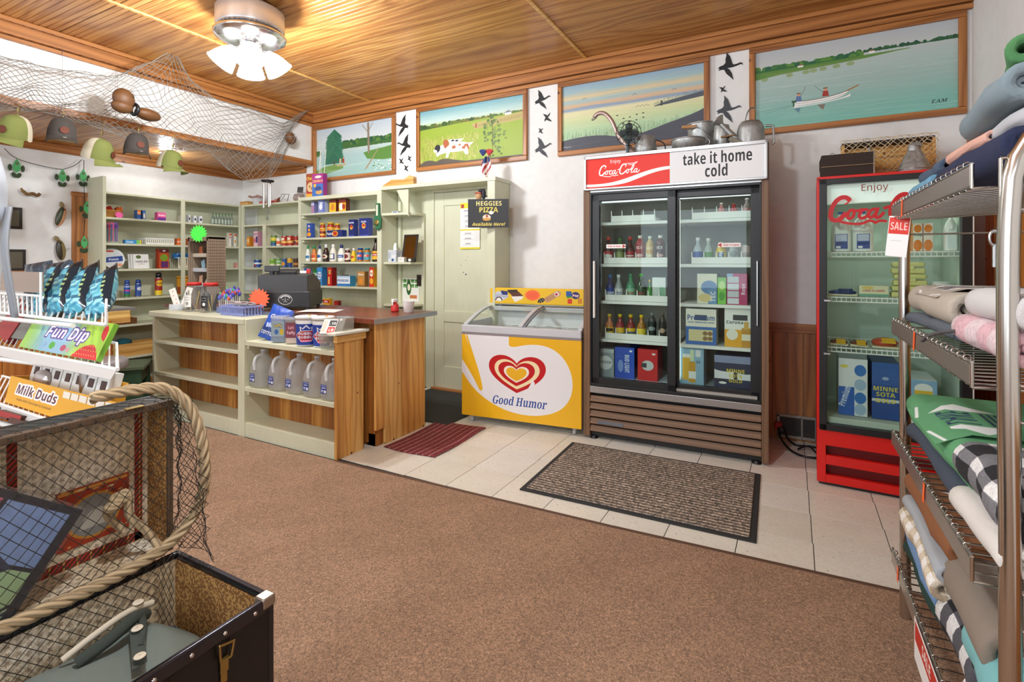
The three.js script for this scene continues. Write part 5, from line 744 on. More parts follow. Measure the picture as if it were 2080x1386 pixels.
st('B2','brush',-2.686,0.035,0.217,'toothbrush pack in violet, last of three','toothbrush',{a:'#7c4cac',b:'#5c2c8c'},'packed toothbrushes');
st('B2','carton',-2.836,0.153,0.041,'long blue and green toothpaste box lying flat','box',{f:p('#3c8cc8',[['r','#7cc060',.7,0,.2,1],['r','#e8d040',.9,0,.1,1],['t','Crest',.3,.5,.6,'#fff']]),s:'#2c6ca0',d:.045});
st('B2','bin',-3.100,0.290,0.070,'long low white plastic bin with slotted sides','bin',{c:'#f0efe8'});
st('B2','carton',-3.301,0.047,0.078,'orange lotion box at the end of the bay','box',{f:p('#e8702c',[['t','A+D',.5,.5,.4,'#fff']]),s:'#c85c24',d:.06},'orange boxes on either side of the post');
st('B2','carton',-3.423,0.043,0.079,'orange lotion box just past the post','box',{f:p('#e8702c',[['c','#2c2c3c',.5,.5,.25,.3]]),s:'#c85c24',d:.06},'orange boxes on either side of the post');
st('B2','carton',-3.901,0.026,0.170,'white box with orange stripes behind the driftwood display, first','box',{f:p('#f0ece4',[['r','#e8602c',0,.05,1,.15],['r','#c02c2c',.1,.3,.6,.08]]),s:'#d8d0c4',d:.06},'striped white boxes');
st('B2','carton',-3.965,0.026,0.165,'white box with orange stripes behind the driftwood display, second','box',{f:p('#f0ece4',[['r','#e8602c',0,.05,1,.15],['r','#e8a02c',.2,.5,.6,.2]]),s:'#d8d0c4',d:.06},'striped white boxes');
st('B3','plates',-2.668,0.195,0.211,'wrapped stack of white paper plates with a blue band','paper plates',{});
st('B3','napkins',-2.898,0.192,0.162,'wrapped pack of printed paper napkins','napkins',{});
st('B3','carton',-3.138,0.100,0.217,'tall red trash bag box with green print','box',{f:p('#c4481c',[['r','#5a1c1c',0,0,1,.2],['c','#7c9c2c',.5,.45,.4,.18],['r','#5c2c6c',.2,.65,.7,.3],['t','30',.5,.1,.12,'#fff']]),s:'#a83a18',d:.07});
st('B3','bin',-3.397,0.219,0.124,'cream slotted basket holding blue bowls','bin',{c:'#eee6cc',blue:1});
st('B3','carton',-3.985,0.026,0.061,'small pink box by the inner corner','box',{f:p('#e8a498',[]),s:'#c88c80',d:.05});
st('B4','spray',-2.666,0.052,0.211,'dark green insect spray can with a yellow band','spray can',{c:'#1c4c2c',l:'#1c4c30',f:p('#2c5c34',[['r','#e8d04c',0,.08,1,.12],['r','#c8a83c',.2,.4,.6,.2]])});
st('B4','spray',-2.791,0.053,0.180,'blue repellent spray can with pink print','spray can',{c:'#2c58a8',l:'#2c50a0',f:p('#2c58b0',[['t','Cutter',.5,.2,.2,'#fff'],['r','#e04c8c',.1,.45,.8,.12],['r','#2c7c3c',0,.75,1,.25]])});
st('B4','spray',-2.896,0.055,0.183,'plain blue repellent spray can','spray can',{c:'#2c4c94',l:'#24428c',f:p('#2c5098',[['c','#d8dcec',.55,.4,.3,.15]])});
st('B4','spray',-3.100,0.067,0.254,'tall red and black bug spray can with a yellow base','spray can',{c:'#8c1c18',l:'#1c1818',f:p('#a02018',[['c','#e8c020',.5,.3,.4,.18],['t','Raid',.5,.3,.17,'#a01010'],['r','#f0d028',0,.72,1,.28]])});
st('B4','tub',-3.391,0.153,0.209,'round yellow and brown pretzel tub at the end of the bay','tub',{c:'#d8901c',l:'#e8a82c',f:p('#e09a20',[['r','#a84a18',0,.55,1,.45],['c','#7c2c14',.5,.7,.3,.2]])});
st('B5','wicker',-2.744,0.245,0.112,'low wicker tray on the bottom board','basket',{});
st('N1','carton',-3.564,0.080,0.025,'flat little card box on the corner shelf','box',{f:p('#c8ccd8',[['r','#4c6ca8',.2,.2,.6,.6]]),s:'#b0b4c0',d:.05});
st('N2','tissue',-3.607,0.127,0.122,'pale cube tissue box with a tissue pulled up','tissue box',{});
st('N2','frame',-3.376,0.180,0.284,'dark framed gold mirror plaque leaning on the niche shelf','picture frame',{});
st('N2','carton',-3.432,0.081,0.050,'white stack of cards before the framed plaque','card stack',{f:p('#ecebe4',[['r','#b8b8b0',.2,.4,.5,.15]]),s:'#d8d8d0',d:.04,z:.06});
st('N2','carton',-3.321,0.074,0.040,'small black business card box','card box',{f:p('#2c2c2c',[['c','#e8e8e0',.5,.5,.25,.35]]),s:'#1c1c1c',d:.04,z:.06});
// ---------- on and around the checkout ----------
const sack = (w, h, d, n = 10) => {                // pillow pack, crimped at both ends
  const f = (s) => (u, v) => { const a = Math.sin(u * PI), b = Math.sin(v * PI), k = Math.pow(a * b, 0.45); return [(u - 0.5) * w * (1 - 0.05 * b), v * h, s * (d / 2) * k + 0.004 * Math.sin(u * 23 + v * 17) * k, s > 0 ? u : 1 - u, v]; };
  const a = sheet(n, n + 2, f(1)), b = sheet(n, n + 2, (u, v) => f(-1)(1 - u, v)); return merge([a, b]);
};
const starGeo = (n, r) => extr(star(n, r * 0.74, r), 0.002);
{
  for (const [i, x, z, k, label] of [[0, -4.47, -2.555, '#3a2c24', 'glass candy jar with a red lid holding a few dark licorice sticks'], [1, -4.25, -2.565, '#1c1a1c', 'glass candy jar with a red lid packed with black licorice']]) {
    const t = thing('candy_jar', label, 'candy jar', [x, 0.873, z]), r = 0.075;
    part(t, 'glass_body', lathe([[0.001, 0.004], [r * 0.85, 0], [r, 0.015], [r, 0.16], [r * 0.85, 0.2], [r * 0.66, 0.215], [r * 0.66, 0.225]], 28), M.clear);
    part(t, 'lid', lathe([[0.001, 0.246], [r * 0.7, 0.246], [r * 0.76, 0.24], [r * 0.76, 0.218], [0.001, 0.218]], 28), mc('#d0302c', 0.4));
    const c = cellFor(0.07, 0.11, (g, w, h) => { fill(g, i ? '#1c1c1c' : '#eceae4', 0, 0, w, h); pathStroke(g, i ? '#ddd' : '#555', 2, `M${w * 0.2} ${h * 0.25} Q${w * 0.5} ${h * 0.1} ${w * 0.8} ${h * 0.25} M${w * 0.2} ${h * 0.4} L${w * 0.8} ${h * 0.4}`); blob(g, i ? '#eee' : '#999', w * 0.5, h * 0.7, w * 0.2, h * 0.14); });
    part(t, 'label', into(new THREE.CylinderGeometry(r * 1.015, r * 1.015, 0.1, 10, 1, true, -0.15, 0.9).translate(0, 0.09, 0), c), A1.m);
    for (let j = 0; j < (i ? 16 : 6); j++) { const a = rnd(0, 6.28), q = rnd(0, 0.05); part(t, 'licorice_stick', rod([Math.cos(a) * q, 0.012, Math.sin(a) * q], [Math.cos(a + 0.5) * 0.055, rnd(0.12, 0.17), Math.sin(a + 0.5) * 0.055], 0.006, 6), mc(j % 5 ? k : '#b89a50', 0.4)); }
  }
  const cd = thing('card_holder', 'white holder of tall narrow cards printed with small red marks', 'card holder', [-4.72, 0.873, -2.56], 0.5), cc = cellFor(0.06, 0.2, p('#f0ece2', [['c', '#b8483c', 0.5, 0.15, 0.1, 0.02], ['c', '#b8483c', 0.4, 0.35, 0.08, 0.02], ['c', '#b8483c', 0.6, 0.55, 0.08, 0.02], ['c', '#b8483c', 0.5, 0.75, 0.1, 0.02]]));
  part(cd, 'tray', [cb(0.12, 0.05, 0.004, 0, 0.025, 0.03), cb(0.12, 0.004, 0.07, 0, 0.002, 0), cb(0.12, 0.08, 0.004, 0, 0.04, -0.03)], M.milky);
  for (let i = 0; i < 2; i++) part(cd, 'card', turned(card(0.058, 0.19, cc), -0.2, 0, i ? -0.22 : 0.42, i * 0.04 - 0.0, 0.012, 0.0), A1.m);
  // lollipops in a box
  const lp = thing('lollipop_stand', 'clear box of wrapped blue and purple lollipops standing on white sticks', 'lollipop stand', [-4.05, 0.873, -2.6]);
  part(lp, 'box', cb(0.2, 0.05, 0.1, 0, 0.025, 0, 0.004), phys({ color: 0xb8c8f0, transmission: 0.7, roughness: 0.15, thickness: 0 }));
  const pc = ['#5a64c0', '#7c58b8', '#c04c58', '#4a8cc8', '#58a868', '#d8603c', '#8078d8', '#4048a8'];
  for (let i = 0; i < 16; i++) { const x = -0.09 + (i % 8) * 0.026, z = i < 8 ? 0.03 : -0.025, y = 0.11 + (i * 7 % 5) * 0.008 + (z < 0 ? 0.035 : 0); const q = part(lp, 'stick', rod([x, 0.01, z], [x, y, z], 0.0025, 6), M.white); part(q, 'candy', ball(0.017, x, y + 0.012, z, 1, 1.1, 0.7, 10), mc(pc[i % 8], 0.25)); part(q, 'wrapper', turned(new THREE.ConeGeometry(0.014, 0.03, 7, 1, true), 0.3, 0, i % 2 ? 0.5 : -0.5, x + (i % 2 ? -0.012 : 0.012), y + 0.035, z), mc(pc[(i + 3) % 8], 0.25)); }
  // blue basket with striped candy bars
  const bk = thing('candy_basket', 'periwinkle blue slotted basket of black, white and red candy bars', 'basket', [-3.82, 0.873, -2.555], -0.03), bm = mc('#8c98d4', 0.4);
  part(bk, 'base', cb(0.28, 0.005, 0.16, 0, 0.003, 0, 0.001), bm); part(bk, 'rim', [cb(0.31, 0.012, 0.006, 0, 0.07, 0.09, 0.002), cb(0.31, 0.012, 0.006, 0, 0.07, -0.09, 0.002), cb(0.006, 0.012, 0.18, -0.155, 0.07, 0, 0.002), cb(0.006, 0.012, 0.18, 0.155, 0.07, 0, 0.002), cb(0.3, 0.02, 0.004, 0, 0.012, 0.082, 0.001)], bm);
  for (let i = 0; i <= 14; i++) part(bk, 'slat', [turned(cb(0.009, 0.07, 0.004, 0, 0.035, 0, 0.001), 0.09, 0, 0, -0.142 + i * 0.0203, 0, 0.083), turned(cb(0.009, 0.07, 0.004, 0, 0.035, 0, 0.001), -0.09, 0, 0, -0.142 + i * 0.0203, 0, -0.083)], bm);
  for (let i = 0; i < 6; i++) part(bk, 'slat', [cb(0.004, 0.07, 0.009, 0.148, 0.035, -0.065 + i * 0.026, 0.001), cb(0.004, 0.07, 0.009, -0.148, 0.035, -0.065 + i * 0.026, 0.001)], bm);
  const bar = cellFor(0.18, 0.04, (g, w, h) => { fill(g, '#201c20', 0, 0, w, h); fill(g, '#f0f0ee', 0, h * 0.12, w, h * 0.16); fill(g, '#c8302c', 0, h * 0.8, w, h * 0.12); words(g, 'SMARK', w / 2, h * 0.52, h * 0.5, '#f4f4f2', { max: w * 0.8 }); }), bs = A1.color('#c8c8c8');
  for (let i = 0; i < 7; i++) { const b = solo('candy_bar', 'black and white wrapped candy bar lying in the blue basket', 'candy bar', carton(0.19, 0.03, 0.012, bar, bs), A1.m, [-3.8 + (i % 3) * 0.015, 0.935 + i * 0.005, -2.63 + i * 0.022], 0.1 + (i % 3) * 0.06, 'candy bars in the blue basket'); b.rotation.order = 'YXZ'; b.rotation.x = -1.15; }
  // driftwood display tower
  const tw = thing('display_tower', 'weathered grey wood display tower with slatted side and small trinket shelves', 'display tower', [-4.92, 0.9, -2.93]), gw = textured(T.grey, 0.3, 0.8, 0.75), H = 0.63;
  part(tw, 'frame', [cb(0.025, H, 0.17, -0.15, H / 2, 0), cb(0.025, H, 0.17, 0.15, H / 2, 0), cb(0.325, 0.04, 0.17, 0, H - 0.02, 0), cb(0.325, 0.03, 0.17, 0, 0.015, 0)], gw); part(tw, 'back', cb(0.3, H, 0.008, 0, H / 2, -0.05, 0), textured(T.grey, 0.3, 0.8, 0.8, { color: 0xb0a296 }));
  for (let i = 0; i < 22; i++) part(tw, 'side_slat', turned(cb(0.006, 0.022, 0.17, 0, 0, 0, 0.001), 0, 0, -0.2, 0.166, 0.02 + i * 0.0275, 0), gw);
  for (const y of [0.16, 0.3, 0.44]) { part(tw, 'tray', [cb(0.275, 0.006, 0.09, 0, y, 0.0), cb(0.275, 0.035, 0.005, 0, y + 0.018, 0.05)], y > 0.4 ? mc('#c8bca8', 0.7) : M.milky); }
  for (const [x, y, c, r] of [[-0.06, 0.5, '#b8663c', 0.3], [-0.02, 0.37, '#8cb0c0', 0.5], [0.09, 0.37, '#c88c70', -0.2], [-0.06, 0.22, '#c89c80', 0.2], [0.05, 0.22, '#d8d0c0', -0.3]]) part(tw, 'trinket', turned(cb(0.05, 0.09, 0.008, 0, 0, 0, 0.003), -0.2, 0, r, x, y, 0.02), mc(c, 0.5));
  const gs = solo('price_star', 'bright green star price tag clipped on top of the wood tower', 'price star', starGeo(17, 0.085), mc('#4cf04c', 0.7), [-4.88, 1.56, -2.83], 0.5);
  // till
  const rg = thing('cash_register', 'charcoal grey cash register turned to the clerk with a round white sticker', 'cash register', [-3.72, 0.902, -2.93], 0.6), ch = std(0x3a3b3d, 0.42), dk = std(0x262729, 0.4);
  part(rg, 'cash_drawer', cb(0.42, 0.13, 0.4, 0, 0.085, 0, 0.008), dk); for (const [x, z] of [[-0.18, 0.17], [0.18, 0.17], [-0.18, -0.17], [0.18, -0.17]]) part(rg, 'foot', cyl(0.014, 0.014, 0.02, x, 0, z, 10), M.black);
  const up = extr([[-0.19, 0], [0.19, 0], [0.19, 0.06], [-0.02, 0.14], [-0.19, 0.125]], 0.38, 0.006); up.rotateY(PI / 2); up.translate(-0.19, 0.15, 0); part(rg, 'upper_case', metres(up), ch);
  part(rg, 'customer_display', [turned(cb(0.12, 0.05, 0.02, 0, 0, 0, 0.006), -0.1, 0, 0, -0.11, 0.335, 0.12), cyl(0.02, 0.02, 0.045, -0.11, 0.27, 0.12, 12)], dk); part(rg, 'paper_roll', turned(cyl(0.03, 0.03, 0.06, 0, 0, 0, 16), 0, 0, PI / 2, 0.12, 0.285, -0.06), M.white);
  part(rg, 'printer_lid', turned(cb(0.16, 0.05, 0.11, 0, 0, 0, 0.01), 0.2, 0, 0, 0.0, 0.3, 0.06), dk); part(rg, 'key', cb(0.035, 0.04, 0.02, 0.14, 0.31, -0.02, 0.004), mc('#c02820'));
  const sk = cellFor(0.11, 0.09, (g, w, h) => { fill(g, '#262729', 0, 0, w, h); blob(g, '#e8e8e4', w / 2, h / 2, w * 0.49, h * 0.48); blob(g, '#262729', w / 2, h / 2, w * 0.46, h * 0.44); for (let i = 0; i < 14; i++) { const a = PI * (1.15 + i * 0.054); blob(g, '#eee', w * (0.5 + 0.36 * Math.cos(a)), h * (0.5 + 0.34 * Math.sin(a)), 2.2, 3.4, a + PI / 2); } pathStroke(g, '#eee', 2, `M${w * 0.5} ${h * 0.32} L${w * 0.5} ${h * 0.62} L${w * 0.38} ${h * 0.74} M${w * 0.5} ${h * 0.62} L${w * 0.62} ${h * 0.74} M${w * 0.25} ${h * 0.5} L${w * 0.4} ${h * 0.5} M${w * 0.6} ${h * 0.5} L${w * 0.75} ${h * 0.5}`); });
  part(rg, 'sticker', into(new THREE.PlaneGeometry(0.11, 0.085), sk).rotateY(0).translate(0.02, 0.085, 0.2006), A1.m);
  solo('price_star', 'orange star price tag clipped to the front of the till', 'price star', starGeo(16, 0.085), mc('#ff6a44', 0.7), [-3.7, 1.0, -2.62], 0.55);
  const cr = thing('card_reader', 'black card reader on a swivel stand behind the till', 'card reader', [-4.1, 0.9, -3.2], 0.5); part(cr, 'base', cyl(0.05, 0.04, 0.02, 0, 0, 0, 16), dk); part(cr, 'pole', cyl(0.014, 0.014, 0.14, 0, 0.02, 0, 10), M.steel); part(cr, 'screen', turned(cb(0.13, 0.08, 0.02, 0, 0, 0, 0.006), -0.4, 0, 0, 0, 0.19, 0), dk);
  solo('sheet_of_paper', 'sheet of white paper lying on the red counter top', 'paper', sheet(6, 6, (u, v) => [(u - 0.5) * 0.3, 0.002 + 0.003 * Math.sin(u * 4), (v - 0.5) * 0.24], 0.0006), M.white, [-3.28, 0.901, -2.86], 0.5);
  const sp = thing('spray_bottle', 'small white spray bottle with a red trigger near the niche', 'spray bottle', [-2.72, 0.901, -3.1]); part(sp, 'body', lathe([[0.001, 0], [0.03, 0], [0.032, 0.01], [0.03, 0.05], [0.012, 0.075], [0.001, 0.075]], 16), mc('#c8302c', 0.4)); part(sp, 'spray_head', [cb(0.03, 0.025, 0.05, 0, 0.088, 0.005, 0.006), cb(0.012, 0.03, 0.008, 0, 0.065, 0.028, 0.003)], M.white);
  const cu = thing('paper_cup', 'white tub standing on the counter corner before the green calendar', 'cup', [-2.6, 0.901, -3.12]); part(cu, 'wall', lathe([[0.001, 0], [0.036, 0], [0.046, 0.085], [0.043, 0.085], [0.034, 0.006], [0.001, 0.006]], 22), M.white); part(cu, 'rim', new THREE.TorusGeometry(0.045, 0.003, 6, 22).rotateX(PI / 2).translate(0, 0.085, 0), M.white);
  const ca = cellFor(0.27, 0.26, (g, w, h) => { fill(g, '#f0f0ec', 0, 0, w, h); for (let i = 0; i < 10; i++) { fill(g, '#4c8c3c', w * (0.04 + (i % 5) * 0.19), h * (0.06 + Math.floor(i / 5) * 0.2), w * 0.15, h * 0.15); fill(g, '#b0d0a0', w * (0.06 + (i % 5) * 0.19), h * (0.16 + Math.floor(i / 5) * 0.2), w * 0.11, h * 0.03); } blob(g, '#2c5c2c', w * 0.5, h * 0.42, w * 0.12, h * 0.3); blob(g, '#f0e4d0', w * 0.5, h * 0.4, w * 0.07, h * 0.14); fill(g, '#c87c4c', w * 0.55, h * 0.72, w * 0.35, h * 0.14); });
  solo('wall_calendar', 'white and green printed calendar sheet low in the niche', 'calendar', card(0.27, 0.25, ca), A1.m, [-3.515, 0.875, -4.222]);
  // shelf below the candy: tubs and bags
  const bg = cellFor(0.2, 0.26, (g, w, h) => { fill(g, '#2450b4', 0, 0, w, h); blob(g, '#5878c8', w * 0.6, h * 0.55, w * 0.3, h * 0.1, -0.4); blob(g, '#14347c', w * 0.3, h * 0.75, w * 0.35, h * 0.12); words(g, 'Chews', w * 0.55, h * 0.3, h * 0.16, '#f4f4f4', { rot: -0.2, stroke: '#1c3c8c' }); words(g, 'Blue', w * 0.45, h * 0.58, h * 0.17, '#e8f0ff', { rot: -0.2 }); words(g, 'COTTON', w * 0.45, h * 0.82, h * 0.14, '#f4f4f4', { max: w * 0.8 }); });
  const sb = solo('candy_bag', 'big glossy blue bag of candy leaning at the end of the upper ledge', 'candy bag', into(sack(0.19, 0.26, 0.08), bg), A1.m, [-3.385, 0.714, -2.47], 0.35); sb.rotation.order = 'YXZ'; sb.rotation.set(-0.3, 0.35, -0.32);
  const tubs = (x, w, h, col, print, label) => { const t = thing('candy_tub', label, 'candy tub', [x, 0.712, -2.46], 0.5), cl = phys({ color: 0xf2f4f4, transmission: 0.8, roughness: 0.12, thickness: 0 }); part(t, 'tub', new RoundedBoxGeometry(w, h, w * 0.8, 2, 0.012).translate(0, h / 2, 0), cl); part(t, 'candy', new RoundedBoxGeometry(w * 0.9, h * 0.5, w * 0.7, 1, 0.012).translate(0, h * 0.26, 0), mc(col, 0.5)); part(t, 'print', into(new THREE.PlaneGeometry(w * 0.86, h * 0.6).translate(0, h * 0.55, w * 0.4 + 0.001), cellFor(w, h * 0.6, print)), A1.m); part(t, 'lid', cb(w * 1.04, 0.014, w * 0.84, 0, h, 0, 0.005), cl); };
  tubs(-3.235, 0.105, 0.185, '#3c6c9c', (g, w, h) => { fill(g, '#8ca0ac', 0, 0, w, h); words(g, 'Laffy', w / 2, h * 0.3, h * 0.26, '#f0d048', { stroke: '#2c4470', max: w * 0.8 }); blob(g, '#2c5c9c', w * 0.4, h * 0.7, w * 0.16, h * 0.16); blob(g, '#c8a820', w * 0.8, h * 0.7, w * 0.15, h * 0.2); }, 'clear square tub of blue taffy with a yellow printed name');
  tubs(-3.1, 0.09, 0.18, '#e8c8b8', (g, w, h) => { fill(g, '#7c3848', 0, 0, w, h); words(g, 'Salt', w / 2, h * 0.35, h * 0.26, '#e8a8b8'); words(g, 'Taffy', w / 2, h * 0.68, h * 0.26, '#f0c8d0', { max: w * 0.8 }); }, 'clear square tub of pale taffy with a maroon print');
  const db = (g, w, h) => { fill(g, '#2444a4', 0, 0, w, h); pathFill(g, '#f2f2f4', `M${w * 0.3} ${h * 0.34} L${w * 0.27} ${h * 0.1} L${w * 0.38} ${h * 0.2} L${w * 0.5} ${h * 0.04} L${w * 0.62} ${h * 0.2} L${w * 0.73} ${h * 0.1} L${w * 0.7} ${h * 0.34} Z`); pathFill(g, '#2444a4', `M${w * 0.34} ${h * 0.32} L${w * 0.32} ${h * 0.18} L${w * 0.4} ${h * 0.25} L${w * 0.5} ${h * 0.12} L${w * 0.6} ${h * 0.25} L${w * 0.68} ${h * 0.18} L${w * 0.66} ${h * 0.32} Z`); pathFill(g, '#f4f4f4', `M${w * 0.08} ${h * 0.54} L${w * 0.3} ${h * 0.31} L${w * 0.7} ${h * 0.31} L${w * 0.92} ${h * 0.54} L${w * 0.7} ${h * 0.8} L${w * 0.3} ${h * 0.8} Z`); pathFill(g, '#c01c34', `M${w * 0.11} ${h * 0.54} L${w * 0.31} ${h * 0.34} L${w * 0.69} ${h * 0.34} L${w * 0.89} ${h * 0.54} L${w * 0.69} ${h * 0.77} L${w * 0.31} ${h * 0.77} Z`); words(g, 'DUBBLE', w / 2, h * 0.46, h * 0.17, '#fff', { max: w * 0.6, stroke: '#1c2c6c', sw: 3 }); words(g, 'BUBBLE', w / 2, h * 0.63, h * 0.17, '#fff', { max: w * 0.6, stroke: '#1c2c6c', sw: 3 }); fill(g, '#f090b4', w * 0.3, h * 0.78, w * 0.4, h * 0.07); };
  const dc = A1.cell(240, 240, db);
  for (const [x, z, label] of [[-2.955, -2.455, 'blue bubble gum bucket with a white lid, standing free of its twin'], [-2.81, -2.475, 'blue bubble gum bucket half hidden between its twin and the slanted bin']]) {
    const t = thing('gum_bucket', label, 'bucket', [x, 0.712, z], 0.85), r = 0.073; part(t, 'label', into(new THREE.CylinderGeometry(r * 0.97, r * 0.88, 0.145, 24, 1, true, -1.45, 2.9).translate(0, 0.082, 0), dc), A1.m); part(t, 'bucket', lathe([[0.001, 0], [r * 0.86, 0], [r * 0.87, 0.01], [r * 0.985, 0.185], [0.001, 0.185]], 32), M.white); part(t, 'label_back', new THREE.CylinderGeometry(r * 0.972, r * 0.882, 0.145, 24, 1, true, 1.45, 2 * PI - 2.9).translate(0, 0.082, 0), mc('#2444a4')); part(t, 'lid', lathe([[0.001, 0.206], [r * 0.95, 0.206], [r * 1.06, 0.202], [r * 1.06, 0.182], [0.001, 0.182]], 32), M.white); part(t, 'small_cap', cyl(0.012, 0.01, 0.006, 0.02, 0.206, 0.02, 12), mc('#e8a83c'));
  }
  const bn = thing('candy_bin', 'clear slant-fronted plastic candy bin with a price sticker on its flap', 'candy bin', [-2.685, 0.712, -2.48], 0.35), pl = phys({ color: 0xeef0ea, transmission: 0.75, roughness: 0.1, thickness: 0 });
  const prof = [[-0.09, 0], [0.07, 0], [0.105, 0.09], [0.02, 0.2], [-0.09, 0.2]], bx = extr(prof, 0.15, 0.004); bx.rotateY(-PI / 2); bx.translate(0.075, 0, 0); part(bn, 'bin', metres(bx), pl);
  for (let i = 0; i < 22; i++) part(bn, 'sweet', turned(cb(0.03, 0.018, 0.018, 0, 0, 0, 0.005), rnd(0, 3), rnd(0, 3), 0, rnd(-0.06, 0.06), 0.015 + rnd(0, 0.06), rnd(-0.07, 0.06)), mc(['#5a3c30', '#7c5c48', '#3c4c38', '#a89c8c', '#6c2c28'][i % 5], 0.4));
  const tg = cellFor(0.1, 0.12, (g, w, h) => { fill(g, '#f0eee8', 0, 0, w, h); fill(g, '#d8d0c0', w * 0.06, h * 0.1, w * 0.25, h * 0.8); fill(g, '#2c2c2c', w * 0.45, h * 0.08, w * 0.5, h * 0.4); words(g, '.10', w * 0.7, h * 0.28, h * 0.25, '#eee'); fill(g, '#c83c30', w * 0.45, h * 0.54, w * 0.5, h * 0.4); words(g, 'LB', w * 0.7, h * 0.74, h * 0.26, '#fff'); });
  part(bn, 'price_sticker', turned(into(new THREE.PlaneGeometry(0.1, 0.11), tg), -0.66, 0, 0, -0.02, 0.152, 0.068), A1.m); part(bn, 'flap_knob', ball(0.01, 0.05, 0.19, 0.035), M.white);
  // water jugs
  const jg = thing('water_jug', 'see-through gallon water jug, first in the row from the divider', 'water jug', [-3.415, 0.373, -2.455], 0.0, 'gallon water jugs on the display unit');
  {
    const w = 0.15, sq = (y, k, rr) => { const o = []; for (let i = 0; i < 24; i++) { const a = i / 24 * 2 * PI, c = Math.cos(a), s = Math.sin(a), q = Math.pow(Math.pow(Math.abs(c), rr) + Math.pow(Math.abs(s), rr), -1 / rr); o.push([c * q * k, y, s * q * k]); } return o; };
    const rows = [sq(0.002, w * 0.36, 4), sq(0.006, w * 0.46, 4), sq(0.02, w * 0.5, 4), sq(0.13, w * 0.5, 4), sq(0.16, w * 0.48, 3.5), sq(0.19, w * 0.42, 3), sq(0.22, w * 0.28, 2.4), sq(0.238, w * 0.16, 2), sq(0.243, w * 0.13, 2), sq(0.262, w * 0.13, 2), sq(0.262, 0.001, 2)];
    const g = sheet(24, rows.length - 1, (u, v) => rows[Math.round(v * (rows.length - 1))][Math.round(u * 24) % 24].map((c) => c)); g.scale(-1, 1, 1); g.index.array.reverse(); g.computeVertexNormals();
    part(jg, 'jug', g, phys({ color: 0xf4f6f6, transmission: 0.78, roughness: 0.35, thickness: 0, ior: 1.3 }));
    part(jg, 'handle', tube([[0.0, 0.235, 0.02], [0.002, 0.228, 0.058], [0.0, 0.19, 0.075], [0, 0.135, 0.072]], 0.011, 8), phys({ color: 0xf0f5f8, transmission: 0.3, roughness: 0.4, thickness: 0 }));
    const lc = cellFor(0.06, 0.06, (g2, a, b) => { fill(g2, '#28408c', 0, 0, a, b); fill(g2, '#c8d0e8', a * 0.08, b * 0.1, a * 0.84, b * 0.06); words(g2, 'water', a / 2, b * 0.35, b * 0.24, '#e8ecf8', { max: a * 0.8 }); fill(g2, '#a8b4d8', a * 0.1, b * 0.55, a * 0.35, b * 0.3); fill(g2, '#e8ecf4', a * 0.55, b * 0.6, a * 0.35, b * 0.3); });
    part(jg, 'label', into(new THREE.PlaneGeometry(0.055, 0.06).translate(-0.025, 0.075, w * 0.5 + 0.001), lc), A1.m);
    part(jg, 'cap', cyl(0.021, 0.02, 0.012, 0, 0.262, 0, 16), M.milky);
  }
  [[-3.22, 'second'], [-3.035, 'third'], [-2.85, 'fourth'], [-2.68, 'last']].forEach(([x, n]) => dup(jg, [x, 0.373, -2.455 - rnd(0, 0.01)], 0, `see-through gallon water jug, ${n} in the row from the divider`));
}
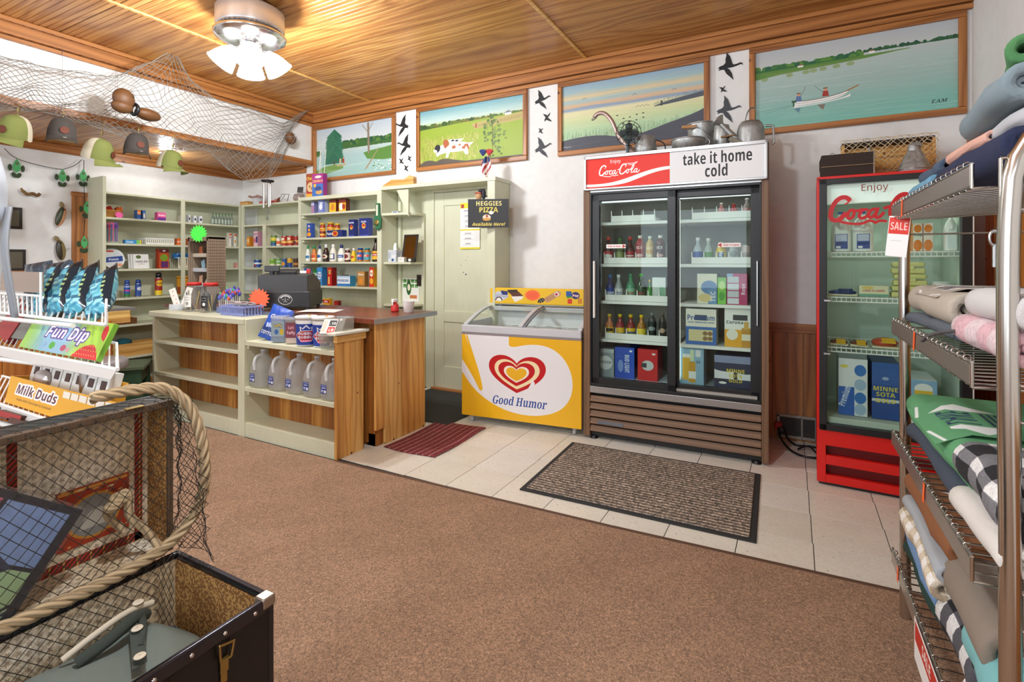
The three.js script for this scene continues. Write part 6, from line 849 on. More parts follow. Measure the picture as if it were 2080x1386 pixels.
// ---------- signs, door, ledges ----------
{
  const s = cellFor(0.366, 0.254, (g, w, h) => { fill(g, '#1c1a1c', 0, 0, w, h); words(g, 'HEGGIES', w * 0.51, h * 0.16, h * 0.22, '#f2e490', { max: w * 0.92 }); words(g, 'PIZZA', w * 0.5, h * 0.38, h * 0.25, '#f2dc60', { max: w * 0.66 }); blob(g, '#e8dcc8', w * 0.46, h * 0.64, w * 0.1, h * 0.1); blob(g, '#d8a040', w * 0.46, h * 0.71, w * 0.1, h * 0.05); blob(g, '#f4f0ea', w * 0.57, h * 0.48, w * 0.06, h * 0.06); fill(g, '#a83828', w * 0.44, h * 0.56, w * 0.05, h * 0.08); words(g, 'Available Here!', w * 0.5, h * 0.88, h * 0.16, '#f2dc60', { italic: true, max: w * 0.8 }); }, A1, 1400), e = A1.color('#1c1a1c');
  solo('hanging_sign', 'black pizza sign with yellow lettering fixed to the door surround post', 'sign', card(0.366, 0.254, s, 0.006, e), A1.m, [-2.35, 1.6, -3.91], 0.42);
  const pz2 = cellFor(0.22, 0.46, (g, w, h) => { fill(g, '#f0f0ee', 0, 0, w, h); fill(g, '#f0dc28', 0, 0, w, h * 0.12); fill(g, '#b03c30', w * 0.05, h * 0.03, w * 0.15, h * 0.08); words(g, 'HEGGIES', w * 0.62, h * 0.045, h * 0.05, '#222', { max: w * 0.6 }); words(g, 'PIZZA', w * 0.65, h * 0.09, h * 0.04, '#222'); ['PEPPERONI', 'SAUSAGE', 'DELUXE', 'BACON', 'SIX PACK', 'SUPREME', 'CHEESE'].forEach((t, i) => { const y = h * (0.17 + i * 0.11 + (i > 3 ? 0.05 : 0)); words(g, t, w * 0.4, y, h * 0.035, '#444', { max: w * 0.6 }); fill(g, '#999', w * 0.15, y + h * 0.025, w * 0.5, 1.5); }); fill(g, '#e8d828', 0, h * 0.57, w, h * 0.03); fill(g, '#e8d828', 0, h * 0.96, w, h * 0.04); });
  solo('menu_poster', 'white and yellow pizza price list taped to the door', 'poster', card(0.225, 0.455, pz2), A1.m, [-2.745, 1.42, ZB + 0.024], 0.02);
  const fl = thing('small_flag', 'little striped flag with a pleated red and blue bow on the surround top', 'flag', [-2.44, 2.062, -4.02], 0.3);
  const fc = cellFor(0.08, 0.16, (g, w, h) => { for (let i = 0; i < 9; i++) { g.save(); g.translate(w / 2, h / 2); g.rotate(0.5); fill(g, i % 2 ? '#f0ece8' : '#a83038', -w + i * w * 0.22, -h, w * 0.22, 2 * h); g.restore(); } pathFill(g, '#2c3c74', `M0 0 L${w} 0 L${w} ${h * 0.25} L0 ${h * 0.42} Z`); });
  part(fl, 'cloth', into(sheet(6, 10, (u, v) => { const k = Math.sin(Math.PI * (0.15 + v * 0.75)); return [(u - 0.5) * 0.095 * k + 0.01 * (v - 0.5), 0.03 + v * 0.17, 0.014 * Math.sin(u * 7)]; }, 0.001), fc), A1.m); part(fl, 'stick', rod([0.0, 0, -0.01], [0.012, 0.26, -0.012], 0.004, 8), mc('#d8c0a0'));
  for (const [dx, c] of [[-0.03, '#2c3c7c'], [0.03, '#c83c40']]) { const g = []; for (let i = 0; i < 7; i++) g.push(turned(cb(0.014, 0.06, 0.002, 0, 0.03, 0, 0.0005), 0.2 * (i % 2 ? 1 : -1), 0, -0.6 + i * 0.2, dx, 0.21, 0)); part(fl, 'pleated_bow', g, mc(c, 0.7)); }
  part(fl, 'base', cyl(0.02, 0.01, 0.02, 0, 0, -0.01, 12), mc('#c8a890'));
  const eg = thing('eagle_ornament', 'small dark and tan bird ornament above the hanging sign', 'ornament', [-2.47, 1.86, -3.94], 0.4); part(eg, 'body', ball(0.03, 0, 0.03, 0, 1, 1.4, 0.8), mc('#c89c70', 0.7)); part(eg, 'wing', [ball(0.03, 0.045, 0.05, 0, 0.7, 1.7, 0.5), ball(0.022, 0.02, 0.08, 0, 1.2, 0.8, 0.7)], mc('#20202c', 0.6)); part(eg, 'band', cb(0.06, 0.01, 0.04, -0.005, 0.058, 0.005, 0.002), mc('#b84038')); part(eg, 'bracket', rod([0.06, 0.03, 0.0], [0.085, 0.03, -0.02], 0.006), M.black);
  solo('paper_tab', 'blank white paper tab hanging under the pizza sign', 'paper tab', card(0.075, 0.1, A1.color('#f2f2f0')), A1.m, [-2.44, 1.6, -3.97], 0.3);
  const sc = thing('spring_scale', 'green hanging spring scale with a brass dial on the shelf post', 'scale', [-3.683, 1.62, -3.95]); part(sc, 'case', extr([[-0.045, 0.06], [-0.05, 0.11], [-0.02, 0.16], [-0.018, 0.27], [0.018, 0.27], [0.024, 0.16], [0.045, 0.11], [0.04, 0.02], [0, 0]], 0.02, 0.003), mc('#2c6c48', 0.4)); part(sc, 'dial', turned(lathe([[0.001, 0], [0.03, 0], [0.032, 0.006], [0.024, 0.012], [0.001, 0.012]], 20), PI / 2, 0, 0, -0.006, 0.075, 0.02), M.brass); part(sc, 'scale_plate', cb(0.022, 0.11, 0.004, 0, 0.2, 0.023, 0.001), mc('#e8e0c8'));
  const wh = extr([[-0.21, 0], [0.2, 0], [0.2, 0.085], [0.15, 0.1], [0.08, 0.065], [0.0, 0.07], [-0.08, 0.075], [-0.2, 0.02]], 0.05, 0.004); solo('wooden_tray', 'honey coloured curved wooden tray end lying on the surround top', 'wooden tray', wh, M.pineH, [-3.5, 2.061, -4.08], 0);
  // keepsakes on the first unit's top
  const kb = thing('wooden_box', 'small pale wooden box in the corner on the shelf top', 'box', [-6.05, 2.001, -4.11]); part(kb, 'box', cb(0.15, 0.05, 0.08, 0, 0.025, 0), M.pineH); part(kb, 'lid', cb(0.156, 0.008, 0.086, 0, 0.054, 0), M.pineH);
  const bt = thing('gift_basket', 'clear jar wrapped in pink floral paper on the shelf top', 'gift jar', [-5.86, 2.001, -4.11]); part(bt, 'jar', cyl(0.05, 0.055, 0.09, 0.02, 0, 0, 18), M.milky); part(bt, 'paper_frill', sheet(24, 3, (u, v) => { const a = u * 2 * PI, r = 0.05 + v * 0.07 + 0.012 * Math.sin(a * 9) * v; return [Math.cos(a) * r, 0.085 + v * 0.03 - 0.01 * Math.cos(a * 5) * v, Math.sin(a) * r * 0.6]; }, 0.001), mc('#c8a098', 0.8));
  const rc = thing('wire_holder', 'black wire plate holder with a red fold on the shelf top', 'wire holder', [-5.33, 2.001, -4.1]); part(rc, 'wire', [poly([[-0.06, 0, 0.04], [-0.03, 0.11, 0], [0.09, 0.1, 0], [0.1, 0, 0.03]], 0.003), poly([[-0.02, 0, 0.04], [0.02, 0.1, 0]], 0.003)], M.black); part(rc, 'card', turned(cb(0.05, 0.08, 0.004, 0, 0.04, 0), -0.3, 0, 0.4, -0.07, 0, 0.02), mc('#7c3c28')); part(rc, 'fold', turned(cb(0.02, 0.05, 0.02, 0, 0.025, 0), 0, 0, 0.3, -0.1, 0, 0.03), mc('#c05c40'));
  const gj = thing('round_jar', 'dark round jar of dried flowers with a black tag beside the cereal', 'jar', [-5.06, 2.001, -4.1]); part(gj, 'jar', lathe([[0.001, 0], [0.05, 0.003], [0.07, 0.04], [0.055, 0.085], [0.03, 0.095], [0.001, 0.095]], 20), phys({ color: 0xc8b8b0, transmission: 0.5, roughness: 0.2, thickness: 0 })); part(gj, 'petals', ball(0.05, 0, 0.045, 0, 1, 0.7, 1), mc('#6a3c40', 0.8)); part(gj, 'tag', turned(cb(0.09, 0.07, 0.004, 0, 0, 0), -0.1, 0.1, -0.05, 0.02, 0.14, 0), mc('#2a201c'));
  for (const [x, c] of [[-5.72, '#c86860'], [-5.55, '#a83840']]) { const r2 = solo('keepsake_box', c > '#b' ? 'tiny pink keepsake box beside the wrapped jar' : 'tiny dark red keepsake box behind the chime', 'keepsake box', [cb(0.07, 0.035, 0.05, 0, 0.018, 0, 0.004), cb(0.074, 0.008, 0.054, 0, 0.038, 0, 0.002)], mc(c, 0.6), [x, 2.001, -4.1]); }
  // wind chime
  const wc = thing('wind_chime', 'silver wind chime with a black top hanging from the net', 'wind chime', [-4.9, 1.74, -3.57]); part(wc, 'top_disc', turned(lathe([[0.001, 0.012], [0.06, 0.01], [0.065, 0], [0.06, -0.01], [0.001, -0.012]], 24), 0.15, 0, -0.2, 0, 0.42, 0), M.black);
  for (const [dx, dz, b] of [[-0.04, 0.02, 0.13], [0.0, 0.045, 0.13], [0.035, 0.01, 0.14], [-0.01, -0.04, 0.16]]) { part(wc, 'tube', cyl(0.009, 0.009, 0.26, dx, b, dz, 12), M.chrome); part(wc, 'string', rod([dx, b + 0.26, dz], [dx, 0.415, dz], 0.001, 4), M.black); }
  part(wc, 'cord', rod([0, 0.03, 0], [0, 0.7, 0], 0.0015, 5), M.black); part(wc, 'clapper', extr([[-0.03, 0], [0, 0.03], [0.03, 0], [0, -0.03]], 0.004).translate(0, 0.09, 0), M.steel); part(wc, 'sail', extr(star(5, 0.012, 0.028), 0.004).translate(0, 0.02, 0), M.dull);
}
// ---------- what stands in the two coolers ----------
KIND.tallbottle = (t, w, h, o) => { const r = w / 2, f = cellFor(w * 1.3, h * 0.6, o.f); part(t, 'body', lathe([[0.001, 0], [r * 0.9, 0], [r, 0.008], [r, h * 0.7], [r * 0.75, h * 0.8], [r * 0.42, h * 0.86], [r * 0.4, h * 0.92], [0.001, h * 0.92]], 18), mc(o.c, 0.15)); part(t, 'label', sleeve(r * 1.02, h * 0.08, h * 0.68, f, f), A1.m); part(t, 'cap', lathe([[0.001, h], [r * 0.42, h], [r * 0.46, h * 0.985], [r * 0.46, h * 0.9], [0.001, h * 0.9]], 14), mc(o.l)); };
KIND.milk = (t, w, h, o) => { const f = cellFor(0.06, 0.1, p(o.b ? '#e8ecec' : '#3c4c9c', o.b ? [] : [['r', '#c8d0e8', 0.06, 0.04, 0.88, 0.45], ['r', '#24346c', 0.1, 0.6, 0.8, 0.08], ['r', '#f0f0f4', 0.1, 0.8, 0.35, 0.15]])), m = mc('#eef0ea', 0.35), q = w / 2; part(t, 'jug', sheet(20, 8, (u, v) => { const K = [[0, 0.9], [0.02, 1], [0.55, 1], [0.68, 0.94], [0.8, 0.7], [0.9, 0.3], [0.93, 0.26], [0.98, 0.26], [0.98, 0.01]][Math.round(v * 8)], a = u * 2 * PI, c = Math.sin(a), s = Math.cos(a), e = Math.pow(Math.pow(Math.abs(c), 4) + Math.pow(Math.abs(s), 4), -0.25) * K[1]; return [c * e * q, K[0] * h, s * e * q]; }), m); part(t, 'handle', tube([[0, h * 0.9, q * 0.3], [0, h * 0.84, q * 0.85], [0, h * 0.6, q * 0.98]], 0.011, 8), m); part(t, 'label', into(new THREE.PlaneGeometry(w * 0.6, h * 0.38).translate(0.0, h * 0.26, q * 1.005), f), A1.m); part(t, 'cap', cyl(q * 0.32, q * 0.3, h * 0.06, 0, h * 0.97, 0, 14), mc(o.b ? '#e8e8e8' : '#2c50a0')); };
KIND.pouch = (t, w, h, o) => { part(t, 'tray', cb(w, 0.012, 0.12, 0, 0.006, -0.05, 0.004), mc('#e0d8b8')); part(t, 'film', ball(0.5, 0, h * 0.45, -0.05, w, h * 0.9, 0.12, 16), mc(o.c, 0.2)); part(t, 'label', turned(cb(w * 0.5, 0.002, 0.05, 0, 0, 0), 0.5, 0, 0, w * 0.1, h * 0.7, 0.0), mc(o.c === '#2c488c' ? '#1c3470' : '#e8b830')); };
KIND.eggs = (t, w) => { const m = mc('#dcd890', 0.7); part(t, 'tray', cb(w, 0.03, 0.1, 0, 0.015, -0.05, 0.008), m); part(t, 'lid', cb(w * 0.98, 0.03, 0.1, 0, 0.05, -0.05, 0.012), m); part(t, 'latch', cb(w * 0.3, 0.02, 0.004, 0, 0.032, 0.002, 0.001), m); };
const COLD = { C: [-1.323, -3.556, R(1.8), -0.13], F: [0.149, -3.455, R(-2), -0.11] };
function cold(unit, y, kind, u, w, h, label, cat, o, group) {
  const [ox, oz, a, z0] = COLD[unit], round = ['bottle', 'tallbottle', 'can', 'milk', 'tub'].includes(kind), z = z0 - (kind === 'carton' ? o.d / 2 : round ? w / 2 : 0), name = cat.replace(/ /g, '_'), pos = [ox + u * Math.cos(a) + z * Math.sin(a), y + 0.0005, oz - u * Math.sin(a) + z * Math.cos(a)];
  if (kind === 'carton') { const f = cellFor(w, h, o.f, A1, 1100), s = A1.color(o.s); return solo(name, label, cat, carton(w, h, o.d, f, s, s, s), A1.m, pos, a, group); }
  const t = thing(name, label, cat, pos, a, group); KIND[kind](t, w, h, o); return t;
}
cold('C',1.587,'bottle',1.008,0.054,0.095,'red soda bottle on the top rack between a pink and a clear one','bottle',{c:'#a02c2c',l:'#c03030',f:p('#b43434',[['r','#e8e0dc',.2,.3,.5,.2]])},'top rack sodas');
cold('C',1.587,'bottle',1.089,0.057,0.130,'clear red-labelled soda bottle at the end of the top rack','bottle',{c:'#8c7c78',l:'#b8b0ac',f:p('#b87470',[['r','#e8e0dc',.2,.3,.5,.2]])},'top rack sodas');
cold('C',1.587,'bottle',0.930,0.048,0.106,'pink soda bottle standing alone on the top rack','bottle',{c:'#b87470',l:'#d8ccc8',f:p('#c88c88',[])},'top rack sodas');
cold('C',1.28,'bottle',0.142,0.072,0.200,'dark cola bottle with a red cap, first on its rack','bottle',{c:'#3c1814',l:'#d02c28',f:p('#c02424',[['c','#f4f0ee',.5,.5,.35,.2]])},'soda bottles');
cold('C',1.28,'bottle',0.230,0.064,0.190,'green tinted soda bottle between two colas','bottle',{c:'#5c7040',l:'#3c7c3c',f:p('#8c9c5c',[])},'soda bottles');
cold('C',1.28,'bottle',0.306,0.065,0.198,'cola bottle with a red cap, third on its rack','bottle',{c:'#4c1c18',l:'#c83028',f:p('#a82828',[['r','#d8d0cc',.1,.4,.8,.15]])},'soda bottles');
cold('C',1.28,'tallbottle',0.379,0.066,0.205,'tall pink sparkling water bottle printed ICE','bottle',{c:'#a84c50',l:'#f0f0ee',f:p('#a03c44',[['t','ICE',.5,.2,.2,'#f4f0ee'],['c','#e8c8c8',.5,.65,.25,.1]])},'sparkling waters');
cold('C',1.28,'tallbottle',0.451,0.058,0.199,'tall yellow sparkling water bottle','bottle',{c:'#c8b078',l:'#f0f0ee',f:p('#d0a860',[['t','ICE',.5,.2,.2,'#f4f0ee'],['c','#f0e4c8',.5,.65,.25,.1]])},'sparkling waters');
cold('C',1.28,'tallbottle',0.523,0.068,0.203,'tall dark red sparkling water bottle beside the door post','bottle',{c:'#6c3c3c',l:'#f0f0ee',f:p('#4c2428',[['t','ICE',.5,.2,.2,'#f4f0ee'],['c','#d8a8a8',.5,.65,.25,.1]])},'sparkling waters');
cold('C',1.28,'bottle',0.779,0.064,0.181,'clear water bottle with a blue label','bottle',{c:'#b8c4cc',l:'#f0f0f0',f:p('#2c50a8',[['r','#e0e8f0',0,.7,1,.2]])},'water bottles');
cold('C',1.28,'bottle',0.847,0.061,0.175,'clear water bottle with a green label','bottle',{c:'#b4c0bc',l:'#f0f0f0',f:p('#5c9c3c',[['r','#e0e8e0',0,.7,1,.2]])},'water bottles');
cold('C',1.28,'tallbottle',0.929,0.062,0.147,'yellow plastic milk drink bottle with blue print','bottle',{c:'#e8c028',l:'#e8e4d8',f:p('#f0cc20',[['r','#2c4c9c',.3,.25,.4,.6],['t','Nesq',.5,.55,.3,'#fff',1.57]])});
cold('C',1.28,'can',1.009,0.055,0.132,'white and grey soda can beside the yellow bottle','can',{f:p('#d8dcdc',[['c','#8c9494',.5,.5,.3,.2]])},'soda cans on the right rack');
cold('C',1.28,'can',1.084,0.056,0.128,'pink and clear soda can at the end of the rack','can',{f:p('#d8c4c4',[['c','#b0a4a4',.5,.6,.3,.2]])},'soda cans on the right rack');
cold('C',1.007,'bottle',0.156,0.059,0.190,'blue cola bottle with a blue cap','bottle',{c:'#2c3070',l:'#3c78c0',f:p('#24409c',[['r','#e8e8f0',0,.35,1,.25],['t','PEPSI',.5,.48,.24,'#1c1c50']])},'green and blue sodas');
cold('C',1.007,'bottle',0.221,0.059,0.191,'silver cola bottle with a white cap','bottle',{c:'#9ca4ac',l:'#e0e4e8',f:p('#d8dce0',[['t','PEPSI',.5,.45,.24,'#28306c'],['c','#2c4cb0',.5,.75,.3,.14]])},'green and blue sodas');
cold('C',1.007,'bottle',0.310,0.068,0.198,'green citrus soda bottle with red print','bottle',{c:'#4c9470',l:'#3c8c64',f:p('#8cbca0',[['t','DEW',.5,.5,.34,'#b03028']])},'green and blue sodas');
cold('C',1.007,'bottle',0.388,0.068,0.201,'dark green citrus soda bottle with red print','bottle',{c:'#28442c',l:'#4cac3c',f:p('#2c4c34',[['t','DEW',.5,.5,.34,'#c8302c']])},'green and blue sodas');
cold('C',1.007,'bottle',0.451,0.035,0.156,'small green bottle with a yellow and red cap','bottle',{c:'#3c8c3c',l:'#e0b840',f:p('#4ca444',[])},'green and blue sodas');
cold('C',1.007,'carton',0.519,0.094,0.174,'silver and green can case beside the door post','drink case',{f:p('#b8c4c0',[['r','#e8ecec',0,0,1,.4],['r','#7cac8c',.55,.4,.4,.5]]),s:'#a0aca8',d:.2});
cold('C',.724,'bottle',0.151,0.064,0.178,'peach juice bottle with a yellow cap, first of four','bottle',{c:'#c87c50',l:'#e8c828',f:p('#e8c030',[['c','#2c2c20',.5,.3,.4,.2]])},'juice bottles with yellow caps');
cold('C',.724,'bottle',0.231,0.067,0.180,'purple-topped juice bottle with a yellow cap, second of four','bottle',{c:'#9c4048',l:'#e8c828',f:p('#e8c030',[['r','#3c6c9c',0,.6,1,.3]])},'juice bottles with yellow caps');
cold('C',.724,'bottle',0.310,0.067,0.181,'red juice bottle with a yellow cap, third of four','bottle',{c:'#8c3838',l:'#e8c828',f:p('#e8c030',[['r','#3c5c9c',0,.4,1,.2]])},'juice bottles with yellow caps');
cold('C',.724,'bottle',0.389,0.065,0.182,'amber juice bottle with a yellow cap, last of four','bottle',{c:'#a8702c',l:'#e8c828',f:p('#e8d040',[['c','#f0e8d0',.5,.75,.3,.15]])},'juice bottles with yellow caps');
cold('C',.724,'tallbottle',0.466,0.058,0.202,'dark clear glass bottle with a black label','bottle',{c:'#2c3030',l:'#7c8484',f:p('#242828',[['c','#8c9898',.5,.4,.3,.12]])},'dark glass bottles');
cold('C',.724,'tallbottle',0.541,0.051,0.206,'dark brown glass bottle with a face on its label','bottle',{c:'#241c18',l:'#5c5048',f:p('#2c2420',[['c','#b89c80',.5,.5,.25,.14]])},'dark glass bottles');
cold('C',.436,'carton',0.130,0.126,0.207,'silver beer case with round BUSCH lettering','beer case',{f:p('#98a4ac',[['c','#e8ecf0',.5,.5,.4,.25],['t','BUSCH',.5,.48,.13,'#3c4854'],['r','#c0c8cc',0,0,1,.14]]),s:'#88949c',d:.2},'beer cases');
cold('C',.436,'carton',0.272,0.144,0.227,'bright blue beer case with lettering running up its side','beer case',{f:p('#2450c4',[['t','BUD LIGHT',.62,.52,.2,'#e8f0fc',1.57],['c','#7c9ce0',.3,.6,.14,.2],['r','#e8ecf8',.75,.08,.14,.06]]),s:'#1c3c98',d:.2},'beer cases');
cold('C',.436,'carton',0.439,0.143,0.227,'bright red beer case with a silver can print','beer case',{f:p('#c81c20',[['c','#c8ccd0',.5,.52,.3,.16],['r','#3c3c40',.2,.45,.25,.14],['r','#e8dcdc',.72,.12,.16,.06]]),s:'#94141c',d:.2},'beer cases');
cold('C',1.005,'carton',0.841,0.127,0.206,'pale beer case with a blue mountain print','beer case',{f:p('#e8e4d0',[['c','#5c88c0',.6,.45,.4,.22],['r','#6c94c4',.55,.5,.45,.5],['c','#e0cc90',.4,.8,.35,.14],['t','TEC',.8,.75,.2,'#f0f0f0',-1.57]]),s:'#c8d4dc',d:.22},'beer cases');
cold('C',1.005,'carton',0.935,0.054,0.182,'lime green drink case between two others','drink case',{f:p('#7cc048',[['c','#c8e890',.5,.3,.35,.16],['c','#4c9c2c',.5,.7,.35,.16]]),s:'#5c9c3c',d:.2});
cold('C',1.005,'carton',1.029,0.127,0.209,'pink seltzer case printed with silver cans','drink case',{f:p('#b82c68',[['r','#c8ccd4',.04,.1,.55,.2],['r','#d8dce4',.04,.33,.55,.2],['r','#c8ccd4',.04,.56,.55,.2],['r','#d8dce4',.04,.79,.55,.18],['t','Rose',.8,.5,.16,'#f4e0ec',-1.57],['r','#8cb0d8',0,0,.3,.1]]),s:'#8c2050',d:.2});
cold('C',.722,'carton',0.801,0.198,0.246,'cream and blue beer carton with a hand hole','beer case',{f:p('#f0ece0',[['r','#3468b8',0,.5,1,.5],['r','#2c3854',.3,.17,.4,.15],['t','Premium',.5,.25,.2,'#2c4c94'],['t','LIGHT AMERICAN LAGER',.5,.38,.06,'#2c4c94'],['r','#e0d4a0',.1,.58,.78,.32],['c','#8c6c40',.64,.68,.08,.06],['c','#8c6c40',.8,.68,.08,.06],['c','#8c6c40',.64,.82,.08,.06],['c','#8c6c40',.8,.82,.08,.06]]),s:'#c8ccd0',d:.2},'beer cases');
cold('C',.722,'carton',1.040,0.176,0.259,'white and gold beer carton with a bottle print','beer case',{f:p('#f2f0ec',[['r','#e8a824',0,.55,1,.45],['r','#2c2c30',.3,.17,.5,.14],['t','Corona',.36,.36,.12,'#2c2c3c'],['c','#f0ece0',.27,.68,.2,.14],['r','#c8902c',.6,.5,.32,.5],['r','#d8a848',.68,.34,.16,.2],['r','#f0e8d0',.6,.66,.32,.16]]),s:'#d8d0c0',d:.2},'beer cases');
cold('C',.436,'carton',0.735,0.170,0.256,'light blue beer case printed with a filled glass and bottle','beer case',{f:p('#94bcd8',[['r','#f0f0ec',.18,.16,.32,.1],['r','#e8b83c',.18,.26,.3,.6],['r','#d8a028',.42,.36,.26,.56],['r','#d8e8c0',.48,.04,.14,.3],['r','#f0f4f4',.42,.62,.28,.2],['r','#e8ecf0',.68,.04,.2,.18],['t','24',.78,.36,.1,'#3c5470']]),s:'#c8d8e0',d:.2},'beer cases');
cold('C',.436,'carton',1.008,0.241,0.224,'navy beer case with a loon and yellow lettering','beer case',{f:p('#2c3050',[['r','#8c94b8',0,0,1,.22],['r','#e4e6ec',0,.4,.5,.3],['r','#e4e6ec',.6,.45,.4,.25],['c','#2c3050',.3,.36,.35,.12],['c','#2c3050',.8,.38,.3,.14],['t','MINNE',.55,.45,.15,'#e8d040'],['t','SOTA',.55,.6,.15,'#e8d040'],['t','GOLD',.55,.74,.14,'#e8d040'],['c','#1c2030',.2,.78,.14,.05],['c','#e8e8e8',.22,.82,.1,.04]]),s:'#3c4468',d:.2},'beer cases');
cold('F',1.352,'milk',0.124,0.104,0.230,'white milk jug with a blue label nearest the fridge hinge clips','milk jug',{},'milk jugs');
cold('F',1.352,'milk',0.231,0.103,0.228,'white milk jug with a blue label, second from the hinge clips','milk jug',{},'milk jugs');
cold('F',1.352,'carton',0.480,0.042,0.154,'orange juice carton half behind the rack post','juice carton',{f:p('#f0ece0',[['c','#e8842c',.5,.2,.4,.14],['t','Trop',.5,.42,.14,'#2c7c3c'],['c','#e88430',.5,.8,.45,.2]]),s:'#e8904c',d:.1},'orange juice cartons');
cold('F',1.352,'carton',0.525,0.042,0.153,'orange juice carton beside the clear jug','juice carton',{f:p('#f0e4d8',[['c','#e8842c',.5,.2,.4,.14],['c','#e88430',.5,.8,.45,.2]]),s:'#e8904c',d:.1},'orange juice cartons');
cold('F',1.352,'milk',0.624,0.057,0.189,'plain white jug against the fridge side','milk jug',{b:1},'milk jugs');
cold('F',1.092,'pouch',0.131,0.144,0.042,'blue bag lying flat on the middle wire shelf','food bag',{c:'#2c488c'});
cold('F',1.092,'carton',0.280,0.139,0.063,'low butter box with a yellow and red print','butter box',{f:p('#e8e4c0',[['r','#7cac94',0,.75,1,.25],['t','LAND O LAKES',.5,.45,.24,'#c03020'],['c','#e8d070',.3,.2,.2,.14]]),s:'#c8d0b8',d:.09});
cold('F',1.092,'eggs',0.439,0.151,0.065,'yellow foam egg carton at the bottom of its stack','egg carton',{},'yellow egg cartons');
cold('F',1.092,'tub',0.575,0.089,0.044,'white tub of cottage cheese, lower of two','dairy tub',{c:'#f0efec',l:'#f4f4f2',f:p('#f0efec',[['t','Dairy',.45,.5,.5,'#b83c2c']])},'dairy tubs');
cold('F',.8,'pouch',0.113,0.092,0.035,'pack of brown sausages on the lower wire shelf','food pack',{c:'#8c4c3c'});
cold('F',.8,'pouch',0.212,0.089,0.035,'second pack of brown sausages beside the first','food pack',{c:'#7c4030'});
cold('F',.8,'pouch',0.336,0.129,0.064,'red and yellow pack of hot dogs','food pack',{c:'#c8583c'});
cold('F',.397,'carton',0.181,0.141,0.330,'white and blue twelve pack printed with cans','beer case',{f:p('#e8ecf0',[['r','#2c64c0',0,.5,.55,.5],['c','#3c78c8',.75,.2,.2,.1],['c','#a8c4e0',.75,.45,.2,.1],['c','#3c78c8',.75,.68,.2,.1],['c','#a8c4e0',.75,.88,.2,.1],['t','Premium',.22,.66,.14,'#e8f0fc',-1.3],['c','#e8d860',.2,.14,.14,.03]]),s:'#c0ccd8',d:.3},'fridge beer cases');
cold('F',.397,'carton',0.335,0.127,0.322,'navy twelve pack with jagged yellow lettering','beer case',{f:p('#2c509c',[['r','#3c64ac',0,0,1,.4],['r','#d8dce4',0,.64,1,.05],['t','MINNE',.5,.46,.11,'#e8d850'],['t','SOTA',.5,.56,.11,'#e8d850'],['t','GOLD',.5,.67,.11,'#e8d850'],['c','#a8b8d8',.5,.28,.12,.03]]),s:'#24407c',d:.3},'fridge beer cases');
cold('F',.397,'carton',0.498,0.132,0.243,'white and sky blue case with a beer glass print','beer case',{f:p('#8cb4d8',[['r','#f0f0f0',0,.52,1,.48],['c','#f4f4f2',.55,.2,.3,.12],['r','#e8c040',.25,.24,.6,.14],['r','#2c3440',.0,.5,.7,.05],['r','#c03c34',.75,.53,.2,.05],['t','Light',.5,.75,.12,'#4c5c6c',1.57]]),s:'#e0e4e8',d:.3},'fridge beer cases');
{ // more in the fridge: the upper egg cartons, the second tub
  for (const [u, k, l] of [[0.448, 1, 'yellow foam egg carton in the middle of its stack'], [0.44, 2, 'yellow foam egg carton crowning its stack']]) cold('F', 1.092 + k * 0.067, 'eggs', u, 0.15, 0.065, l, 'egg carton', {}, 'yellow egg cartons');
  cold('F', 1.138, 'tub', 0.588, 0.09, 0.044, 'white tub of cottage cheese, upper of two', 'dairy tub', { c: '#f0efec', l: '#f4f4f2', f: p('#f0efec', [['t', 'Dairy', 0.5, 0.5, 0.5, '#b83c2c']]) }, 'dairy tubs');
}
// stickers on the cooler doors
for (const [d, x, z, flip] of [[0, 0.235, -0.0295, 0], [1, 0.985, -0.0755, 1]]) {
  const c = cellFor(0.14, 0.04, (g, w, h) => { fill(g, '#f4f2f0', 0, 0, w, h); pathFill(g, '#b82420', flip ? `M0 ${h / 2} L${w * 0.16} 0 L${w * 0.16} ${h} Z` : `M${w} ${h / 2} L${w * 0.84} 0 L${w * 0.84} ${h} Z`); words(g, 'Slide To Open', w * (flip ? 0.58 : 0.42), h / 2, h * 0.5, '#b82420', { max: w * 0.7 }); });
  part(cooler, 'door_sticker', into(new THREE.PlaneGeometry(0.14, 0.028).translate(x, 1.405, z), c), A1.m);
}
